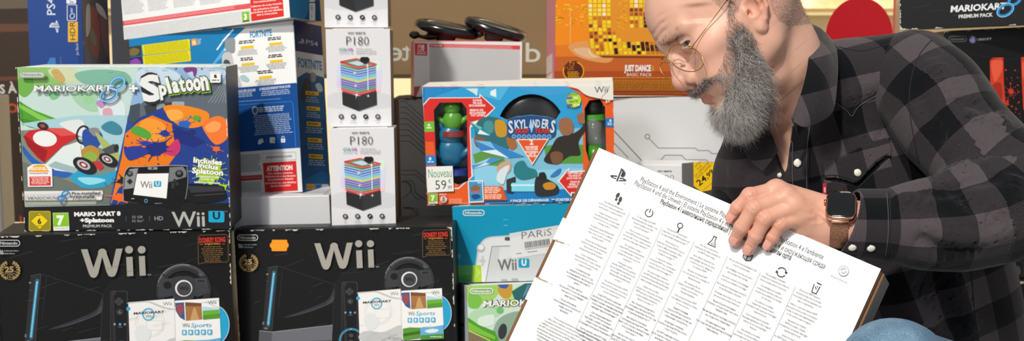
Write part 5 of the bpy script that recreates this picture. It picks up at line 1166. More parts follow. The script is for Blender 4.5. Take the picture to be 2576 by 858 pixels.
# mirrored window lettering (read from the street)
def mirror_word(s, x0, x1, ybase, hh):
    cu = bpy.data.curves.new('window_letter', 'FONT'); cu.body = s; cu.resolution_u = 6; cu.extrude = .0006; cu.offset = .004
    o = bpy.data.objects.new('window_letter', cu); COL.objects.link(o); bpy.context.view_layer.update()
    me = bpy.data.meshes.new_from_object(o.evaluated_get(bpy.context.evaluated_depsgraph_get())); bpy.data.objects.remove(o)
    xs = [v.co.x for v in me.vertices]; xa, xb = min(xs), max(xs)
    d = WY / math.cos(PITCH); a, b = W(x0, ybase, 2.83), W(x1, ybase, 2.83)
    k = (b.x - a.x) / (xb - xa); kz = (hh * 2.83 / F_PX) / .682
    for v in me.vertices:
        x, y, z = v.co; v.co = (b.x - (x - xa) * k, WY - .0012 + z, a.z + y * kz)
    me.flip_normals()
    return link('window_letter', me, mat('vinyl_white', '#c4cbc4', .5))
tag(mirror_word('d', 1322, 1358, 155, 47), 'white vinyl letter stuck on the shop window beside the orange carton, seen from behind', 'window lettering', 'white vinyl letters on the shop window')
E_ = mirror_word('e', 982, 1016, 152, 47); tag(E_, 'white vinyl letter e on the shop window, seen from behind, beside the speaker column', 'window lettering', 'white vinyl letters on the shop window')
tag(mirror_word('t', 1016, 1036, 152, 47), 'white vinyl letter t on the shop window, cut off by the white and red carton', 'window lettering', 'white vinyl letters on the shop window')
# red round sticker on the glass
c = W(2146, 92, 2.83); bm = bmesh.new()
bmesh.ops.create_cone(bm, cap_ends=True, segments=96, radius1=1, radius2=1, depth=.0008, matrix=Matrix.Translation((c.x, WY - .0006, c.z)) @ Matrix.Diagonal((82.5 * 2.84 / F_PX, 1, 95 * 2.84 / F_PX, 1)) @ Matrix.Rotation(math.pi / 2, 4, 'X'))
o = bm_obj('round_sticker', bm, mat('sticker_red', '#b50f1e', .45, trans=0)); tag(o, 'large round red sticker on the shop window above the shoulder', 'sticker')
# street: brown awning blind, pale facade, rough stone facade
def wallbox(name, x0, x1, y0, y1, z0, z1, m): return struct(bm_obj(name, box_bm(x0, x1, y0, y1, z0, z1), m))
brown = mat('brown_board', '#8c7350', .7, var=.06, vscale=3)
a, b = W(930, 188, 3.05), W(1420, -60, 3.05)
wallbox('exterior_board', W(700, 0, 3.05).x, W(1600, 0, 3.05).x, 3.0, 3.04, W(0, 186, 3.03).z, 2.2, brown)
wallbox('exterior_board_rail', W(700, 0, 3.05).x, W(1600, 0, 3.05).x, 2.985, 3.045, W(0, 196, 3.03).z, W(0, 186, 3.03).z, mat('brown_dark', '#54452f', .6))
# rough stone facade across the street
sm = bpy.data.materials.new('stone'); sm.use_nodes = True; nt = sm.node_tree; bs = nt.nodes['Principled BSDF']; bs.inputs['Roughness'].default_value = .9
tc = nt.nodes.new('ShaderNodeTexCoord'); n1 = nt.nodes.new('ShaderNodeTexNoise'); n1.inputs['Scale'].default_value = 9; n1.inputs['Detail'].default_value = 8
cr = nt.nodes.new('ShaderNodeValToRGB'); cr.color_ramp.elements[0].position = .35; cr.color_ramp.elements[1].position = .62
cr.color_ramp.elements[0].color = (*hx('#d8ae74'), 1); cr.color_ramp.elements[1].color = (*hx('#f0dcb8'), 1)
nt.links.new(tc.outputs['Object'], n1.inputs['Vector']); nt.links.new(n1.outputs['Fac'], cr.inputs['Fac']); nt.links.new(cr.outputs['Color'], bs.inputs['Base Color'])
bp = nt.nodes.new('ShaderNodeBump'); bp.inputs['Strength'].default_value = .6; bp.inputs['Distance'].default_value = .03; nt.links.new(n1.outputs['Fac'], bp.inputs['Height']); nt.links.new(bp.outputs['Normal'], bs.inputs['Normal'])
FY = 5.2
zb = W(0, 22, 5.2).z
wallbox('exterior_facade', -4, 6, FY, FY + .3, zb, 5, sm)
wallbox('exterior_facade_base', -4, 6, FY + .02, FY + .3, -.5, zb, mat('pale_render', '#e6d2a8', .8))
wallbox('exterior_ledge', -4, 6, FY - .06, FY + .02, W(0, 40, 5.2).z, W(0, 33, 5.2).z, mat('render_band', '#b8a880', .8))
# dark lettered poster on the left behind the glass
a, b = W(-60, 560, 2.95), W(96, -60, 2.95)
root = empty('window_poster', Matrix.Translation(((a.x + b.x) / 2, 2.93, a.z)), 'dark brown poster with white and orange letters behind the glass, at the frame edge', 'poster')
pm = mat('poster_brown', '#4a3d33', .6, var=.35, vscale=9)
bm = box_bm(-(b.x - a.x) / 2, (b.x - a.x) / 2, 0, .01, 0, b.z - a.z); bm_obj('board', bm, pm, root)
p = Panel(root, Matrix.Translation(((a.x + b.x) / 2, 2.93, a.z)), (-(b.x - a.x) / 2, -.0006, 0), (1, 0, 0), (0, 0, 1), b.x - a.x, b.z - a.z)
p.fill('#41352c')
p.tx('S À', (0, 235), (43, 233), 21, '#d8d0c8', .03); p.tx('PO', (2, 284), (45, 283), 22, '#c8502c', .03); p.tx('A L', (14, 566), (66, 566), 22, '#b8452c', .03)
p.poly([(-60, 60), (96, 60), (96, 78), (-60, 82)], '#6a4a38'); p.poly([(-60, 195), (96, 190), (96, 200), (-60, 206)], '#6a4636'); p.poly([(-60, -60), (96, -60), (96, 20), (-60, 24)], '#6e6152')
# pale reveal strip between the blue carton and the white carton

tm = mat('ledge_wood', '#6e5a48', .5, var=.15)
wallbox('trim_7', -1.5, 1.35, 1.86, 2.74, .23, .268, tm)
wallbox('trim_8', -1.5, 1.35, 1.90, 2.74, .0, .23, mat('ledge_front', '#d8d5d0', .6))
rm = mat('riser_white', '#c9c9c9', .6)
wallbox('trim_9', -.925, -.765, 2.25, 2.60, .268, mwB.translation.z - .003, rm)
wallbox('trim_12', -.90, -.79, 2.50, 2.60, mwB.translation.z - .003, mwX.translation.z - .003, rm)
wallbox('trim_10', -.25, .55, 2.38, 2.62, .268, min(mwC1.translation.z, mwC2.translation.z) - .004, rm)
wallbox('trim_11', .24, .50, 2.15, 2.37, .268, mwQ.translation.z - .004, rm)
wallbox('floor', -4, 4, -3, 2.76, -.05, 0, mat('floor_grey', '#8f8a84', .5, var=.1))
wallbox('ground', -6, 8, 2.9, 12, -.15, -.05, mat('pavement', '#b8b0a4', .9))
# ================================================================== white carton held by the man
T_ = .085
mw, w, h = fit([((0, 1, 0), (1507, 372)), ((1, 1, 0), (2217, 677)), ((0, 0, 0), (1247, 928)), ((1, .70, 0), (2134, 858))], 1.43, T_, .37, .30, -.33, .42, .0, syaw=.04, spit=.1)
mwH, wH, hH, TH = mw, w, h, T_
cardb = mat('kraft_edge', '#7a5638', .8, bump=.4, bscale=700)
rootH = empty('console_carton', mw, 'tilted white carton with small printed columns, held under the hand', 'box')
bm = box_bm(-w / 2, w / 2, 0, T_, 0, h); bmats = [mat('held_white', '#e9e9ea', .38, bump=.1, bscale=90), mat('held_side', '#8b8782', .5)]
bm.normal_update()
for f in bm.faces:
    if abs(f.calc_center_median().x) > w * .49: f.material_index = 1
bm_obj('carton', bm, bmats, rootH, False, .0022)
# corrugation ripples of the front board under the hand: a gently ribbed sheet
p = Panel(rootH, mw, (-w / 2, -.0005, 0), (1, 0, 0), (0, 0, 1), w, h); held = p
p.fill('#e9e9ea')
ps_logo(p, 1558, 442, 21, '#1d1d1f', 22); p.tl('®', (1568, 464), 5, '#6a6a9a')
p.tx("PlayStation 4 and the Environment | Le système PlayStation 4 et l'environnement | PlayStation 4 e l'ambiente", (1610, 456), (2069, 653), 12.5, '#232325', .0)
p.tx("PlayStation 4 und die Umwelt | El sistema PlayStation 4 y el medio ambiente | PlayStation 4 и окружающая среда", (1595, 465), (2073, 677), 12.5, '#232325', .0)
p.tx("PlayStation 4 і навколишнє середовище | PlayStation 4 және қоршаған орта", (1660, 511), (1988, 655), 11.5, '#232325', .022)
ang = -math.degrees(math.atan2(305, 710))
A_ = 23.3
def rot(cx, cy, pts, k=1, a=A_):
    ca, sa = math.cos(math.radians(a)), math.sin(math.radians(a)); return [(cx + (x * ca - y * sa) * k, cy + (x * sa + y * ca) * k) for x, y in pts]
K = '#232325'
# footprints
for dx, dy in ((-5, -3), (5, 4)):
    q = rot(1556, 500, [(dx, dy - 4)])[0]; p.ell(q[0], q[1], 4.2, 7.2, K, A_ + (8 if dx < 0 else -8)); q = rot(1556, 500, [(dx * .9, dy + 7)])[0]; p.ell(q[0], q[1], 3, 3.8, K, A_)
# power
q = (1633, 536); p.ring(*q, 9.5, 9.5, 2.2, K, A_, -60, 240); a, b = rot(*q, [(0, -11), (0, -1)]); p.line([a, b], 2.2, K)
# magnifier
q = (1711, 568); p.ring(*q, 6.5, 6.5, 2.2, K); a, b = rot(*q, [(1, 7), (1, 18)]); p.line([a, b], 3.4, K)
# flask
F_ = rot(1794, 608, [(-3.5, -13), (3.5, -13), (3.5, -4), (10, 11), (-10, 11), (-3.5, -4)]); p.line(F_, 1.8, K, True); a, b = rot(1794, 608, [(-5, -13), (5, -13)]); p.line([a, b], 2.2, K)
for x, y in ((-3, 6), (1, 3), (4, 7), (0, 8)): q = rot(1794, 608, [(x, y)])[0]; p.ell(q[0], q[1], 1.1, 1.1, K)
# cube
c_ = rot(1881, 645, [(0, -12), (11, -6), (11, 6), (0, 12), (-11, 6), (-11, -6)]); p.line(c_, 1.9, K, True); m_ = rot(1881, 645, [(0, 0)])[0]
for i in (1, 3, 5): p.line([m_, c_[i]], 1.9, K)
# recycle arrows
p.ring(1966, 685, 11.5, 11.5, 2.2, K, A_, 20, 160); p.ring(1966, 685, 11.5, 11.5, 2.2, K, A_, 200, 340)
for a in (165, 345):
    t = math.radians(a + A_); x, y = 1966 + 11.5 * math.cos(t), 685 + 11.5 * math.sin(t); u = Vector((-math.sin(t), math.cos(t))); v = Vector((math.cos(t), math.sin(t)))
    p.poly([(x + u.x * 4, y + u.y * 4), (x - u.x * 2.5 + v.x * 4, y - u.y * 2.5 + v.y * 4), (x - u.x * 2.5 - v.x * 4, y - u.y * 2.5 - v.y * 4)], K)
# bin
b_ = rot(2052, 726, [(-8, -9), (-6, 12), (6, 12), (8, -9)], 1, 23); p.line(b_, 1.8, K); a, b = rot(2052, 726, [(-3, -15), (10, -14)]); p.line([a, b], 2.2, K)
for x, y in ((-2, -3), (2, -6), (1, 0)): q = rot(2052, 726, [(x, y)])[0]; p.ell(q[0], q[1], 1.4, 1.4, K)
# green dot
p.ell(2122, 682, 13, 13, '#dcdde4'); p.ring(2122, 682, 12.5, 12.5, 1.6, '#a8acb8'); p.ring(2122, 682, 6, 6, 4, '#b2b7c6', 10, 0, 140); p.ring(2122, 682, 6, 6, 4, '#b2b7c6', 10, 180, 320); p.tl('EU and Turkey only', (2110, 704), 4.2, '#9a9ca6', 0, .8, 'c')
PAR = [
 [(1543, 519), [("Since PlayStation®4 launched", "in 2013 we've reduced its weight by 23%", "and the power it consumes by 43%.*"), ("Depuis le lancement en 2013", "de la PlayStation®4, nous avons réduit", "son poids de 23 % et sa consommation", "d'énergie de 43 %.*"), ("Da quando il sistema PlayStation®4", "è stato lanciato nel 2013, ne abbiamo", "ridotto il peso del 23% e la potenza", "assorbita del 43%.*"), ("Seit dem Start von PlayStation®4", "im Jahr 2013 haben wir das Gewicht der", "Konsole um 23 % und ihren", "Energieverbrauch um 43 % gesenkt.*"), ("Desde el lanzamiento de", "PlayStation®4 en 2013, hemos reducido", "su peso en un 23% y la potencia que", "consume en un 43%.*"), ("С момента выхода", "первой PlayStation®4 в 2013 году", "мы уменьшили вес системы на 23%,", "а потребляемую ей мощность", "на 43%.*"), ("З моменту випуску", "PlayStation®4 у 2013 році ми зменшили", "її вагу на 23 % та споживання", "енергії на 43 %.*"), ("PlayStation®4 жүйесін", "іске қосқаннан бастап салмағы 23%", "азайды, қуаты 43%", "үнемделді.*")]],
 [(1625, 556), [("To save energy, your PS4™", "will automatically enter standby or rest", "(network standby) mode after", "a period of inactivity.**"), ("Pour économiser de l'énergie,", "votre PS4™ passera automatiquement", "en mode veille ou repos (veille en réseau)", "après un certain temps d'inactivité.**"), ("Per risparmiare energia, il", "sistema PS4™ entra automaticamente", "in modalità standby o di riposo", "(standby di rete) dopo un periodo", "di inattività.**"), ("Um Energie zu sparen,", "wird Ihre PS4™ nach einer gewissen", "Zeit der Inaktivität automatisch in den", "Bereitschafts- oder Ruhemodus", "(Netzwerk-Bereitschaftsmodus)", "versetzt.**"), ("Para ahorrar electricidad, tu PS4™", "entra en modo de espera o en modo de", "reposo (con conexión a la red) tras un", "período de inactividad.**"), ("Если PS4™ какое-то время не", "используется, система автоматически", "перейдет в режим ожидания или режим", "покоя (режим ожидания сети) для", "снижения энергопотребления.**"), ("Для заощадження енергії", "система PS4™ автоматично", "переходить у режим очікування або", "режим спокою (мережевого", "очікування) після періоду бездіяльності.**"), ("Қуатты үнемдеу үшін PS4™ жүйесі", "біраз уақыт әрекетсіз болған кезде күту", "немесе тынығу (желіні күту)", "режиміне түседі.**")]],
 [(1703, 588), [("We mark PS4™ system plastic", "components so that different plastics can", "be easily identified during recycling.***"), ("Nous marquons les", "composants du système PS4™ de façon à", "ce que les différents plastiques utilisés", "soient facilement identifiables", "pendant le recyclage.***"), ("I componenti in plastica", "del sistema PS4™ sono contrassegnati", "in modo da poter essere identificati", "facilmente in fase di riciclaggio.***"), ("Wo immer möglich, markieren", "wir PS4™-Systemkomponenten, damit", "verschiedene Kunststoffe beim Recycling", "einfach identifiziert werden können.***"), ("Siempre que es posible,", "marcamos los componentes del sistema", "PS4™ para que los distintos plásticos", "puedan identificarse fácilmente", "durante su reciclado.***"), ("Мы стараемся маркировать", "компоненты системы PS4™ для", "упрощения сортировки пластмасс при", "вторичной переработке.***"), ("Ми маркуємо пластикові", "компоненти системи PS4™ таким", "чином, щоб у процесі утилізації можна", "було розрізняти різновиди", "пластмаси.***"), ("Әртүрлі пластмассаларды", "қайта өңдеу кезінде анықтау оңай болу", "үшін біз PS4™ жүйесінің пластмасса", "құрамдастарын белгілейміз.***")]],
 [(1783, 627), [("We only use chlorine-free", "and bromine-free flame retardants in", "our PS4™ system casing."), ("Nous utilisons uniquement des", "agents ignifuges dépourvus de chlore", "et de brome pour le coffrage de", "nos systèmes PS4™."), ("Nel telaio del sistema PS4™", "non sono presenti cloro e ritardanti di", "fiamma bromurati."), ("Wir verwenden für die", "Gehäuse unserer PS4™-Systeme nur", "chlorfreie und bromfreie", "Brandschutzadditive."), ("En la carcasa del sistema PS4™", "sólo utilizamos retardadores de llama", "sin cloro ni bromo."), ("При изготовлении", "корпуса PS4™ используется", "только огнезащитные составы, не", "содержащие хлора и брома."), ("Вогнетривкі матеріали", "в корпусі системи PS4™ не містять", "хлору та брому."), ("Біз PS4™ жүйесінің корпусын", "жасау үшін тек хлорсыз және бромсыз", "антипирендер қолданамыз.")]],
 [(1868, 668), [("We use carton-based packaging so that", "it can be recycled easily."), ("Nos emballages sont à base de carton", "afin de faciliter leur recyclage."), ("Il prodotto è inserito in un imballaggio", "in cartone per facilitarne il riciclaggio."), ("Wir verwenden Verpackungen aus Karton,", "um das Recycling zu erleichtern."), ("El embalaje del producto es de cartón", "para que pueda reciclarse fácilmente."), ("Мы используем картонную", "упаковку, которая может быть легко", "переработана."), ("Ми використовуємо картонну упаковку,", "яку можна легко переробити."), ("Біз қайта өңдеуге оңай", "болу үшін картонға негізделген қаптаманы", "пайдаланамыз.")]],
 [(1952, 702), [("This packaging is recyclable –", "contact your local authority to find out", "about recycling options in your area."), ("Cet emballage est recyclable,", "contactez les autorités locales pour", "connaître les possibilités de recyclage", "de votre pays."), ("La confezione è riciclabile:", "rivolgersi alle autorità locali per", "informazioni sulle opzioni per il riciclaggio", "nella propria area."), ("Diese Verpackung ist recycelbar.", "Recyclingmöglichkeiten in Ihrer Gegend", "erfahren Sie von den zuständigen", "Behörde."), ("Este embalaje es reciclable.", "Contacte con las autoridades locales", "para averiguar qué opciones de reciclado", "existen en su zona."), ("Эта упаковка может быть", "вторично переработана.")]],
 [(2037, 742), [("Ensure your PS4™ system is", "recycled and disposed of correctly", "in accordance with any applicable local", "laws or requirements."), ("Veillez à ce que votre système PS4™", "soit recyclé et mis au rebut correctement", "et dans le respect des réglementations", "ou des normes locales en vigueur."), ("Assicurarsi che il sistema", "PS4™ sia riciclato e smaltito", "correttamente, nel rispetto delle leggi o", "regolamentazioni locali."), ("Stellen Sie sicher, dass", "Ihr PS4™-System in Übereinstimmung", "mit allen geltenden")]],
]
pxm = p.sc
for (cx, cy), paras in PAR:
    a0 = Vector(p.uv((cx, cy))); y = 0
    for lines in paras:
        for l in lines:
            o = _text(l, .004, 1)
            p.items.append(('t', o, (Vector((a0.x, a0.y - y)), None, (.70, 'c', None), 4.35 * pxm, 0, 0), hx('#5c5e6c'), 0, p.lay + .5)); y += 8.4 * pxm
        y += 4.6 * pxm
for (x0, y0) in ((1585, 533), (1665, 572), (1747, 606), (1830, 645), (1913, 684), (2001, 721)):
    a = Vector(p.uv((x0, y0))); L = .165; wv = .00035
    p.poly_uv([(a.x - wv / 2, a.y), (a.x + wv / 2, a.y), (a.x + wv / 2, a.y - L), (a.x - wv / 2, a.y - L)], '#9a9ba0'); p.lay -= 1
p.lay += 1
for i in range(14):
    a = Vector(p.uv((1393 - 1.2 * i, 799))); 
FT = ["* From average measurements of operating different console usages, pixel density and", "surface space; is multi-user, product performance affected, rooms completed with", "consommation électrique hors tension de la PS4™ peut varier selon l'utilisation", "è sufficiente, le prestazioni del prodotto potrebbero essere diverse. Die Leistung", "für PS4™. Das Energieverbrauch von PS4™ kann je nach Nutzung abweichen", "und individuelles Anpassen der Daten als Teil der Anwendung von PS4™", "Produktleistung kann variieren; garantías al igual que la consola", "Потребляемая мощность зависит от режима работы системы", "Споживана потужність може відрізнятись залежно від"]
a0 = Vector(p.uv((1392, 800)))
for i, l in enumerate(FT):
    o = _text(l, .004, 1); p.items.append(('t', o, (Vector((a0.x - [0, .006, .009, .012, .013, .013, .012, .010, .008][i], a0.y - i * 8.2 * pxm)), None, (.74, 'l', None), 4.35 * pxm, 0, 0), hx('#5a5c66'), 0, p.lay + .5))
# kraft board edges: left edge strips between the two glued tongues, right edge groove and the open side flap
def seg(y0, y1, name):
    a, b = p.uv(y0), p.uv(y1); b = (b[0], max(b[1], .001))
    bm = box_bm(-w / 2 - .0045, -w / 2 - .0002, .0006, .006, b[1], a[1]); return bm_obj(name, bm, cardb, rootH, False, .0006, 1)
seg((1507, 376), (1424, 550), 'corrugated_edge'); seg((1397, 605), (1353, 700), 'corrugated_edge'); seg((1327, 756), (1200, 1020), 'corrugated_edge')
for (y0, y1) in (((1424, 550), (1397, 605)), ((1353, 700), (1327, 756))):
    a, b = p.uv(y0), p.uv(y1); bm = box_bm(-w / 2 - .0045, -w / 2 + .002, -.0004, .002, b[1], a[1]); bm_obj('tongue', bm, bmats[0], rootH, False, .0006, 1)
for q0, q1 in (((1396, 603), (1432, 617)), ((1352, 697), (1390, 716))):
    a, b = Vector(p.uv(q0)), Vector(p.uv(q1)); V_ = []; n = 7
    for i in range(n + 1):
        t = i / n; c = a + (b - a) * t; V_.append((c.x, c.y + .0006 * math.sin(i * 2.1) + .0009 * (1 - t)))
    for i in range(n, -1, -1):
        t = i / n; c = a + (b - a) * t; V_.append((c.x, c.y - .0012 * (1 - t) * (1 + .3 * math.sin(i * 3))))
    p.poly_uv(V_, '#b39a80')
bm = box_bm(w / 2 + .0002, w / 2 + .0028, .0008, .0045, 0, h - .003); bm_obj('corrugated_edge', bm, mat('kraft_dark', '#4a3222', .9), rootH, False, .0005, 1)
# side flap, folded outwards a little
bm = box_bm(0, .0026, 0, TH - .004, 0, h - .004)
Mf = Matrix.Translation((w / 2 + .0032, .0040, 0)) @ Matrix.Rotation(math.radians(-6), 4, 'Z')
bm.transform(Mf); o = bm_obj('side_flap', bm, [mat('flap_grey', '#8f8c87', .45)], rootH, False, .0008, 1)
bm = box_bm(-.0002, .003, -.0006, .0012, 0, h - .004); bm.transform(Mf); bm_obj('flap_edge', bm, cardb, o, False)
# ================================================================== the man: signed distance modelling
def solve_head():
    L = [((0, .072, 0), (1882, 28)), ((.124, 0, -.012), (1700, 217)), ((.083, .032, .022), (1727, 110)), ((.088, .024, -.048), (1801, 207)), ((.106, 0, -.048), (1774, 246)), ((.100, 0, .045), (1648, 95)), ((-.003, .076, -.036), (1904, 76)), ((.086, -.01, .085), (1626, 25)), ((.099, .034, .010), (1726, 146)), ((.099, .034, .010), (1726, 146)), ((.099, -.034, .010), (1690, 181)), ((.099, -.034, .010), (1690, 181))]
    def build(x):
        m = Matrix.Rotation(x[0], 4, 'Z') @ Matrix.Rotation(x[1], 4, 'Y') @ Matrix.Rotation(x[2], 4, 'X')
        return Matrix.Translation((x[3], x[4], x[5])) @ m @ Matrix.Scale(x[6], 4)
    c = W(1880, 28, 1.52)
    x = np.array([math.radians(200), math.radians(40), 0, c.x, c.y, c.z, 1.0])
    def res(x):
        m = build(x); r = []
        for p, (a, b) in L:
            u, v = proj(m @ Vector(p)); r += [u - a, v - b]
        r += [(x[6] - 1) * 300, ((m.translation - CAM).dot(FW) - 1.50) * 300, math.degrees(x[2]) * .3]
        return np.array(r)
    lam = 1e-3; r = res(x)
    for it in range(80):
        J = np.empty((len(r), 7))
        for k in range(7):
            y = x.copy(); y[k] += 1e-5; J[:, k] = (res(y) - r) / 1e-5
        A = J.T @ J; dx = np.linalg.solve(A + lam * np.diag(np.diag(A)), -J.T @ r); rn = res(x + dx)
        if rn @ rn < r @ r: x = x + dx; r = rn; lam *= .3
        else: lam *= 4
    print('head', np.degrees(x[:3]), x[3:], 'res', np.round(r[:16], 0))
    return build(x)
HM = solve_head()
def HL(px, py, y=0.0):
    inv = HM.inverted(); o = inv @ CAM; r = inv.to_3x3() @ ray(px, py); t = (y - o.y) / r.y
    q = o + r * t; return (q.x, y, q.z)
class Grid:
    def __init__(s, lo, hi, res, frame=None):
        s.lo = np.array(lo, float); s.res = res
        s.n = np.ceil((np.array(hi) - s.lo) / res).astype(int) + 1
        s.d = np.full(tuple(s.n), 1.0, np.float32)
        s.frame = frame or Matrix.Identity(4); s.inv = s.frame.inverted()
        s.sc = s.frame.to_scale().x
    def loc(s, p): return np.array(s.inv @ Vector(p))
    def box(s, lo, hi, m):
        a = np.clip(np.floor((np.array(lo) - m - s.lo) / s.res).astype(int), 0, s.n)
        b = np.clip(np.ceil((np.array(hi) + m - s.lo) / s.res).astype(int) + 1, 0, s.n)
        if (b <= a).any(): return None
        sl = tuple(slice(i, j) for i, j in zip(a, b))
        ax = [(s.lo[k] + s.res * np.arange(a[k], b[k])).astype(np.float32) for k in range(3)]
        return sl, (ax[0][:, None, None], ax[1][None, :, None], ax[2][None, None, :])
    def apply(s, sl, f, k, op):
        d = s.d[sl]
        if op == 'add':
            if k > 0:
                h = np.clip(.5 + .5 * (d - f) / k, 0, 1); s.d[sl] = d * (1 - h) + f * h - k * h * (1 - h)
            else: s.d[sl] = np.minimum(d, f)
        elif op == 'sub':
            if k > 0:
                h = np.clip(.5 - .5 * (d + f) / k, 0, 1); s.d[sl] = d * (1 - h) - f * h + k * h * (1 - h)
            else: s.d[sl] = np.maximum(d, -f)
        elif op == 'disp': s.d[sl] = d + f
    def ell(s, c, r, k=.01, op='add', rot=None):
        c = np.array(c, float); r = np.array(r, float); M = max(r) if rot is not None else None
        q = s.box(c - (M if M else r), c + (M if M else r), k + .006)
        if q is None: return
        sl, (X, Y, Z) = q
        x, y, z = X - c[0], Y - c[1], Z - c[2]
        if rot is not None:
            Rm = np.array(rot.to_3x3().transposed()); x, y, z = (Rm[i][0] * x + Rm[i][1] * y + Rm[i][2] * z for i in range(3))
        k0 = np.sqrt((x / r[0]) ** 2 + (y / r[1]) ** 2 + (z / r[2]) ** 2); k1 = np.sqrt((x / r[0] ** 2) ** 2 + (y / r[1] ** 2) ** 2 + (z / r[2] ** 2) ** 2)
        s.apply(sl, (k0 * (k0 - 1) / np.maximum(k1, 1e-6)).astype(np.float32), k, op)
    def cone(s, a, b, ra, rb, k=.006, op='add', flat=None):
        """round cone from a to b; flat=(axis dir, factor) squashes it"""
        a = np.array(a, float); b = np.array(b, float); m = max(ra, rb)
        if flat is not None: m *= max(1, flat[1])
        q = s.box(np.minimum(a, b) - m, np.maximum(a, b) + m, k + .006)
        if q is None: return
        sl, (X, Y, Z) = q
        ab = b - a; L2 = max(float(ab @ ab), 1e-12)
        px, py, pz = X - a[0], Y - a[1], Z - a[2]
        t = np.clip((px * ab[0] + py * ab[1] + pz * ab[2]) / L2, 0, 1)
        qx, qy, qz = px - ab[0] * t, py - ab[1] * t, pz - ab[2] * t
        if flat is not None:
            n = np.array(flat[0], float); n /= np.linalg.norm(n); dn = qx * n[0] + qy * n[1] + qz * n[2]; g = 1 / flat[1] - 1
            qx, qy, qz = qx + dn * n[0] * g, qy + dn * n[1] * g, qz + dn * n[2] * g
        s.apply(sl, (np.sqrt(qx * qx + qy * qy + qz * qz) - (ra + (rb - ra) * t)).astype(np.float32), k, op)
    def chain(s, pts, rs, k=.006, op='add', flat=None):
        for i in range(len(pts) - 1): s.cone(pts[i], pts[i + 1], rs[i], rs[i + 1], k, op, flat)
    def ridge(s, pts, r, amp, op=-1):
        """raise (amp>0) or press (amp<0) the surface along a soft line of width r"""
        for i in range(len(pts) - 1):
            a, b = np.array(pts[i], float), np.array(pts[i + 1], float)
            q = s.box(np.minimum(a, b) - r * 2.2, np.maximum(a, b) + r * 2.2, 0)
            if q is None: continue
            sl, (X, Y, Z) = q
            ab = b - a; L2 = max(float(ab @ ab), 1e-12); px, py, pz = X - a[0], Y - a[1], Z - a[2]
            tt = (px * ab[0] + py * ab[1] + pz * ab[2]) / L2; t = np.clip(tt, 0, 1)
            d2 = (px - ab[0] * t) ** 2 + (py - ab[1] * t) ** 2 + (pz - ab[2] * t) ** 2
            n = len(pts) - 1; u = (i + t) / n
            w = np.exp(-d2 / (r * r)) * np.clip(4 * u * (1 - u) * 1.6, 0, 1)
            if i > 0: w = np.where(tt < 0, 0, w)
            if i < len(pts) - 2: w = np.where(tt > 1, 0, w)
            s.d[sl] -= (amp * w).astype(np.float32)
    def mesh(s):
        """surface nets -> verts (world), quads"""
        d = s.d; ins = d < 0
        nx, ny, nz = d.shape
        c = np.zeros((nx - 1, ny - 1, nz - 1), np.int8)
        for i in (0, 1):
            for j in (0, 1):
                for k in (0, 1): c += ins[i:nx - 1 + i, j:ny - 1 + j, k:nz - 1 + k]
        act = (c > 0) & (c < 8); I, J, K = np.nonzero(act)
        idx = np.full(act.shape, -1, np.int32); idx[I, J, K] = np.arange(len(I))
        P = np.zeros((len(I), 3)); N = np.zeros(len(I))
        cor = [(i, j, k) for i in (0, 1) for j in (0, 1) for k in (0, 1)]
        for a in range(8):
            for b in range(a + 1, 8):
                ca, cb = cor[a], cor[b]
                if sum(abs(x - y) for x, y in zip(ca, cb)) != 1: continue
                va = d[I + ca[0], J + ca[1], K + ca[2]]; vb = d[I + cb[0], J + cb[1], K + cb[2]]
                m = (va < 0) != (vb < 0); t = np.where(m, va / np.where(m, va - vb, 1), 0)
                for q in range(3): P[:, q] += np.where(m, ca[q] + (cb[q] - ca[q]) * t, 0)
                N += m
        P = P / N[:, None] + np.stack([I, J, K], 1)
        V = s.lo + P * s.res
        Q = []
        for ax in range(3):
            sl0 = [slice(None)] * 3; sl1 = [slice(None)] * 3; sl0[ax] = slice(0, -1); sl1[ax] = slice(1, None)
            a, b = ins[tuple(sl0)], ins[tuple(sl1)]
            e = a != b; u, v = [x for x in range(3) if x != ax]
            sh = list(e.shape); E = np.zeros_like(e); s2 = [slice(None)] * 3; s2[u] = slice(1, sh[u] - 1); s2[v] = slice(1, sh[v] - 1); E[tuple(s2)] = e[tuple(s2)]
            g = np.stack(np.nonzero(E), 1)
            if not len(g): continue
            def at(du, dv):
                h = g.copy(); h[:, u] -= du; h[:, v] -= dv; return idx[h[:, 0], h[:, 1], h[:, 2]]
            q = np.stack([at(1, 1), at(0, 1), at(0, 0), at(1, 0)], 1)
            fl = a[g[:, 0], g[:, 1], g[:, 2]]
            if ax == 1: fl = ~fl
            q[~fl] = q[~fl][:, ::-1]
            Q.append(q)
        Q = np.concatenate(Q); Q = Q[(Q >= 0).all(1)]
        Mx = np.array(s.frame); Vw = V @ Mx[:3, :3].T + Mx[:3, 3]
        return V, Vw, Q
def bevelrot(ax, deg): return Matrix.Rotation(math.radians(deg), 4, ax)
def mirror(g, f):
    for sgn in (1, -1): f(sgn)
def Wn(px, py, d): return np.array(W(px, py, d))
# ------------------------------------------------------------------ head, neck and open chest
HI = HM.inverted()
# trunk shared by the skin (inside) and the shirt (outside), world space
TORSO_ELL = [(W(2150, 430, 1.665), (.185, .115, .19)), (W(2030, 400, 1.64), (.11, .085, .12)), (W(2290, 800, 1.69), (.145, .11, .24))]
TORSO_CONE = [(W(2065, 180, 1.60), W(2310, 180, 1.565), .040, .056), (W(2000, 330, 1.64), W(1890, 440, 1.70), .045, .052), (W(2005, 290, 1.605), W(2040, 430, 1.63), .052, .075)]
_pp = np.array([list(HI @ W(x, y, d)) for x in (1905, 2110) for y in (200, 450) for d in (1.5, 1.62)])
_lo = np.minimum(_pp.min(0), (-.135, -.10, -.215)); _hi = np.maximum(_pp.max(0), (.140, .125, .150)); print('line grid', _lo, _hi)
g = Grid(tuple(_lo), tuple(_hi), .0016, HM)
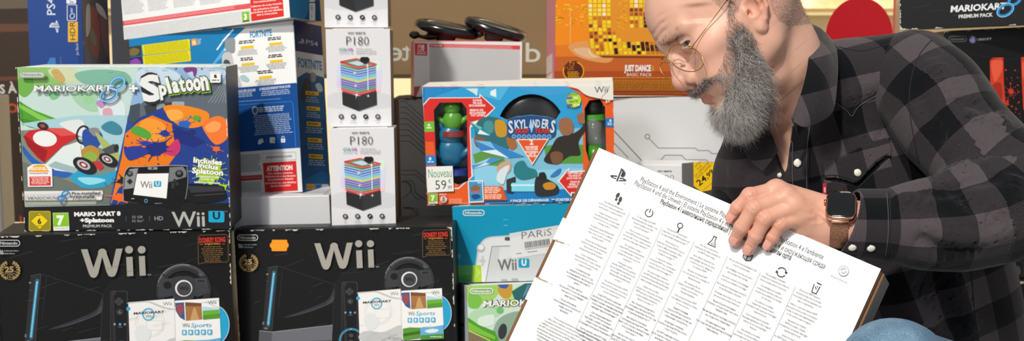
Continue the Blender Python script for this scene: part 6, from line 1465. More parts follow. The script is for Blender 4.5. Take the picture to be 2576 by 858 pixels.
# skull and face masses (head frame: x forward, y towards his left ear, z up)
g.ell((-.006, 0, .048), (.100, .077, .086), .01)
g.ell((.036, 0, .055), (.058, .060, .052), .02)
g.ell((.040, 0, -.015), (.056, .060, .070), .03)
for s_ in (1, -1):
    g.cone((.090, .010 * s_, .040), (.070, .046 * s_, .038), .0105, .009, .014)     # brow ridge
    g.ell((.062, .047 * s_, -.004), (.022, .019, .017), .02)                        # cheekbone
    g.cone((.050, .056 * s_, .0), (.0, .068 * s_, .0), .010, .010, .02)             # arch to ear
    g.cone((.004, .052 * s_, -.045), (.080, .018 * s_, -.088), .018, .017, .028)    # jaw
    g.cone((.000, .058 * s_, -.01), (.004, .052 * s_, -.05), .02, .018, .025)
    g.ell((.070, .034 * s_, -.040), (.026, .022, .030), .02)                        # cheek by the mouth
    g.ell((-.03, .050 * s_, .0), (.035, .025, .045), .03)
g.ell((.082, 0, -.040), (.025, .028, .028), .02)
g.ell((.086, 0, -.086), (.019, .022, .018), .02)
g.ell((-.050, 0, .004), (.042, .052, .045), .03)
# sockets
for s_ in (1, -1):
    g.ell((.099, .033 * s_, .019), (.019, .019, .014), .014, 'sub')
    g.ell((.103, .016 * s_, .010), (.012, .007, .014), .010, 'sub')
# nose
g.chain([(.094, 0, .034), (.0985, 0, .016), (.1055, 0, .001), (.1115, 0, -.0095)], [.0085, .0072, .0082, .0106], .008)
g.ell((.1128, 0, -.0140), (.0122, .0125, .0108), .005)
g.cone((.113, 0, -.021), (.100, 0, -.029), .0066, .006, .006)
for s_ in (1, -1):
    g.cone((.098, .004 * s_, .012), (.100, .012 * s_, -.012), .006, .007, .008)
    g.ell((.1000, .0155 * s_, -.0195), (.0112, .0078, .0092), .004)
    g.ell((.1050, .0112 * s_, -.0278), (.0085, .0050, .0068), .0015, 'sub', bevelrot('Z', -18 * s_))
    g.ridge([(.094, .0225 * s_, -.010), (.092, .0235 * s_, -.018), (.095, .021 * s_, -.025)], .0026, -.0018)
    g.ridge([(.092, .022 * s_, -.018), (.086, .032 * s_, -.036), (.080, .037 * s_, -.052)], .004, -.0022)   # cheek fold
# eyelids and opening
def sphere_hit(px, py, c, r):
    inv = HM.inverted(); o = inv @ CAM; d = (inv.to_3x3() @ ray(px, py)).normalized(); c = Vector(c); m = o - c
    b = m.dot(d); q = m.dot(m) - r * r; disc = b * b - q
    t = -b - math.sqrt(max(disc, 0)); return o + d * t
EC = [(.0765, .0325 * s_, .0195) for s_ in (1, -1)]
hit = sphere_hit(1728, 108, EC[0], .0122); GZ = (hit - Vector(EC[0])).normalized(); print('gaze', GZ)
for s_, c in zip((1, -1), EC):
    g.ell(c, (.0136, .0142, .0132), .005)
    gz = Vector((GZ.x, abs(GZ.y) * .6 * s_, GZ.z)).normalized(); q_ = Vector(c) + gz * .0125
    g.ell(tuple(q_), (.0075, .0124, .0031), .0006, 'sub', bevelrot('X', -8 * s_) @ Matrix.Rotation(math.asin(-gz.z), 4, 'Y'))
    g.ridge([(.088, .019 * s_, .026), (.0915, .031 * s_, .0300), (.081, .046 * s_, .0255)], .0018, -.0013)
    g.ridge([(.084, .019 * s_, .008), (.084, .032 * s_, .003), (.076, .043 * s_, .007)], .003, -.0010)
    g.ridge([(.0885, .020 * s_, .022), (.0905, .0325 * s_, .0218), (.082, .0445 * s_, .0180)], .0014, .0007)
# lips
g.chain([(.086, .025, -.0465), (.098, .014, -.0440), (.1035, .004, -.0425), (.1035, -.004, -.0425), (.098, -.014, -.0440), (.086, -.025, -.0465)], [.0025, .0045, .0055, .0055, .0045, .0025], .004)
g.chain([(.086, .024, -.0505), (.097, .013, -.0535), (.1020, 0, -.0550), (.097, -.013, -.0535), (.086, -.024, -.0505)], [.0025, .0050, .0062, .0050, .0025], .004)
g.chain([(.083, .0275, -.0480), (.090, .023, -.0488), (.1025, .013, -.0490), (.110, 0, -.0490), (.1025, -.013, -.0490), (.090, -.023, -.0488), (.083, -.0275, -.0480)], [.0011, .0013, .0012, .0012, .0012, .0013, .0011], .0022, 'sub')
g.ridge([(.094, .012, -.066), (.098, 0, -.068), (.094, -.012, -.066)], .006, -.003)
# forehead wrinkles, temple hollow, frown
for z0 in (.052, .062, .072, .083):
    g.ridge([(.076, .048, z0 - .002), (.092, .030, z0 + .001), (.099, .012, z0 - .001), (.100, -.012, z0), (.092, -.03, z0 + .001)], .0018, -.0010)
    g.ridge([(.077, .048, z0 + .003), (.093, .030, z0 + .006), (.100, .012, z0 + .004), (.101, -.012, z0 + .005)], .003, .0007)
g.ridge([(.104, .006, .034), (.103, .007, .046)], .0018, -.0012)
g.ridge([(.060, .066, .030), (.045, .070, .050)], .016, -.0045)
for k in range(3): g.ridge([(.068, .0535, .018 - k * .005), (.058, .060, .020 - k * .008), (.050, .063, .021 - k * .011)], .0013, -.0008)
# ears
for s_ in (1, -1):
    E0 = Vector((.005, .0735 * s_, .000)); Re = Matrix.Rotation(math.radians(-22 * s_), 3, 'Z') @ Matrix.Rotation(math.radians(-10), 3, 'Y')
    def e(x, y, z): return tuple(E0 + Re @ Vector((x, y * s_, z)))
    g.ell(e(-.014, .006, .004), (.019, .0045, .028), .003, 'add', (Re.to_4x4()))
    hel = [e(.004, .006, .010), (e(.004, .008, .022)), e(-.004, .011, .032), e(-.017, .014, .034), e(-.029, .016, .024), e(-.032, .015, .008), e(-.027, .012, -.008), e(-.017, .009, -.021), e(-.007, .007, -.029)]
    g.chain(hel, [.0030, .0034, .0036, .0038, .0038, .0036, .0034, .0038, .0052], .003)
    g.chain([e(-.010, .010, .022), e(-.020, .012, .018), e(-.022, .012, .004), e(-.017, .010, -.008), e(-.010, .008, -.014)], [.0026, .0030, .0032, .0030, .0028], .003)
    g.ell(e(-.010, .014, .0), (.0095, .0085, .0125), .003, 'sub', Re.to_4x4())
    g.chain([e(-.022, .019, .025), e(-.027, .018, .010), e(-.023, .016, -.006)], [.0022, .0024, .0022], .003, 'sub')
    g.ell(e(-.001, .008, -.001), (.0045, .0042, .0068), .0035)
    g.ell(e(-.008, .006, -.027), (.0085, .0050, .0105), .004, 'add', Re.to_4x4())
    g.ell(e(-.004, .008, -.005), (.0035, .006, .0045), .002, 'sub')
# neck
nk = [g.loc(W(1925, 100, 1.545)), g.loc(W(1958, 160, 1.55)), g.loc(W(1988, 235, 1.58)), g.loc(W(2012, 330, 1.63))]
HN = nk
g.chain([np.array((-.030, 0, -.012))] + nk, [.050, .056, .054, .050, .052], .03)
g2 = None
# sternomastoid from behind the ear to the pit of the neck, larynx
g.chain([(-.022, .060, -.025), tuple(g.loc(W(1945, 185, 1.503))), tuple(g.loc(W(1960, 290, 1.548)))], [.012, .012, .008], .018)
g.chain([tuple(g.loc(W(1880, 170, 1.53))), tuple(g.loc(W(1925, 260, 1.53)))], [.016, .014], .02)
for c_, r_ in TORSO_ELL: g.ell(g.loc(c_), tuple((x - .007) / g.sc for x in r_), .03)
for a_, b_, ra_, rb_ in TORSO_CONE: g.cone(g.loc(a_), g.loc(b_), (ra_ - .007) / g.sc, (rb_ - .007) / g.sc, .03)
hv, hw, hq = g.mesh()
cv = None
def toworld(v): Mx = np.array(HM); return v @ Mx[:3, :3].T + Mx[:3, 3]
def pix(v, mir=True):
    q = v.copy()
    if mir: q[:, 1] = np.abs(q[:, 1])
    w_ = toworld(q) - np.array(CAM); z = w_ @ np.array(FW); return 1288 + F_PX * w_[:, 0] / z, 429 - F_PX * (w_ @ np.array(UP)) / z
def inpoly(x, y, P):
    c = np.zeros(len(x), bool)
    for i in range(len(P)):
        (xa, ya), (xb, yb) = P[i], P[(i + 1) % len(P)]
        if ya == yb: continue
        m = ((ya > y) != (yb > y)) & (x < (xb - xa) * (y - ya) / (yb - ya) + xa); c ^= m
    return c
# skin colour regions, as the skin itself has them (lips, shaved hair, flushed nose and ears)
def smooth(x, a, b): t = np.clip((x - a) / (b - a), 0, 1); return t * t * (3 - 2 * t)
def blob_w(v, c, r): return np.exp(-(((v - np.array(c)) / np.array(r)) ** 2).sum(1))
base = np.array(hx('#e2b19b')); colr = np.tile(base, (len(hv), 1))
def mixc(w, c):
    global colr
    c = np.array(hx(c)); colr = colr * (1 - w[:, None]) + c * w[:, None]
rng = np.random.default_rng(3)
mixc(.55 * blob_w(hv, (.118, 0, -.014), (.012, .02, .012)), '#d98d78')
for s_ in (1, -1):
    mixc(.40 * blob_w(hv, (.075, .045 * s_, -.012), (.025, .02, .02)), '#dd987f')
    mixc(.55 * blob_w(hv, (-.012, .09 * s_, .0), (.03, .022, .04)), '#e09a82')
    mixc(.35 * blob_w(hv, (.088, .033 * s_, .008), (.010, .016, .006)), '#c98a78')
    mixc(.30 * blob_w(hv, (.086, .020 * s_, .014), (.006, .008, .008)), '#b87c6c')
    mixc(.25 * blob_w(hv, (.084, .034 * s_, .030), (.02, .018, .006)), '#d39a82')
lipw = np.exp(-(((hv[:, 2] + .0430) / .0040) ** 2) * 1.0) * (np.abs(hv[:, 1]) < .024) * (hv[:, 0] > .086) + np.exp(-(((hv[:, 2] + .0550) / .0055) ** 2)) * (np.abs(hv[:, 1]) < .022) * (hv[:, 0] > .086)
mixc(np.clip(lipw, 0, 1) * .7, '#b9685e')
# shaved scalp: greyer where the hair grows
scal = smooth(hv[:, 2], .03, .055) * smooth(-hv[:, 0], -.030, .0) + smooth(-hv[:, 0], -.005, .02) * smooth(hv[:, 2], .018, .04)
scal = np.clip(scal, 0, 1) * (np.abs(hv[:, 1]) < .082)
def smooth_poly(P, soft=1):
    x, y = pix(hv); return inpoly(x, y, P).astype(float)
HP_ = [[(1700, -400), (1765, -40), (1792, 0), (1815, 26), (1840, 44), (1858, 30), (1872, -20), (1895, -60), (1895, -400)], [(1932, -400), (1932, -40), (1940, 20), (1958, 52), (1985, 66), (2040, 60), (2100, 60), (2100, -400)]]
scal = np.clip(smooth_poly(HP_[0]) + smooth_poly(HP_[1]), 0, 1)
scal *= np.clip(.35 + .5 * rng.random(len(scal)), 0, 1) * 1.2
mixc(.50 * scal, '#6b5c54')
person = empty('person', Matrix.Identity(4), 'bearded man in round gold glasses and dark checked shirt, leaning over the tilted carton', 'person')
def skin_mat():
    m = mat('skin', '#e6b49a', .46, sss=.25, bump=.10, bscale=1100)
    nt = m.node_tree; b = nt.nodes['Principled BSDF']
    a = nt.nodes.new('ShaderNodeAttribute'); a.attribute_name = 'Col'
    n = nt.nodes.new('ShaderNodeTexNoise'); n.inputs['Scale'].default_value = 45; n.inputs['Detail'].default_value = 5
    tc = nt.nodes.new('ShaderNodeTexCoord'); nt.links.new(tc.outputs['Object'], n.inputs['Vector'])
    mr = nt.nodes.new('ShaderNodeMapRange'); mr.inputs['To Min'].default_value = .86; mr.inputs['To Max'].default_value = 1.12
    nt.links.new(n.outputs['Fac'], mr.inputs['Value'])
    vm = nt.nodes.new('ShaderNodeVectorMath'); vm.operation = 'SCALE'; nt.links.new(a.outputs['Color'], vm.inputs[0]); nt.links.new(mr.outputs['Result'], vm.inputs['Scale']); nt.links.new(vm.outputs['Vector'], b.inputs['Base Color'])
    return m
def set_col(o, c):
    ca = o.data.color_attributes.new('Col', 'FLOAT_COLOR', 'POINT')
    ca.data.foreach_set('color', np.concatenate([c, np.ones((len(c), 1))], 1).astype(np.float32).ravel())
SK = skin_mat()
def join_np(parts):
    V, Q, off = [], [], 0
    for v, q in parts: V.append(v); Q.append(q + off); off += len(v)
    return np.concatenate(V), np.concatenate(Q)
PARTS_BODY = [(hw, hq, colr)]
# ------------------------------------------------------------------ eyes
def ico_np(sub, r):
    bm = bmesh.new(); bmesh.ops.create_icosphere(bm, subdivisions=sub, radius=r)
    v = np.array([x.co[:] for x in bm.verts]); f = np.array([[x.index for x in q.verts] for q in bm.faces]); bm.free(); return v, f
em = attr_mat('eye_surface', .08, .6)
for s_, c in zip((1, -1), EC):
    v, f = ico_np(5, .0122); gz = np.array((GZ.x, abs(GZ.y) * .6 * s_ if s_ < 0 else GZ.y, GZ.z)); gz /= np.linalg.norm(gz)
    a = np.degrees(np.arccos(np.clip((v @ gz) / .0122, -1, 1)))
    col = np.tile(np.array(hx('#bfb4ac')), (len(v), 1)); n_ = (np.sin(np.arctan2(v[:, 2], v[:, 1]) * 23) * .12 + 1)[:, None]
    col = np.where((a < 28)[:, None], np.array(hx('#5b666c')) * n_, col); col = np.where(((a > 25) & (a < 29))[:, None], np.array(hx('#4a5660')), col); col = np.where((a < 11)[:, None], np.array(hx('#0c0c0d')), col)
    bulge = 1 + .05 * np.exp(-(a / 22) ** 2); v = v * bulge[:, None] + np.array(c)
    Mx = np.array(HM); vw = v @ Mx[:3, :3].T + Mx[:3, 3]
    o = mesh_np('eye', vw, f, em, person); set_col(o, col)
# ------------------------------------------------------------------ strands
def strands(roots, dirs, lens, curl, cols, rad=.00013, seg=7, seed=1, grav=None):
    """three sided tapering hairs; roots/dirs in head frame, returned verts, quads, colours"""
    rg = np.random.default_rng(seed); n = len(roots)
    d = dirs / np.linalg.norm(dirs, axis=1)[:, None]; p = roots.copy()
    P = [p.copy()]; ph = rg.uniform(0, 6.28, n); w = rg.uniform(.5, 1.6, n)
    bend = rg.normal(0, 1, (n, 3)); bend2 = rg.normal(0, 1, (n, 3))
    for k in range(seg):
        t = (k + 1) / seg
        dd = d + curl[:, None] * (bend * np.sin(ph + w * t * 4)[:, None] + bend2 * np.cos(ph * 2 + w * t * 5)[:, None]) * .6
        if grav is not None: dd = dd + grav * t
        dd /= np.linalg.norm(dd, axis=1)[:, None]; p = p + dd * (lens / seg)[:, None]; P.append(p.copy())
    P = np.stack(P, 1)
    T = np.gradient(P, axis=1); T /= np.linalg.norm(T, axis=2, keepdims=True) + 1e-12
    ref = np.array([.3, .5, .81]); A = np.cross(T, ref); A /= np.linalg.norm(A, axis=2, keepdims=True) + 1e-12; B = np.cross(T, A)
    tp = np.linspace(1, .25, seg + 1)[None, :, None] * rad
    V = np.stack([P + tp * (A * math.cos(a) + B * math.sin(a)) for a in (0, 2.094, 4.189)], 2)
    ns = seg + 1; idx = (np.arange(n)[:, None, None] * ns + np.arange(seg)[None, :, None]) * 3 + np.arange(3)[None, None, :]
    j = (np.arange(n)[:, None, None] * ns + np.arange(seg)[None, :, None]) * 3 + ((np.arange(3) + 1) % 3)[None, None, :]
    Q = np.stack([idx, j, j + 3, idx + 3], -1).reshape(-1, 4)
    C = np.repeat(cols, ns * 3, axis=0)
    return V.reshape(-1, 3), Q, C
def normals(v, q):
    n = np.cross(v[q[:, 2]] - v[q[:, 0]], v[q[:, 3]] - v[q[:, 1]]); N = np.zeros_like(v)
    for k in range(4): np.add.at(N, q[:, k], n)
    return N / (np.linalg.norm(N, axis=1)[:, None] + 1e-12)
hn = normals(hv, hq)
vx, vy = pix(hv)
BP = [(1832, -30), (1828, 30), (1826, 79), (1824, 121), (1812, 168), (1795, 192), (1772, 196), (1752, 212), (1736, 228), (1700, 240), (1756, 244), (1768, 231), (1790, 208), (1800, 202), (1832, 208), (1842, 240), (1834, 262), (1808, 272), (1786, 270), (1720, 268), (1720, 420), (1930, 420), (1945, 300), (1938, 210), (1922, 150), (1902, 100), (1890, 76), (1872, 60), (1862, 30), (1862, -30)]
inb = inpoly(vx, vy, BP) & (hv[:, 0] > -.012) & (hv[:, 2] < .03) & (np.abs(hv[:, 1]) < .079)
must = (hv[:, 2] > -.050) & (hv[:, 0] > .086)
# solid under-beard that the outer hairs grow from
gb = Grid((-.02, -.085, -.165), (.135, .085, .03), .0025, HM)
for s_ in (1, -1):
    def hp(x, y, yy): q = HL(x, y, yy); return (q[0], q[1] * s_, q[2])
    gb.chain([hp(1856, 50, .0695), hp(1868, 105, .0655), hp(1880, 165, .058), hp(1876, 218, .046), hp(1860, 262, .028), hp(1848, 284, .006)], [.003, .0075, .0125, .0165, .0180, .0180], .012)
    gb.chain([hp(1884, 210, .048), hp(1864, 245, .036), hp(1844, 268, .016)], [.011, .011, .012], .010)
gb.chain([HL(1840, 274, 0), HL(1856, 308, 0)], [.0140, .0090], .012)
bv, bw, bq = gb.mesh(); bn = normals(bv, bq)
rb = np.random.default_rng(11)
HAIRC = [hx(c) for c in ('#fbf9f8', '#e8e2de', '#b0a199', '#7c6256', '#553c31', '#33241e')]
def haircol(n, white, rg):
    k = np.clip(rg.normal(1.9 - 3.2 * (white - .25), 2.0, n), 0, 5).round().astype(int)
    c = np.array(HAIRC)[k]; return c * rg.uniform(.85, 1.15, (n, 1))
# A: from the skin
ids = np.nonzero(inb)[0]
pm = np.where(must[ids], 3.0, 1.0); sel = rb.choice(ids, 17000, p=pm / pm.sum()); r0 = hv[sel] + rb.normal(0, .0006, (len(sel), 3)); nn = hn[sel]
down = np.array([.25, 0, -1.0])
wz = np.clip((.0 - r0[:, 2]) / .09, 0, 1); mu = must[sel]
ln = np.where(mu, .0105, .009 + .020 * wz) * rb.uniform(.5, 1.2, len(sel))
dr = nn * .75 + down * (.55 + .5 * wz[:, None]) + rb.normal(0, .28, (len(sel), 3))
side = np.sign(r0[:, 1])[:, None] * np.array([-.3, .9, -.8]) * np.clip(np.abs(r0[:, 1]) / .012, .2, 1)[:, None]
dr = np.where(mu[:, None], nn * .55 + side + rb.normal(0, .18, (len(sel), 3)), dr)
A1 = strands(r0, dr, ln, rb.uniform(.2, .8, len(sel)), haircol(len(sel), np.where(mu, .08, .15 + .4 * wz), rb), .00011, 5, 5)
# B: from the under-beard surface
out = bn; m_ = (bv[:, 2] < -.01) | (bv[:, 0] < .03)
bx_, by_ = pix(bv); m_ &= ~inpoly(bx_, by_, [(1700, 246), (1765, 246), (1803, 200), (1824, 210), (1830, 238), (1824, 258), (1804, 266), (1786, 268), (1700, 262)])
ids = np.nonzero(m_)[0]; sel = rb.choice(ids, 30000); r0 = bv[sel]; nn = out[sel]; wz = np.clip((-.02 - r0[:, 2]) / .10, 0, 1)
ln = (.010 + .019 * wz) * rb.uniform(.5, 1.25, len(sel))
tz = down - (nn @ down)[:, None] * nn
dr = nn * .42 + tz * 1.0 + rb.normal(0, .34, (len(sel), 3)) + np.array([0, 0, 0])
front = np.clip((r0[:, 0] - .045) / .05, 0, 1)
B1 = strands(r0, dr, ln, rb.uniform(.4, 1.7, len(sel)), haircol(len(sel), .26 + .85 * wz * (.45 + .55 * front), rb), .00015, 7, 6, np.array([-.10, 0, -.25]))
V_, Q_, C_ = [], [], []; off = 0
for v, q, c in ((bv, bq, np.tile(np.array(hx('#6c605a')), (len(bv), 1))), A1, B1): V_.append(v); Q_.append(q + off); C_.append(c); off += len(v)
hm_ = attr_mat('hair_fibre', .42, 0, .5)
_nt = hm_.node_tree; _tl = _nt.nodes.new('ShaderNodeBsdfTranslucent'); _mx = _nt.nodes.new('ShaderNodeMixShader'); _mx.inputs[0].default_value = .22
_at = [n for n in _nt.nodes if n.type == 'ATTRIBUTE'][0]; _out = [n for n in _nt.nodes if n.type == 'OUTPUT_MATERIAL'][0]
_nt.links.new(_at.outputs['Color'], _tl.inputs['Color']); _nt.links.new(_nt.nodes['Principled BSDF'].outputs[0], _mx.inputs[1]); _nt.links.new(_tl.outputs[0], _mx.inputs[2]); _nt.links.new(_mx.outputs[0], _out.inputs['Surface'])
o = mesh_np('beard', toworld(np.concatenate(V_)), np.concatenate(Q_), hm_, person); set_col(o, np.concatenate(C_)); o['label'] = 'full grey and brown beard with whiter chin'
# shaved hair: short stubble on the scalp; brows
stub = (scal > .01)
ids = np.nonzero(stub)[0]; sel = rb.choice(ids, 9000); r0 = hv[sel] + rb.normal(0, .0005, (len(sel), 3))
A2 = strands(r0, hn[sel] * .6 + np.array([-.5, 0, -.5]) + rb.normal(0, .25, (len(sel), 3)), rb.uniform(.002, .0045, len(sel)), np.full(len(sel), .1), haircol(len(sel), -.1, rb), .00008, 2, 8)
o = mesh_np('hair', toworld(A2[0]), A2[1], hm_, person); set_col(o, A2[2]); o['label'] = 'closely shaved hair'
for s_ in (1, -1):
    BPx = [HL(1674, 108, .013), HL(1681, 98, .018), HL(1695, 86, .026), HL(1715, 72, .038), HL(1742, 62, .048)]
    pts = [np.array((p[0], p[1] * s_, p[2])) for p in BPx]
    hs = hv[(np.sign(hv[:, 1]) == s_)]; hns = hn[(np.sign(hv[:, 1]) == s_)]; R0, N0 = [], []
    nb = 460; tt = rb.uniform(0, len(pts) - 1.7, nb); ii = tt.astype(int); fr = (tt - ii)[:, None]; PP = np.array(pts)
    q = PP[ii] * (1 - fr) + PP[ii + 1] * fr + rb.normal(0, .0016, (nb, 3)); fm = np.nonzero(hs[:, 0] > .05)[0]
    sel = fm[np.array([np.argmin(((hs[fm] - p_) ** 2).sum(1)) for p_ in q])]
    A3 = strands(hs[sel], hns[sel] * .45 + np.array([-.35, .75 * s_, .15]) + rb.normal(0, .30, (nb, 3)), rb.uniform(.004, .008, nb), np.full(nb, .3), haircol(nb, -.25, rb) * np.array([1.0, .82, .66]), .00009, 4, 9)
    o = mesh_np('eyebrow', toworld(A3[0]), A3[1], hm_, person); set_col(o, A3[2])
# ------------------------------------------------------------------ glasses
gold = mat('gold_wire', '#c9a25a', .22, metal=1)
gl = empty('eyeglasses', HM.copy(), 'thin gold wire glasses low on the nose of the bearded man', 'glasses')
LC = Vector(HL(1725, 146, .034)); LC.x = .103; LC = Vector(HL(1725, 146, .034)) if False else Vector((.1035, .0360, .0110))
RIMS = {}
for s_, (ecx, ecy, ea, eb, et, y0, yk) in ((1, (1726, 145, 46, 31, 25, .0460, .0200)), (-1, (1688, 180, 31, 18, 36, -.0300, .0130))):
    pts = []
    for k in range(48):
        a = 2 * math.pi * k / 48; t_ = math.radians(et); x_, z_ = ea * math.cos(a), eb * math.sin(a) * (1.05 if math.sin(a) > 0 else .95)
        X_ = ecx + x_ * math.cos(t_) - z_ * math.sin(t_); Y_ = ecy + x_ * math.sin(t_) + z_ * math.cos(t_)
        pts.append(tuple(HL(X_, Y_, y0 + yk * (X_ - ecx) / ea)))
    RIMS[s_] = [Vector(p_) for p_ in pts]
    tube('rim', pts, .00062, gold, gl, 8, True)
    ctr = sum((Vector(p_) for p_ in pts), Vector()) / 48
    bm = bmesh.new(); vs = [bm.verts.new(tuple(ctr + (Vector(p_) - ctr) * .985)) for p_ in pts]; bm.faces.new(vs)
    o = bm_obj('lens', bm, mat('lens_glass', '#ffffff', .0, trans=1, ior=1.02, spec=.6, alpha=.22), gl)
    if s_ == 1:
        q = HL(1828, 2, .0830); hg = Vector(HL(1738, 122, .0600)); h0 = min(RIMS[1], key=lambda v: (v - hg).length)
        tp = [h0, (h0 + hg) / 2 + Vector((.0006, 0, .0004)), hg, Vector(q), Vector((q[0] - .030, .0835, q[2] + .008)), Vector((-.012, .0835, q[2] + .004)), Vector((-.020, .081, q[2] - .012))]
    else:
        h0 = RIMS[-1][24]; hg = h0 + Vector((-.008, -.010, .004)); tp = [h0, (h0 + hg) / 2, hg, Vector((.045, -.0800, .030)), Vector((.010, -.0830, .036)), Vector((-.006, -.0830, .036)), Vector((-.020, -.081, .012))]
    tube('temple', tp[:4], .00055, gold, gl, 8); tube('temple_tip', tp[3:], .0011, mat('temple_brown', '#5a3420', .3), gl, 8)
    tube('hinge', [hg + Vector((.0012, 0, .0006)), hg - Vector((.0024, 0, -.0014))], .0011, gold, gl, 8)
for s_, a_, b_ in ((1, 1716, 160), (-1, 1696, 170)):
    pc = Vector(HL(a_, b_, .0190 if s_ > 0 else -.012)) 
    bm = bmesh.new(); bmesh.ops.create_uvsphere(bm, u_segments=14, v_segments=8, radius=1, matrix=Matrix.Translation(pc) @ Matrix.Rotation(.6, 4, 'Y') @ Matrix.Diagonal((.0020, .0012, .0042, 1))); bm_obj('nose_pad', bm, mat('pad_clear', '#e8dccb', .15, trans=.5), gl, True)
    nr = min(RIMS[s_], key=lambda v: (v - pc).length); tube('pad_arm', [nr, (nr + pc) / 2 + Vector((.002, 0, .002)), pc], .0003, gold, gl, 6)
ra, rb2 = min(RIMS[1], key=lambda v: (Vector(proj(HM @ v)) - Vector((1684, 133))).length), min(RIMS[-1], key=lambda v: (Vector(proj(HM @ v)) - Vector((1672, 162))).length)
tube('bridge', [ra, (ra + rb2) / 2 + Vector((.0016, 0, .0006)), rb2], .00055, gold, gl, 8)
ra, rb2 = min(RIMS[1], key=lambda v: (Vector(proj(HM @ v)) - Vector((1685, 152))).length), min(RIMS[-1], key=lambda v: (Vector(proj(HM @ v)) - Vector((1690, 163))).length)
tube('bridge', catmull([ra, Vector(HL(1682, 153, .010)), Vector(HL(1686, 160, -.004)), rb2], 6), .0007, gold, gl, 8)
# ------------------------------------------------------------------ left hand on the carton's upper edge
HPn = (mwH.to_3x3() @ Vector((0, -1, 0))).normalized(); HPo = mwH @ Vector((0, 0, 0))
def PB(px, py, off=0.0):
    r = ray(px, py); t = (HPo - CAM).dot(HPn) / r.dot(HPn); q = CAM + r * t
    # slide along the sight line until 'off' in front of the front board
    return np.array(q + r * (off / r.dot(HPn)))
print('line hand depth', (Vector(PB(1890, 540)) - CAM).dot(FW), (Vector(PB(2085, 560)) - CAM).dot(FW))
gh = Grid(tuple(np.minimum.reduce([PB(1800, 440, .05), PB(2300, 700, -.14), PB(1800, 700, -.1), PB(2300, 440, .05)]) - .01), tuple(np.maximum.reduce([PB(1800, 440, .05), PB(2300, 700, -.12), PB(1800, 700, .05), PB(2250, 440, -.12)]) + .01), .0011)
FG = {'index': [(1952, 480, .002), (1886, 492, .020), (1856, 522, .017), (1839, 549, .0085)], 'middle': [(1975, 500, .010), (1896, 524, .028), (1865, 572, .021), (1848, 605, .0088)],
      'ring': [(1997, 522, .010), (1924, 551, .026), (1901, 594, .019), (1882, 629, .0085)], 'pinky': [(2013, 547, .004), (1962, 564, .018), (1943, 596, .013), (1931, 617, .0075)]}
RD = {'index': [.0115, .0096, .0085, .0073], 'middle': [.0122, .0100, .0089, .0077], 'ring': [.0116, .0094, .0084, .0073], 'pinky': [.0104, .0084, .0075, .0065]}
DW = (Vector(PB(2150, 566, -.018)) - CAM).dot(FW)
wr = PB(2088, 562, -.018)
arm1 = PB(2150, 566, -.018); arm2 = np.array(W(2265, 568, (Vector(arm1) - CAM).dot(FW)))
for nme, pts in FG.items():
    P = [PB(*q) for q in pts]; r = RD[nme]
    k = {'index': -.024, 'middle': -.008, 'ring': .008, 'pinky': .022}[nme]
    wq = wr + np.array(UP) * (-k * .75) + np.array(FW) * .004
    gh.cone(P[0], wq, r[0] + .0015, .0155, .012)
gh.cone(wr + np.array(UP) * .008, arm1 + np.array(UP) * .008, .0200, .0215, .012); gh.cone(wr - np.array(UP) * .008, arm1 - np.array(UP) * .008, .0190, .0210, .012); gh.cone(arm1, arm2, .0235, .0265, .012)
gh.ell(PB(2030, 575, -.020), (.030, .020, .018), .014)      # heel of the palm
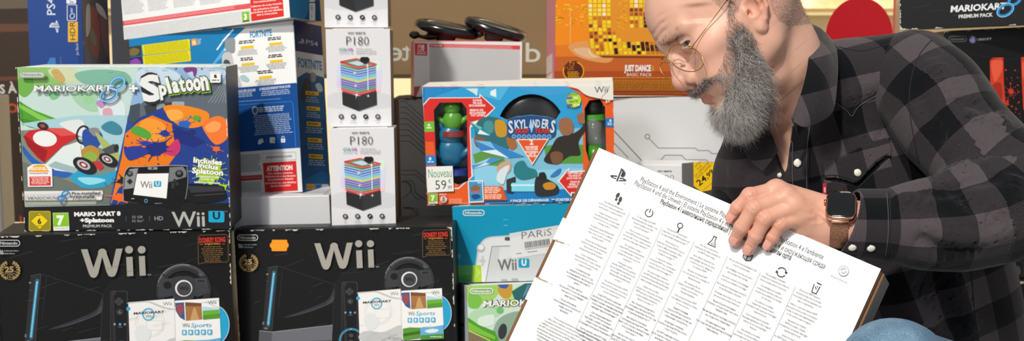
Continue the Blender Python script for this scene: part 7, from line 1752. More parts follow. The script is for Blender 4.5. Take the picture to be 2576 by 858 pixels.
# thumb over the upper side of the carton
TH_ = [PB(2055, 560, -.030), PB(2015, 548, -.055), PB(1978, 545, -.080), PB(1950, 548, -.098)]
gh.chain(TH_[:2], [.017, .0125], .012); gh.chain(TH_[1:], [.0120, .0105, .0085], .004)
for nme, pts in FG.items():
    P = [PB(*q) for q in pts]; r = RD[nme]
    gh.cone(P[0], P[1], r[0], r[1], .0035)
    gh.cone(P[1], P[2], r[1], r[2], .0014); gh.cone(P[2], P[3], r[2] * .97, r[3], .0014)
    gh.ell(P[1], (r[1] * 1.06,) * 3, .003); gh.ell(P[2], (r[2] * 1.03,) * 3, .003)
NAILS = {}
cam_ = np.array(CAM)
def unit(v): return v / np.linalg.norm(v)
for nme, pts in FG.items():
    P = [PB(*q) for q in pts]; r = RD[nme]; d = unit(P[3] - P[2]); d01 = unit(P[1] - P[0]); d12 = unit(P[2] - P[1])
    vw = unit(cam_ - P[3]); up_ = unit(vw - d * (vw @ d)); sd = np.cross(d, up_); nl = unit(up_ + .15 * sd)
    c = P[3] + nl * (r[3] * .93) - d * .0015; NAILS[nme] = (c, d, np.cross(d, nl), nl)
    M = Matrix([list(d), list(np.cross(nl, d)), list(nl)]).transposed().to_4x4()
    gh.ell(c - nl * .0002, (.0068, .0055, .0014), .0003, 'add', M)
    gh.ridge([c + sd * .0058 - d * .003, c + sd * .0060 + d * .003], .0011, -.0009); gh.ridge([c - sd * .0058 - d * .003, c - sd * .0060 + d * .003], .0011, -.0009)
    gh.ridge([c - d * .0068 + sd * .005, c - d * .0075, c - d * .0068 - sd * .005], .0010, -.0008)
    for Pk, dd, rr_, am in ((P[1], unit(d01 + d12), r[1], .0011), (P[2], unit(d12 + d), r[2], .0008)):
        u2 = unit(unit(cam_ - Pk) - dd * (unit(cam_ - Pk) @ dd)); u2 = unit(u2 + .5 * (np.array(UP) - dd * (np.array(UP) @ dd))); s2 = np.cross(dd, u2)
        for o_ in (-.0034, -.0012, .0011, .0033):
            gh.ridge([Pk + u2 * rr_ * .75 + s2 * rr_ * .75 + dd * o_, Pk + u2 * rr_ * 1.05 + dd * o_ * 1.3, Pk + u2 * rr_ * .75 - s2 * rr_ * .75 + dd * o_], .0009, -am)
    # tendon from knuckle towards the wrist
    gh.ridge([P[0] + np.array(UP) * .002 - np.array(FW) * (r[0] + .002), (P[0] * .5 + wr * .5) - np.array(FW) * .021 + np.array(UP) * .004, wr - np.array(FW) * .022 + np.array(UP) * .002], .0032, .0011)
    gh.ell(P[0] + np.array(UP) * .003 - np.array(FW) * .003, (r[0] * .98,) * 3, .006)
for a_, b_, c_ in (((2012, 498, .016), (2040, 520, .012), (2068, 528, .006)), ((2020, 560, .02), (2045, 566, .012), (2075, 560, .006))): gh.ridge([PB(*a_), PB(*b_), PB(*c_)], .0022, .0009)
for x_ in (2052, 2058): gh.ridge([PB(x_, 585, .008), PB(x_ + 6, 560, .010), PB(x_ + 4, 540, .010)], .0016, -.0008)
nv, nw, nq = gh.mesh()
hcol = np.tile(np.array(hx('#dda892')), (len(nv), 1))
def hmix(w, c):
    global hcol
    hcol = hcol * (1 - w[:, None]) + np.array(hx(c)) * w[:, None]
for nme, pts in FG.items():
    P = [PB(*q) for q in pts]; r = RD[nme]
    hmix(.45 * np.exp(-(np.linalg.norm(nv - P[1], axis=1) / .012) ** 2), '#c9785f'); hmix(.4 * np.exp(-(np.linalg.norm(nv - P[2], axis=1) / .010) ** 2), '#c9785f'); hmix(.40 * np.exp(-(np.linalg.norm(nv - P[3], axis=1) / .010) ** 2), '#d07f6c')
    hmix(.25 * np.exp(-(np.linalg.norm(nv - P[0], axis=1) / .016) ** 2), '#d08a70')
    c, d, s2, n2 = NAILS[nme]; q = nv - c; a = np.abs(q @ d) / .0064; b = np.abs(q @ s2) / .0050; hh = np.abs(q @ n2)
    hmix(.9 * ((a ** 3 + b ** 3) < 1) * (hh < .0045), '#e3a498'); hmix(.5 * ((a ** 3 + b ** 3) < 1) * (hh < .0045) * ((q @ d) > .0044), '#f4e4d6')
hmix(.5 * np.exp(-((nv - PB(2040, 520, .01)) ** 2).sum(1) / .012 ** 2) * .5, '#c08a74')
BV, BQ = join_np([(hw, hq), (nw, nq)])
bo = mesh_np('body', BV, BQ, SK, person); set_col(bo, np.concatenate([colr, hcol]))
# ------------------------------------------------------------------ wristwatch
WC = Vector(PB(2113, 562, -.018)); ax = (Vector(arm1) - Vector(wr)).normalized()
toC = (CAM - WC).normalized(); v1 = (UP - ax * UP.dot(ax)).normalized(); v2 = ax.cross(v1).normalized()
if v2.dot(toC) < 0: v2 = -v2
wt = empty('wristwatch', Matrix.Translation(WC), 'rose gold wristwatch with a dark square screen and woven metal band, on the wrist', 'watch')
rose = mat('rose_gold', '#d9a184', .2, metal=1)
bandm = bpy.data.materials.new('woven_metal'); bandm.use_nodes = True; nt = bandm.node_tree; b_ = nt.nodes['Principled BSDF']; b_.inputs['Metallic'].default_value = .85; b_.inputs['Roughness'].default_value = .38
uvn = nt.nodes.new('ShaderNodeTexCoord'); vo = nt.nodes.new('ShaderNodeTexVoronoi'); vo.inputs['Scale'].default_value = 1300; nt.links.new(uvn.outputs['Object'], vo.inputs['Vector'])
cr = nt.nodes.new('ShaderNodeValToRGB'); cr.color_ramp.elements[0].color = (*hx('#ecc4a8'), 1); cr.color_ramp.elements[1].color = (*hx('#94664e'), 1); cr.color_ramp.elements[1].position = .55; nt.links.new(vo.outputs['Distance'], cr.inputs['Fac']); nt.links.new(cr.outputs['Color'], b_.inputs['Base Color'])
V, Fc = [], []; n = 56; R1, R2 = .0300, .0265
for i in range(n):
    a = 2 * math.pi * i / n; c = math.cos(a) * R1; s_ = math.sin(a) * R2
    for (t, rr) in ((-.0105, 0), (-.0105, .0016), (.0105, .0016), (.0105, 0)):
        V.append(ax * t + v1 * c * (1 + rr / R1) + v2 * s_ * (1 + rr / R2))
for i in range(n):
    for k in range(4): a, b = i * 4 + k, i * 4 + (k + 1) % 4; c, d = ((i + 1) % n) * 4 + (k + 1) % 4, ((i + 1) % n) * 4 + k; Fc.append((a, b, c, d))
me = bpy.data.meshes.new('band'); me.from_pydata([tuple(v) for v in V], [], Fc); link('band', me, bandm, wt, False)
th = math.radians(38); nrm = (v1 * math.sin(th) + v2 * math.cos(th)).normalized(); tdir = (v1 * math.cos(th) - v2 * math.sin(th)).normalized()
cc = v1 * math.sin(th) * (R1 + .004) + v2 * math.cos(th) * (R2 + .004)
Mw = Matrix([list(ax), list(tdir), list(nrm)]).transposed().to_4x4(); Mw = Matrix.Translation(cc + ax * .001) @ Mw
def rsolid(name, hx_, hy, z0, z1, r, m, parent, bev=.002, M=Mw):
    bm = bmesh.new(); ring = []
    for cx, cy, a0 in ((hx_ - r, hy - r, 0), (-(hx_ - r), hy - r, 90), (-(hx_ - r), -(hy - r), 180), (hx_ - r, -(hy - r), 270)):
        for k in range(8): a = math.radians(a0 + k * 90 / 7); ring.append((cx + r * math.cos(a), cy + r * math.sin(a)))
    lo_ = [bm.verts.new((x, y, z0)) for x, y in ring]; hi_ = [bm.verts.new((x, y, z1)) for x, y in ring]; bm.faces.new(lo_[::-1]); top = bm.faces.new(hi_)
    for i in range(len(ring)): bm.faces.new((lo_[i], lo_[(i + 1) % len(ring)], hi_[(i + 1) % len(ring)], hi_[i]))
    if bev: bmesh.ops.bevel(bm, geom=[e for e in bm.edges if (abs(e.verts[0].co.z - e.verts[1].co.z) < 1e-9)], offset=bev, segments=4, affect='EDGES', profile=.5)
    bm.transform(M); return bm_obj(name, bm, m, parent, True)
rsolid('case', .0178, .0202, -.0045, .0045, .0085, rose, wt, .0028)
rsolid('screen', .0160, .0184, .0035, .0058, .0075, mat('screen_black', '#0a0a0b', .06, coat=1), wt, .0012)
bm = bmesh.new(); bmesh.ops.create_cone(bm, cap_ends=True, segments=20, radius1=.0032, radius2=.0030, depth=.003, matrix=Mw @ Matrix.Translation((-.0190, .006, .0)) @ Matrix.Rotation(math.pi / 2, 4, 'Y')); bm_obj('crown', bm, rose, wt, True)
for sy in (-1, 1): bmx = box_bm(-.0105, .0105, sy * .0195 - .0022, sy * .0195 + .0022, -.0042, .0); bmx.transform(Mw); bm_obj('lug', bmx, rose, wt, True, .0008)
# ------------------------------------------------------------------ checked flannel shirt
def plaid(name, per=.078):
    m = bpy.data.materials.new(name); m.use_nodes = True; nt = m.node_tree; N = nt.nodes; L = nt.links; b = N['Principled BSDF']
    b.inputs['Roughness'].default_value = .95; b.inputs['Specular IOR Level'].default_value = .15; b.inputs['Sheen Weight'].default_value = .12
    uv = N.new('ShaderNodeUVMap'); uv.uv_map = 'cloth'; sp = N.new('ShaderNodeSeparateXYZ'); L.new(uv.outputs['UV'], sp.inputs[0])
    def M(op, a, b_=None, c=None):
        n = N.new('ShaderNodeMath'); n.operation = op
        for i, v in enumerate((a, b_, c)):
            if v is None: continue
            if isinstance(v, (int, float)): n.inputs[i].default_value = v
            else: L.new(v, n.inputs[i])
        return n.outputs[0]
    u, v = sp.outputs[0], sp.outputs[1]
    nz = N.new('ShaderNodeTexNoise'); nz.inputs['Scale'].default_value = 900; L.new(uv.outputs['UV'], nz.inputs['Vector'])
    jit = M('MULTIPLY', M('SUBTRACT', nz.outputs['Fac'], .5), .0014)
    def stripe(x): return M('LESS_THAN', M('FRACT', M('DIVIDE', M('ADD', x, jit), per)), .5)
    su, sv = stripe(u), stripe(v)
    tw = M('FRACT', M('DIVIDE', M('ADD', u, M('MULTIPLY', v, 1.0)), .0020)); twl = M('LESS_THAN', tw, .42)
    both = M('MULTIPLY', su, sv); one = M('SUBTRACT', M('ADD', su, sv), M('MULTIPLY', both, 2.0))
    fac = M('ADD', M('MULTIPLY', both, M('ADD', .86, M('MULTIPLY', twl, .14))), M('MULTIPLY', one, M('ADD', .12, M('MULTIPLY', twl, .46))))
    fz = N.new('ShaderNodeTexNoise'); fz.inputs['Scale'].default_value = 260; fz.inputs['Detail'].default_value = 3; L.new(uv.outputs['UV'], fz.inputs['Vector'])
    fac2 = M('MULTIPLY', fac, M('ADD', .72, M('MULTIPLY', fz.outputs['Fac'], .56)))
    mx = N.new('ShaderNodeMix'); mx.data_type = 'RGBA'; mx.inputs['A'].default_value = (*hx('#0a0c11'), 1); mx.inputs['B'].default_value = (*hx('#50484c'), 1); L.new(fac2, mx.inputs['Factor']); L.new(mx.outputs['Result'], b.inputs['Base Color'])
    bp = N.new('ShaderNodeBump'); bp.inputs['Strength'].default_value = .5; bp.inputs['Distance'].default_value = .0008; L.new(M('ADD', twl, fz.outputs['Fac']), bp.inputs['Height']); L.new(bp.outputs['Normal'], b.inputs['Normal'])
    return m
PL = plaid('flannel_check')
def set_uv(o, uvs):
    me = o.data; uvl = me.uv_layers.new(name='cloth'); li = np.empty(len(me.loops), np.int32); me.loops.foreach_get('vertex_index', li)
    uvl.data.foreach_set('uv', uvs[li].astype(np.float32).ravel())
shirt_root = empty('shirt', Matrix.Identity(4)); shirt_root.parent = person; shirt_root['label'] = 'dark grey and black checked flannel shirt'
def torso_uv(v):
    # cloth axes of the trunk: it leans to the left of the picture
    a = math.radians(14); cx = np.array((math.cos(a), .35, math.sin(a))); cx /= np.linalg.norm(cx); cz = np.array((-math.sin(a), 0, math.cos(a)))
    o = np.array(W(2018, 300, 1.55)); q = v - o
    return np.stack([q @ cx, q @ cz - .10 * np.abs(q @ cx - .05) * 0], 1)
gt = Grid(tuple(np.minimum(Wn(1740, 60, 1.5), np.minimum(Wn(1740, 1150, 1.5), Wn(1740, 1150, 1.9))) - .02), tuple(np.maximum.reduce([Wn(2640, 40, 1.85), Wn(2640, 60, 1.5), Wn(2640, 1100, 1.85)]) + .02), .0032)
for c_, r_ in TORSO_ELL: gt.ell(c_, r_, .035)
for a_, b_, ra_, rb_ in TORSO_CONE: gt.cone(a_, b_, ra_, rb_, .035)
gt.cone(W(2330, 560, 1.68), W(2440, 900, 1.70), .085, .088, .04); gt.cone(W(2200, 600, 1.66), W(2300, 1000, 1.66), .09, .11, .04)
gt.cone(W(1900, 440, 1.70), W(1850, 600, 1.66), .050, .050, .02)
# neck hole and open front
gt.chain([Wn(1940, 60, 1.545), Wn(1955, 140, 1.55), Wn(1964, 200, 1.56)], [.055, .0570, .0530], .006, 'sub')
gt.chain([Wn(1957, 270, 1.55), Wn(1971, 350, 1.55), Wn(1984, 446, 1.55)], [.0185, .0115, .001], .003, 'sub', flat=(tuple(FW), 7.0))
# folds
def surf(g_, x, y, d0):
    ds = np.arange(1.15, 1.95, .002); rr_ = np.array(ray(x, y)); P = np.array(CAM)[None] + ds[:, None] * rr_[None]
    I = np.round((P - g_.lo) / g_.res).astype(int); ok = ((I >= 0) & (I < g_.n)).all(1); I = np.clip(I, 0, g_.n - 1)
    v = np.where(ok, g_.d[I[:, 0], I[:, 1], I[:, 2]], 1); h = np.nonzero(v < 0)[0]
    return ds[h[0]] if len(h) else d0
def fold(g_, pts, r, a, d):
    C_ = [tuple(q)[:2] for q in catmull([(x, y, 0) for x, y in pts], 4)]
    g_.ridge([Wn(x, y, surf(g_, x, y, d)) for x, y in C_], r, a)
for pts, r, a, d in (([(2050, 280), (2120, 250), (2200, 210), (2280, 200)], .012, .006, 1.55), ([(2120, 300), (2200, 330), (2280, 330)], .012, -.005, 1.55), ([(2100, 480), (2180, 520), (2260, 500)], .014, .006, 1.55),
                     ([(2300, 700), (2360, 740), (2400, 840)], .02, -.008, 1.60), ([(2380, 650), (2420, 760), (2440, 860)], .016, .008, 1.60), ([(2240, 720), (2300, 790), (2360, 860)], .02, .009, 1.585), ([(1830, 420), (1870, 440), (1930, 450)], .010, .004, 1.63),
                     ([(1860, 470), (1900, 400), (1930, 360)], .009, -.004, 1.62), ([(2250, 110), (2280, 180), (2280, 300)], .01, -.005, 1.52)): fold(gt, pts, r, a, d)
tv, tw_, tq = gt.mesh()
ot = mesh_np('shirt_body', tw_, tq, PL, shirt_root); set_uv(ot, torso_uv(tw_))
# sleeve
SA = [(W(2295, 195, 1.565), .064), (W(2345, 245, 1.54), .062), (W(2395, 320, 1.515), .060), (W(2475, 405, 1.475), .058), (W(2560, 470, 1.445), .056)]
SB = [(W(2575, 490, 1.435), .058), (W(2500, 535, DW + .010), .057), (W(2400, 560, DW + .004), .053), (W(2310, 566, DW), .046), (W(2235, 566, DW), .041)]
_al = np.array([list(p) for p, r in SA + SB])
gs = Grid(tuple(_al.min(0) - .09), tuple(_al.max(0) + .09), .0028)
gs.chain([list(p) for p, r in SA], [r for p, r in SA], .03); gs.chain([list(p) for p, r in SB], [r for p, r in SB], .03)
for pts, r, a, d in (([(2300, 480), (2360, 455), (2430, 420), (2500, 405)], .010, .010, 1.375), ([(2290, 500), (2360, 490), (2440, 460), (2520, 445)], .008, -.009, 1.365), 
                     ([(2340, 455), (2400, 430), (2480, 385)], .008, -.009, 1.42), ([(2440, 250), (2480, 290), (2530, 340)], .010, -.007, 1.48), ([(2420, 280), (2470, 300), (2510, 300), (2540, 330)], .009, .008, 1.44),
                     ([(2320, 560), (2400, 600), (2500, 590), (2576, 560)], .012, .008, 1.355), ([(2300, 590), (2380, 630), (2480, 625)], .009, -.008, 1.355), ([(2260, 520), (2330, 530), (2400, 520)], .010, -.006, 1.365), ([(2250, 490), (2310, 500), (2360, 520)], .009, .007, 1.375),
                     ([(2560, 440), (2540, 500), (2500, 540), (2430, 560)], .010, .008, 1.375), ([(2330, 150), (2380, 200), (2400, 260)], .012, .006, 1.48), ([(2300, 200), (2340, 300), (2380, 360)], .010, -.006, 1.48), ([(2400, 470), (2450, 520), (2520, 560)], .010, -.007, 1.355), ([(2290, 640), (2360, 655), (2440, 640)], .008, .006, 1.36)): fold(gs, pts, r, a, d)
# open end at the cuff
gs.chain([list(W(2232, 566, DW)), list(W(2140, 563, DW))], [.0365, .0365], .002, 'sub')
sv_, sw_, sq_ = gs.mesh()
def arm_uv(v):
    P = [np.array(q) for q in catmull([p for p, r in SA[:-1]] + [(SA[-1][0] + SB[0][0]) / 2] + [p for p, r in SB[1:]], 7)]
    best = np.full(len(v), 9.); S = np.zeros(len(v)); Cn = np.zeros((len(v), 3)); T = np.zeros((len(v), 3)); acc = 0
    for i in range(len(P) - 1):
        ab = P[i + 1] - P[i]; L_ = np.linalg.norm(ab); t = np.clip(((v - P[i]) @ ab) / L_ ** 2, 0, 1); c = P[i] + t[:, None] * ab; d = np.linalg.norm(v - c, axis=1); m = d < best
        best = np.where(m, d, best); tt = ((v - P[i]) @ ab) / L_; S = np.where(m, acc + tt, S); Cn[m] = c[m]; T[m] = ab / L_; acc += L_
    q = v - Cn; fwv = -np.array(FW)[None, :]; e1 = fwv - T * (fwv * T).sum(1, keepdims=True); e1 /= np.linalg.norm(e1, axis=1, keepdims=True); e2 = np.cross(T, e1)
    ang = np.arctan2((q * e2).sum(1), (q * e1).sum(1)); return np.stack([S + .02, ang * .056 + .028], 1)
os_ = mesh_np('sleeve', sw_, sq_, PL, shirt_root); set_uv(os_, arm_uv(sw_))
# cuff
gc = Grid(tuple(np.array(W(2180, 565, DW)) - .085), tuple(np.array(W(2180, 565, DW)) + .085), .0015)
cuA, cuB = W(2129, 560, DW), W(2238, 567, DW)
gc.cone(list(cuA - (cuB-cuA) * .3), list(cuB), .0380, .0415, .002, flat=(tuple(UP), 1.08)); gc.cone(list(cuA + (cuA - cuB) * .8), list(cuB + (cuB - cuA) * .5), .0335, .0372, .001, 'sub', flat=(tuple(UP), 1.08))
# trim the far end so it reads as a band
dA = (cuB - cuA).normalized()
X_, Y_, Z_ = np.meshgrid(*[gc.lo[k] + gc.res * np.arange(gc.n[k]) for k in range(3)], indexing='ij'); slant = Vector((dA - UP * .28)).normalized()
pl = (X_ - cuA.x) * slant.x + (Y_ - cuA.y) * slant.y + (Z_ - cuA.z) * slant.z; pl2 = (X_ - cuB.x) * dA.x + (Y_ - cuB.y) * dA.y + (Z_ - cuB.z) * dA.z
gc.d = np.maximum(gc.d, np.maximum(-(pl), pl2 - .004)).astype(np.float32)
cv_, cw_, cq_ = gc.mesh()
oc = mesh_np('cuff', cw_, cq_, PL, shirt_root); uvc = arm_uv(cw_); set_uv(oc, uvc + np.array((.0, .0)))
# ------------------------------------------------------------------ tailoring laid on the cloth
from mathutils.bvhtree import BVHTree
def bvh(*obs):
    V, P, off = [], [], 0
    for o in obs:
        vs = [v.co.copy() for v in o.data.vertices]; V += vs; P += [tuple(i + off for i in p.vertices) for p in o.data.polygons]; off += len(vs)
    return BVHTree.FromPolygons(V, P)
TB_ = bvh(ot); SB_ = bvh(os_); CB_ = bvh(oc); AB_ = bvh(ot, os_, oc)
def hitp(px, py, tree=AB_):
    d = ray(px, py).normalized(); h = tree.ray_cast(CAM, d); 
    return (h[0], (h[1] if h[1].dot(d) < 0 else -h[1])) if h[0] else (None, None)
def patch(name, poly, m, parent, tree, lift=.0016, th=.0016, step=5, uvf=torso_uv, round_=0):
    """a flat cloth piece (flap, placket, yoke) lying on the shirt, cut to an outline"""
    xs = [q[0] for q in poly]; ys = [q[1] for q in poly]; bm = bmesh.new()
    tri = tessellate_polygon([[Vector((x, y, 0)) for x, y in poly]])
    vs = [bm.verts.new((x, y, 0)) for x, y in poly]
    for t in tri:
        try: bm.faces.new([vs[i] for i in t])
        except ValueError: pass
    for ax_, lo, hi in ((0, min(xs), max(xs)), (1, min(ys), max(ys))):
        v = lo + step
        while v < hi:
            bmesh.ops.bisect_plane(bm, geom=bm.verts[:] + bm.edges[:] + bm.faces[:], plane_co=(v if ax_ == 0 else 0, v if ax_ == 1 else 0, 0), plane_no=(1, 0, 0) if ax_ == 0 else (0, 1, 0)); v += step
    bmesh.ops.triangulate(bm, faces=bm.faces)
    bm.verts.ensure_lookup_table(); bad = []; nrm = {}
    for v in bm.verts:
        p, n = hitp(v.co.x, v.co.y, tree)
        if p is None: bad.append(v); continue
        v.co = p + n * lift; nrm[v.index] = n
    bmesh.ops.delete(bm, geom=bad, context='VERTS')
    if not bm.faces: bm.free(); return None
    me = bpy.data.meshes.new(name); bm.normal_update()
    avg = sum((f.normal for f in bm.faces), Vector())
    if avg.dot(FW) > 0: bmesh.ops.reverse_faces(bm, faces=bm.faces)
    bm.to_mesh(me); bm.free(); o = link(name, me, m, parent, True)
    V = np.array([v.co[:] for v in me.vertices]); set_uv(o, uvf(V))
    md = o.modifiers.new('thickness', 'SOLIDIFY'); md.thickness = th; md.offset = 1
    return o
def seam(name, pts, tree, m, parent, r=.0007, lift=.0005):
    P = []
    for p_ in catmull([(a, b, 0) for a, b in pts], 8):
        q, n = hitp(p_.x, p_.y, tree)
        if q is not None: P.append(q + n * lift)
    if len(P) > 2: return tube(name, P, r, m, parent, 6)
def button(px, py, tree, r=.0048, lift=.0030):
    q, n = hitp(px, py, tree)
    if q is None: return
    Mb = Matrix.Translation(q + n * lift) @ n.to_track_quat('Z', 'Y').to_matrix().to_4x4()
    bm = bmesh.new(); bmesh.ops.create_uvsphere(bm, u_segments=28, v_segments=14, radius=1, matrix=Mb @ Matrix.Diagonal((r * .88, r * .88, .0020, 1))); o = bm_obj('snap_button', bm, mat('pearl', '#efe9d8', .16, coat=.8), shirt_root, True)
    pts = [Mb @ Vector((r * .92 * math.cos(2 * math.pi * k / 28), r * .92 * math.sin(2 * math.pi * k / 28), -.0002)) for k in range(28)]; tube('button_rim', pts, .0006, mat('chrome', '#c9c9c9', .2, metal=1), o, 6, True)
dkm = mat('dark_thread', '#1c1d22', .9)
# front band, pocket flap, yoke
patch('placket', [(1999, 296), (2040, 290), (2036, 360), (2034, 440), (2038, 520), (2000, 540), (1984, 446), (1992, 370)], PL, shirt_root, TB_, .0020, .0022)
for sgn in (0, 1): seam('stitching', [(2034 - 42 * sgn + 4, 305), (2030 - 34 * sgn, 370), (2029 - 34 * sgn, 440), (2033 - 34 * sgn, 520)], TB_, mat('grey_thread', '#5a585c', .9), shirt_root, .0005, .0050)
patch('pocket', [(2072, 452), (2158, 470), (2236, 398), (2262, 480), (2250, 600), (2085, 600)], PL, shirt_root, TB_, .0012, .0014, 5, lambda v: torso_uv(v) + .012)
patch('pocket_flap', [(2070, 411), (2110, 398), (2150, 378), (2190, 358), (2235, 350), (2238, 392), (2224, 392), (2200, 410), (2178, 432), (2160, 452), (2146, 461), (2128, 454), (2100, 446), (2074, 446)], PL, shirt_root, TB_, .0034, .0022, 4, lambda v: torso_uv(v) + .02)
seam('flap_edge', [(2074, 441), (2100, 440), (2128, 447), (2146, 454), (2164, 444), (2184, 420), (2206, 400), (2230, 386)], TB_, dkm, shirt_root, .0006, .0058)
seam('yoke_seam', [(2098, 250), (2130, 272), (2143, 284), (2158, 262), (2200, 236), (2245, 210), (2285, 200)], TB_, dkm, shirt_root, .0006, .0002)
seam('yoke_stitching', [(2098, 256), (2130, 279), (2143, 292), (2160, 268), (2200, 243), (2245, 217), (2285, 206)], TB_, mat('grey_thread', '#5a585c', .9), shirt_root, .0005, .0004)
seam('shoulder_seam', [(2110, 118), (2170, 128), (2230, 112), (2290, 98)], TB_, dkm, shirt_root, .0006, .0002)
seam('armhole_seam', [(2344, 100), (2312, 140), (2292, 200), (2288, 270), (2300, 350), (2312, 410)], AB_, dkm, shirt_root, .0007, .0001)
seam('side_seam', [(2440, 660), (2446, 720), (2452, 790), (2462, 857)], TB_, dkm, shirt_root, .0008, .0001)
seam('cuff_seam', [(2236, 484), (2240, 530), (2240, 590), (2234, 646)], AB_, dkm, shirt_root, .0007, .0002)
seam('cuff_stitching', [(2230, 486), (2234, 530), (2234, 590), (2228, 646)], AB_, mat('grey_thread', '#5a585c', .9), shirt_root, .0004, .0003)
for b_ in ((2007, 409), (2153, 434)): button(*b_, TB_, .0056, .0062)
button(2144, 621, CB_, .0050, .0015); button(2191, 623, CB_, .0052, .0015); button(1962, 440, TB_, .0035, .002)
q, n = hitp(2073, 473, TB_)
if q is not None:
    tb = Matrix.Translation(q + n * .0045) @ (Matrix((RT, (UP), -FW)).transposed().to_4x4()); root_tab = bm_obj('red_tab', box_bm(-.0026, .0026, -.0070, .0070, -.0006, .0006), mat('tab_red', '#b5182a', .6), shirt_root); root_tab.matrix_world = tb
    p_ = Panel(root_tab, tb, (-.0026, -.0070, .0007), (1, 0, 0), (0, 1, 0), .0052, .0140, 'tab_lettering'); p_.tl("LEVI'S", (2077, 484), 4.2, '#efe6e6', .03, .85, 'l', ang=90)
# collar: leaf folded over the stand, near side and far side
def leaf(name, rows, th=.0032, uvoff=0):
    """rows: list of lines of world points (fold line first, outer edge last)"""
    R_ = [catmull(r, 6) for r in rows]; n = len(R_[0]); bm = bmesh.new()
    cols = [catmull([r[i] for r in R_], 4) for i in range(n)]
    G = [[bm.verts.new(p) for p in c] for c in cols]
    for i in range(n - 1):
        for j in range(len(G[0]) - 1): bm.faces.new((G[i][j], G[i + 1][j], G[i + 1][j + 1], G[i][j + 1]))
    me = bpy.data.meshes.new(name); bm.to_mesh(me); bm.free(); o = link(name, me, PL, shirt_root, True)
    V = np.array([v.co[:] for v in me.vertices]); set_uv(o, torso_uv(V) + uvoff)
    md = o.modifiers.new('thickness', 'SOLIDIFY'); md.thickness = th; md.offset = 0
    md = o.modifiers.new('round', 'BEVEL'); md.width = .0008; md.segments = 2; md.limit_method = 'ANGLE'
    return o
leaf('collar', [[W(2000, 60, 1.640), W(2032, 66, 1.585), W(2036, 120, 1.515), (W(2028, 185, 1.480)), W(2012, 245, 1.466), W(1995, 306, 1.466)],
                [W(2030, 62, 1.655), W(2068, 78, 1.590), W(2076, 130, 1.510), W(2072, 200, 1.474), W(2056, 262, 1.462), W(2020, 320, 1.464)],
                [W(2050, 90, 1.660), W(2094, 106, 1.605), W(2106, 150, 1.530), W(2104, 215, 1.490), W(2092, 284, 1.474), W(2046, 314, 1.468)]])
leaf('collar_stand', [[W(2000, 70, 1.640), W(2034, 72, 1.585), W(2041, 124, 1.518), W(2032, 188, 1.485), W(2014, 243, 1.475), W(1992, 300, 1.478)],
                      [W(2010, 120, 1.650), W(2050, 130, 1.600), W(2060, 180, 1.54), W(2056, 240, 1.515), W(2040, 290, 1.505), W(2008, 340, 1.510)]])
leaf('collar', [[W(1962, 285, 1.60), W(1935, 312, 1.555), W(1944, 345, 1.535), W(1958, 380, 1.535)],
                [W(1940, 290, 1.62), W(1905, 330, 1.572), W(1908, 368, 1.548), W(1938, 408, 1.542)],
                [W(1920, 310, 1.63), W(1878, 352, 1.590), W(1880, 392, 1.568), W(1920, 432, 1.560)]])
# ------------------------------------------------------------------ jeans and shoes
dm = bpy.data.materials.new('denim'); dm.use_nodes = True; nt = dm.node_tree; b = nt.nodes['Principled BSDF']; b.inputs['Roughness'].default_value = .9
tc = nt.nodes.new('ShaderNodeTexCoord'); n1 = nt.nodes.new('ShaderNodeTexNoise'); n1.inputs['Scale'].default_value = 14; n1.inputs['Detail'].default_value = 6
mp = nt.nodes.new('ShaderNodeMapping'); mp.inputs['Scale'].default_value = (1400, 1400, 120); n2 = nt.nodes.new('ShaderNodeTexNoise'); n2.inputs['Scale'].default_value = 1; n2.inputs['Detail'].default_value = 2
nt.links.new(tc.outputs['Object'], n1.inputs['Vector']); nt.links.new(tc.outputs['Object'], mp.inputs['Vector']); nt.links.new(mp.outputs['Vector'], n2.inputs['Vector'])
ad = nt.nodes.new('ShaderNodeMath'); ad.operation = 'ADD'; nt.links.new(n1.outputs['Fac'], ad.inputs[0]); nt.links.new(n2.outputs['Fac'], ad.inputs[1])
cr = nt.nodes.new('ShaderNodeValToRGB'); cr.color_ramp.elements[0].position = .70; cr.color_ramp.elements[1].position = 1.3 if False else .98
ad2 = nt.nodes.new('ShaderNodeMath'); ad2.operation = 'MULTIPLY'; ad2.inputs[1].default_value = .82; nt.links.new(ad.outputs[0], ad2.inputs[0])
cr.color_ramp.elements[0].color = (*hx('#4f6e88'), 1); cr.color_ramp.elements[1].color = (*hx('#8ca9bd'), 1); nt.links.new(ad2.outputs[0], cr.inputs['Fac']); nt.links.new(cr.outputs['Color'], b.inputs['Base Color'])
bp = nt.nodes.new('ShaderNodeBump'); bp.inputs['Strength'].default_value = .3; bp.inputs['Distance'].default_value = .0006; nt.links.new(n2.outputs['Fac'], bp.inputs['Height']); nt.links.new(bp.outputs['Normal'], b.inputs['Normal'])
kn = W(2250, 944, 1.295); hip = W(2440, 1030, 1.70); kn2 = W(1960, 1180, 1.62); hip2 = W(2250, 1080, 1.78)
an = Vector((kn.x + .06, kn.y + .12, .09)); an2 = Vector((kn2.x + .04, kn2.y + .16, .09))
allp = np.array([list(p) for p in (kn, hip, kn2, hip2, an, an2)])
gj = Grid(tuple(allp.min(0) - .12), tuple(allp.max(0) + .12), .006)
for a_, k_, f_ in ((hip, kn, an), (hip2, kn2, an2)):
    gj.cone(list(a_), list(k_), .088, .058, .02); gj.cone(list(k_), list(f_), .060, .046, .02)
gj.cone(list(hip), list(hip2), .10, .10, .03)
jv, jw, jq = gj.mesh()
mesh_np('jeans', jw, jq, dm, person)
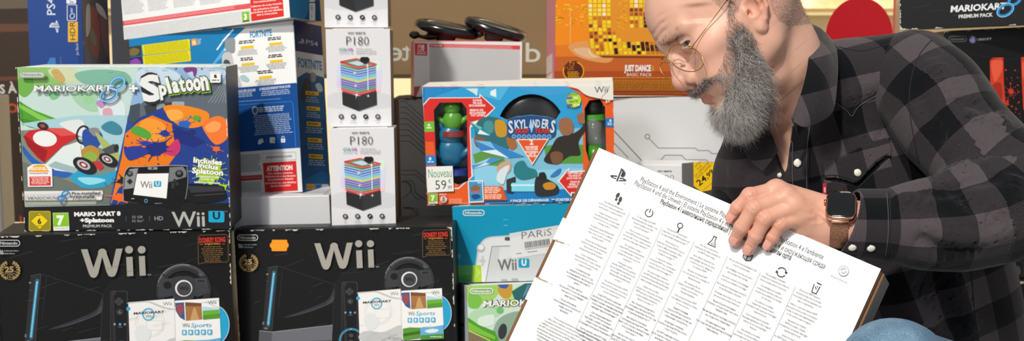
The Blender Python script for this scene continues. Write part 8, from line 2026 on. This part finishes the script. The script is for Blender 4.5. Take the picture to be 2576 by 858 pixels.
for f_ in (an, an2):
    bm = bmesh.new(); bmesh.ops.create_uvsphere(bm, u_segments=24, v_segments=14, radius=1, matrix=Matrix.Translation((f_.x - .06, f_.y - .02, .045)) @ Matrix.Diagonal((.13, .048, .045, 1))); bm_obj('shoe', bm, mat('shoe_dark', '#2b2624', .5), person, True)
flush_panels()
# twins: same printed body as their model
for bsrc, rt in TWIN:
    src = bsrc.parent
    for ch in list(src.children):
        if ch.name.startswith('price_sticker'): continue
        c = ch.copy(); COL.objects.link(c); c.parent = rt
cam = bpy.data.cameras.new('camera'); co = bpy.data.objects.new('camera', cam); COL.objects.link(co)
co.location = CAM; co.rotation_euler = (math.pi / 2 - PITCH, 0, 0)
cam.sensor_width = 36; cam.lens = 36 * F_PX / 2576; cam.clip_start = .05
cam.dof.use_dof = True; cam.dof.focus_distance = 1.47; cam.dof.aperture_fstop = 9
scene.camera = co
def area(name, loc, target, sx, sy, power, col=(1, 1, 1)):
    l = bpy.data.lights.new(name, 'AREA'); l.shape = 'RECTANGLE'; l.size = sx; l.size_y = sy; l.energy = power; l.color = col
    o = bpy.data.objects.new(name, l); COL.objects.link(o); o.location = loc
    o.rotation_euler = (Vector(target) - Vector(loc)).to_track_quat('-Z', 'Y').to_euler(); return o
area('key_light', (-2.0, -2.2, 3.0), (.3, 1.8, .7), .8, .8, 74, (1, .98, .96))
area('soft_fill', (1.6, -2.2, 1.8), (.2, 2, .7), 3, 2.4, 9, (1, 1, 1))
sun = bpy.data.lights.new('sun', 'SUN'); sun.energy = 2.75; sun.angle = .05; sun.color = (1, .95, .85); so = bpy.data.objects.new('sun', sun); COL.objects.link(so)
so.rotation_euler = (math.radians(46), 0, math.radians(-24))
w_ = bpy.data.worlds.new('world'); scene.world = w_; w_.use_nodes = True; w_.node_tree.nodes['Background'].inputs['Color'].default_value = (.85, .92, 1, 1); w_.node_tree.nodes['Background'].inputs['Strength'].default_value = .25
area('facade_fill', (1.2, 3.3, 3.2), (1.6, 5.2, 1.3), 3.0, 1.0, 120, (1, .95, .86))  # area lamp added above the street to brighten the facade
scene.view_settings.view_transform = 'Standard'; scene.view_settings.look = 'None'; scene.view_settings.gamma = 1; scene.view_settings.exposure = 0; scene.view_settings.use_curve_mapping = False
scene.cycles.max_bounces = 6; scene.cycles.transparent_max_bounces = 12
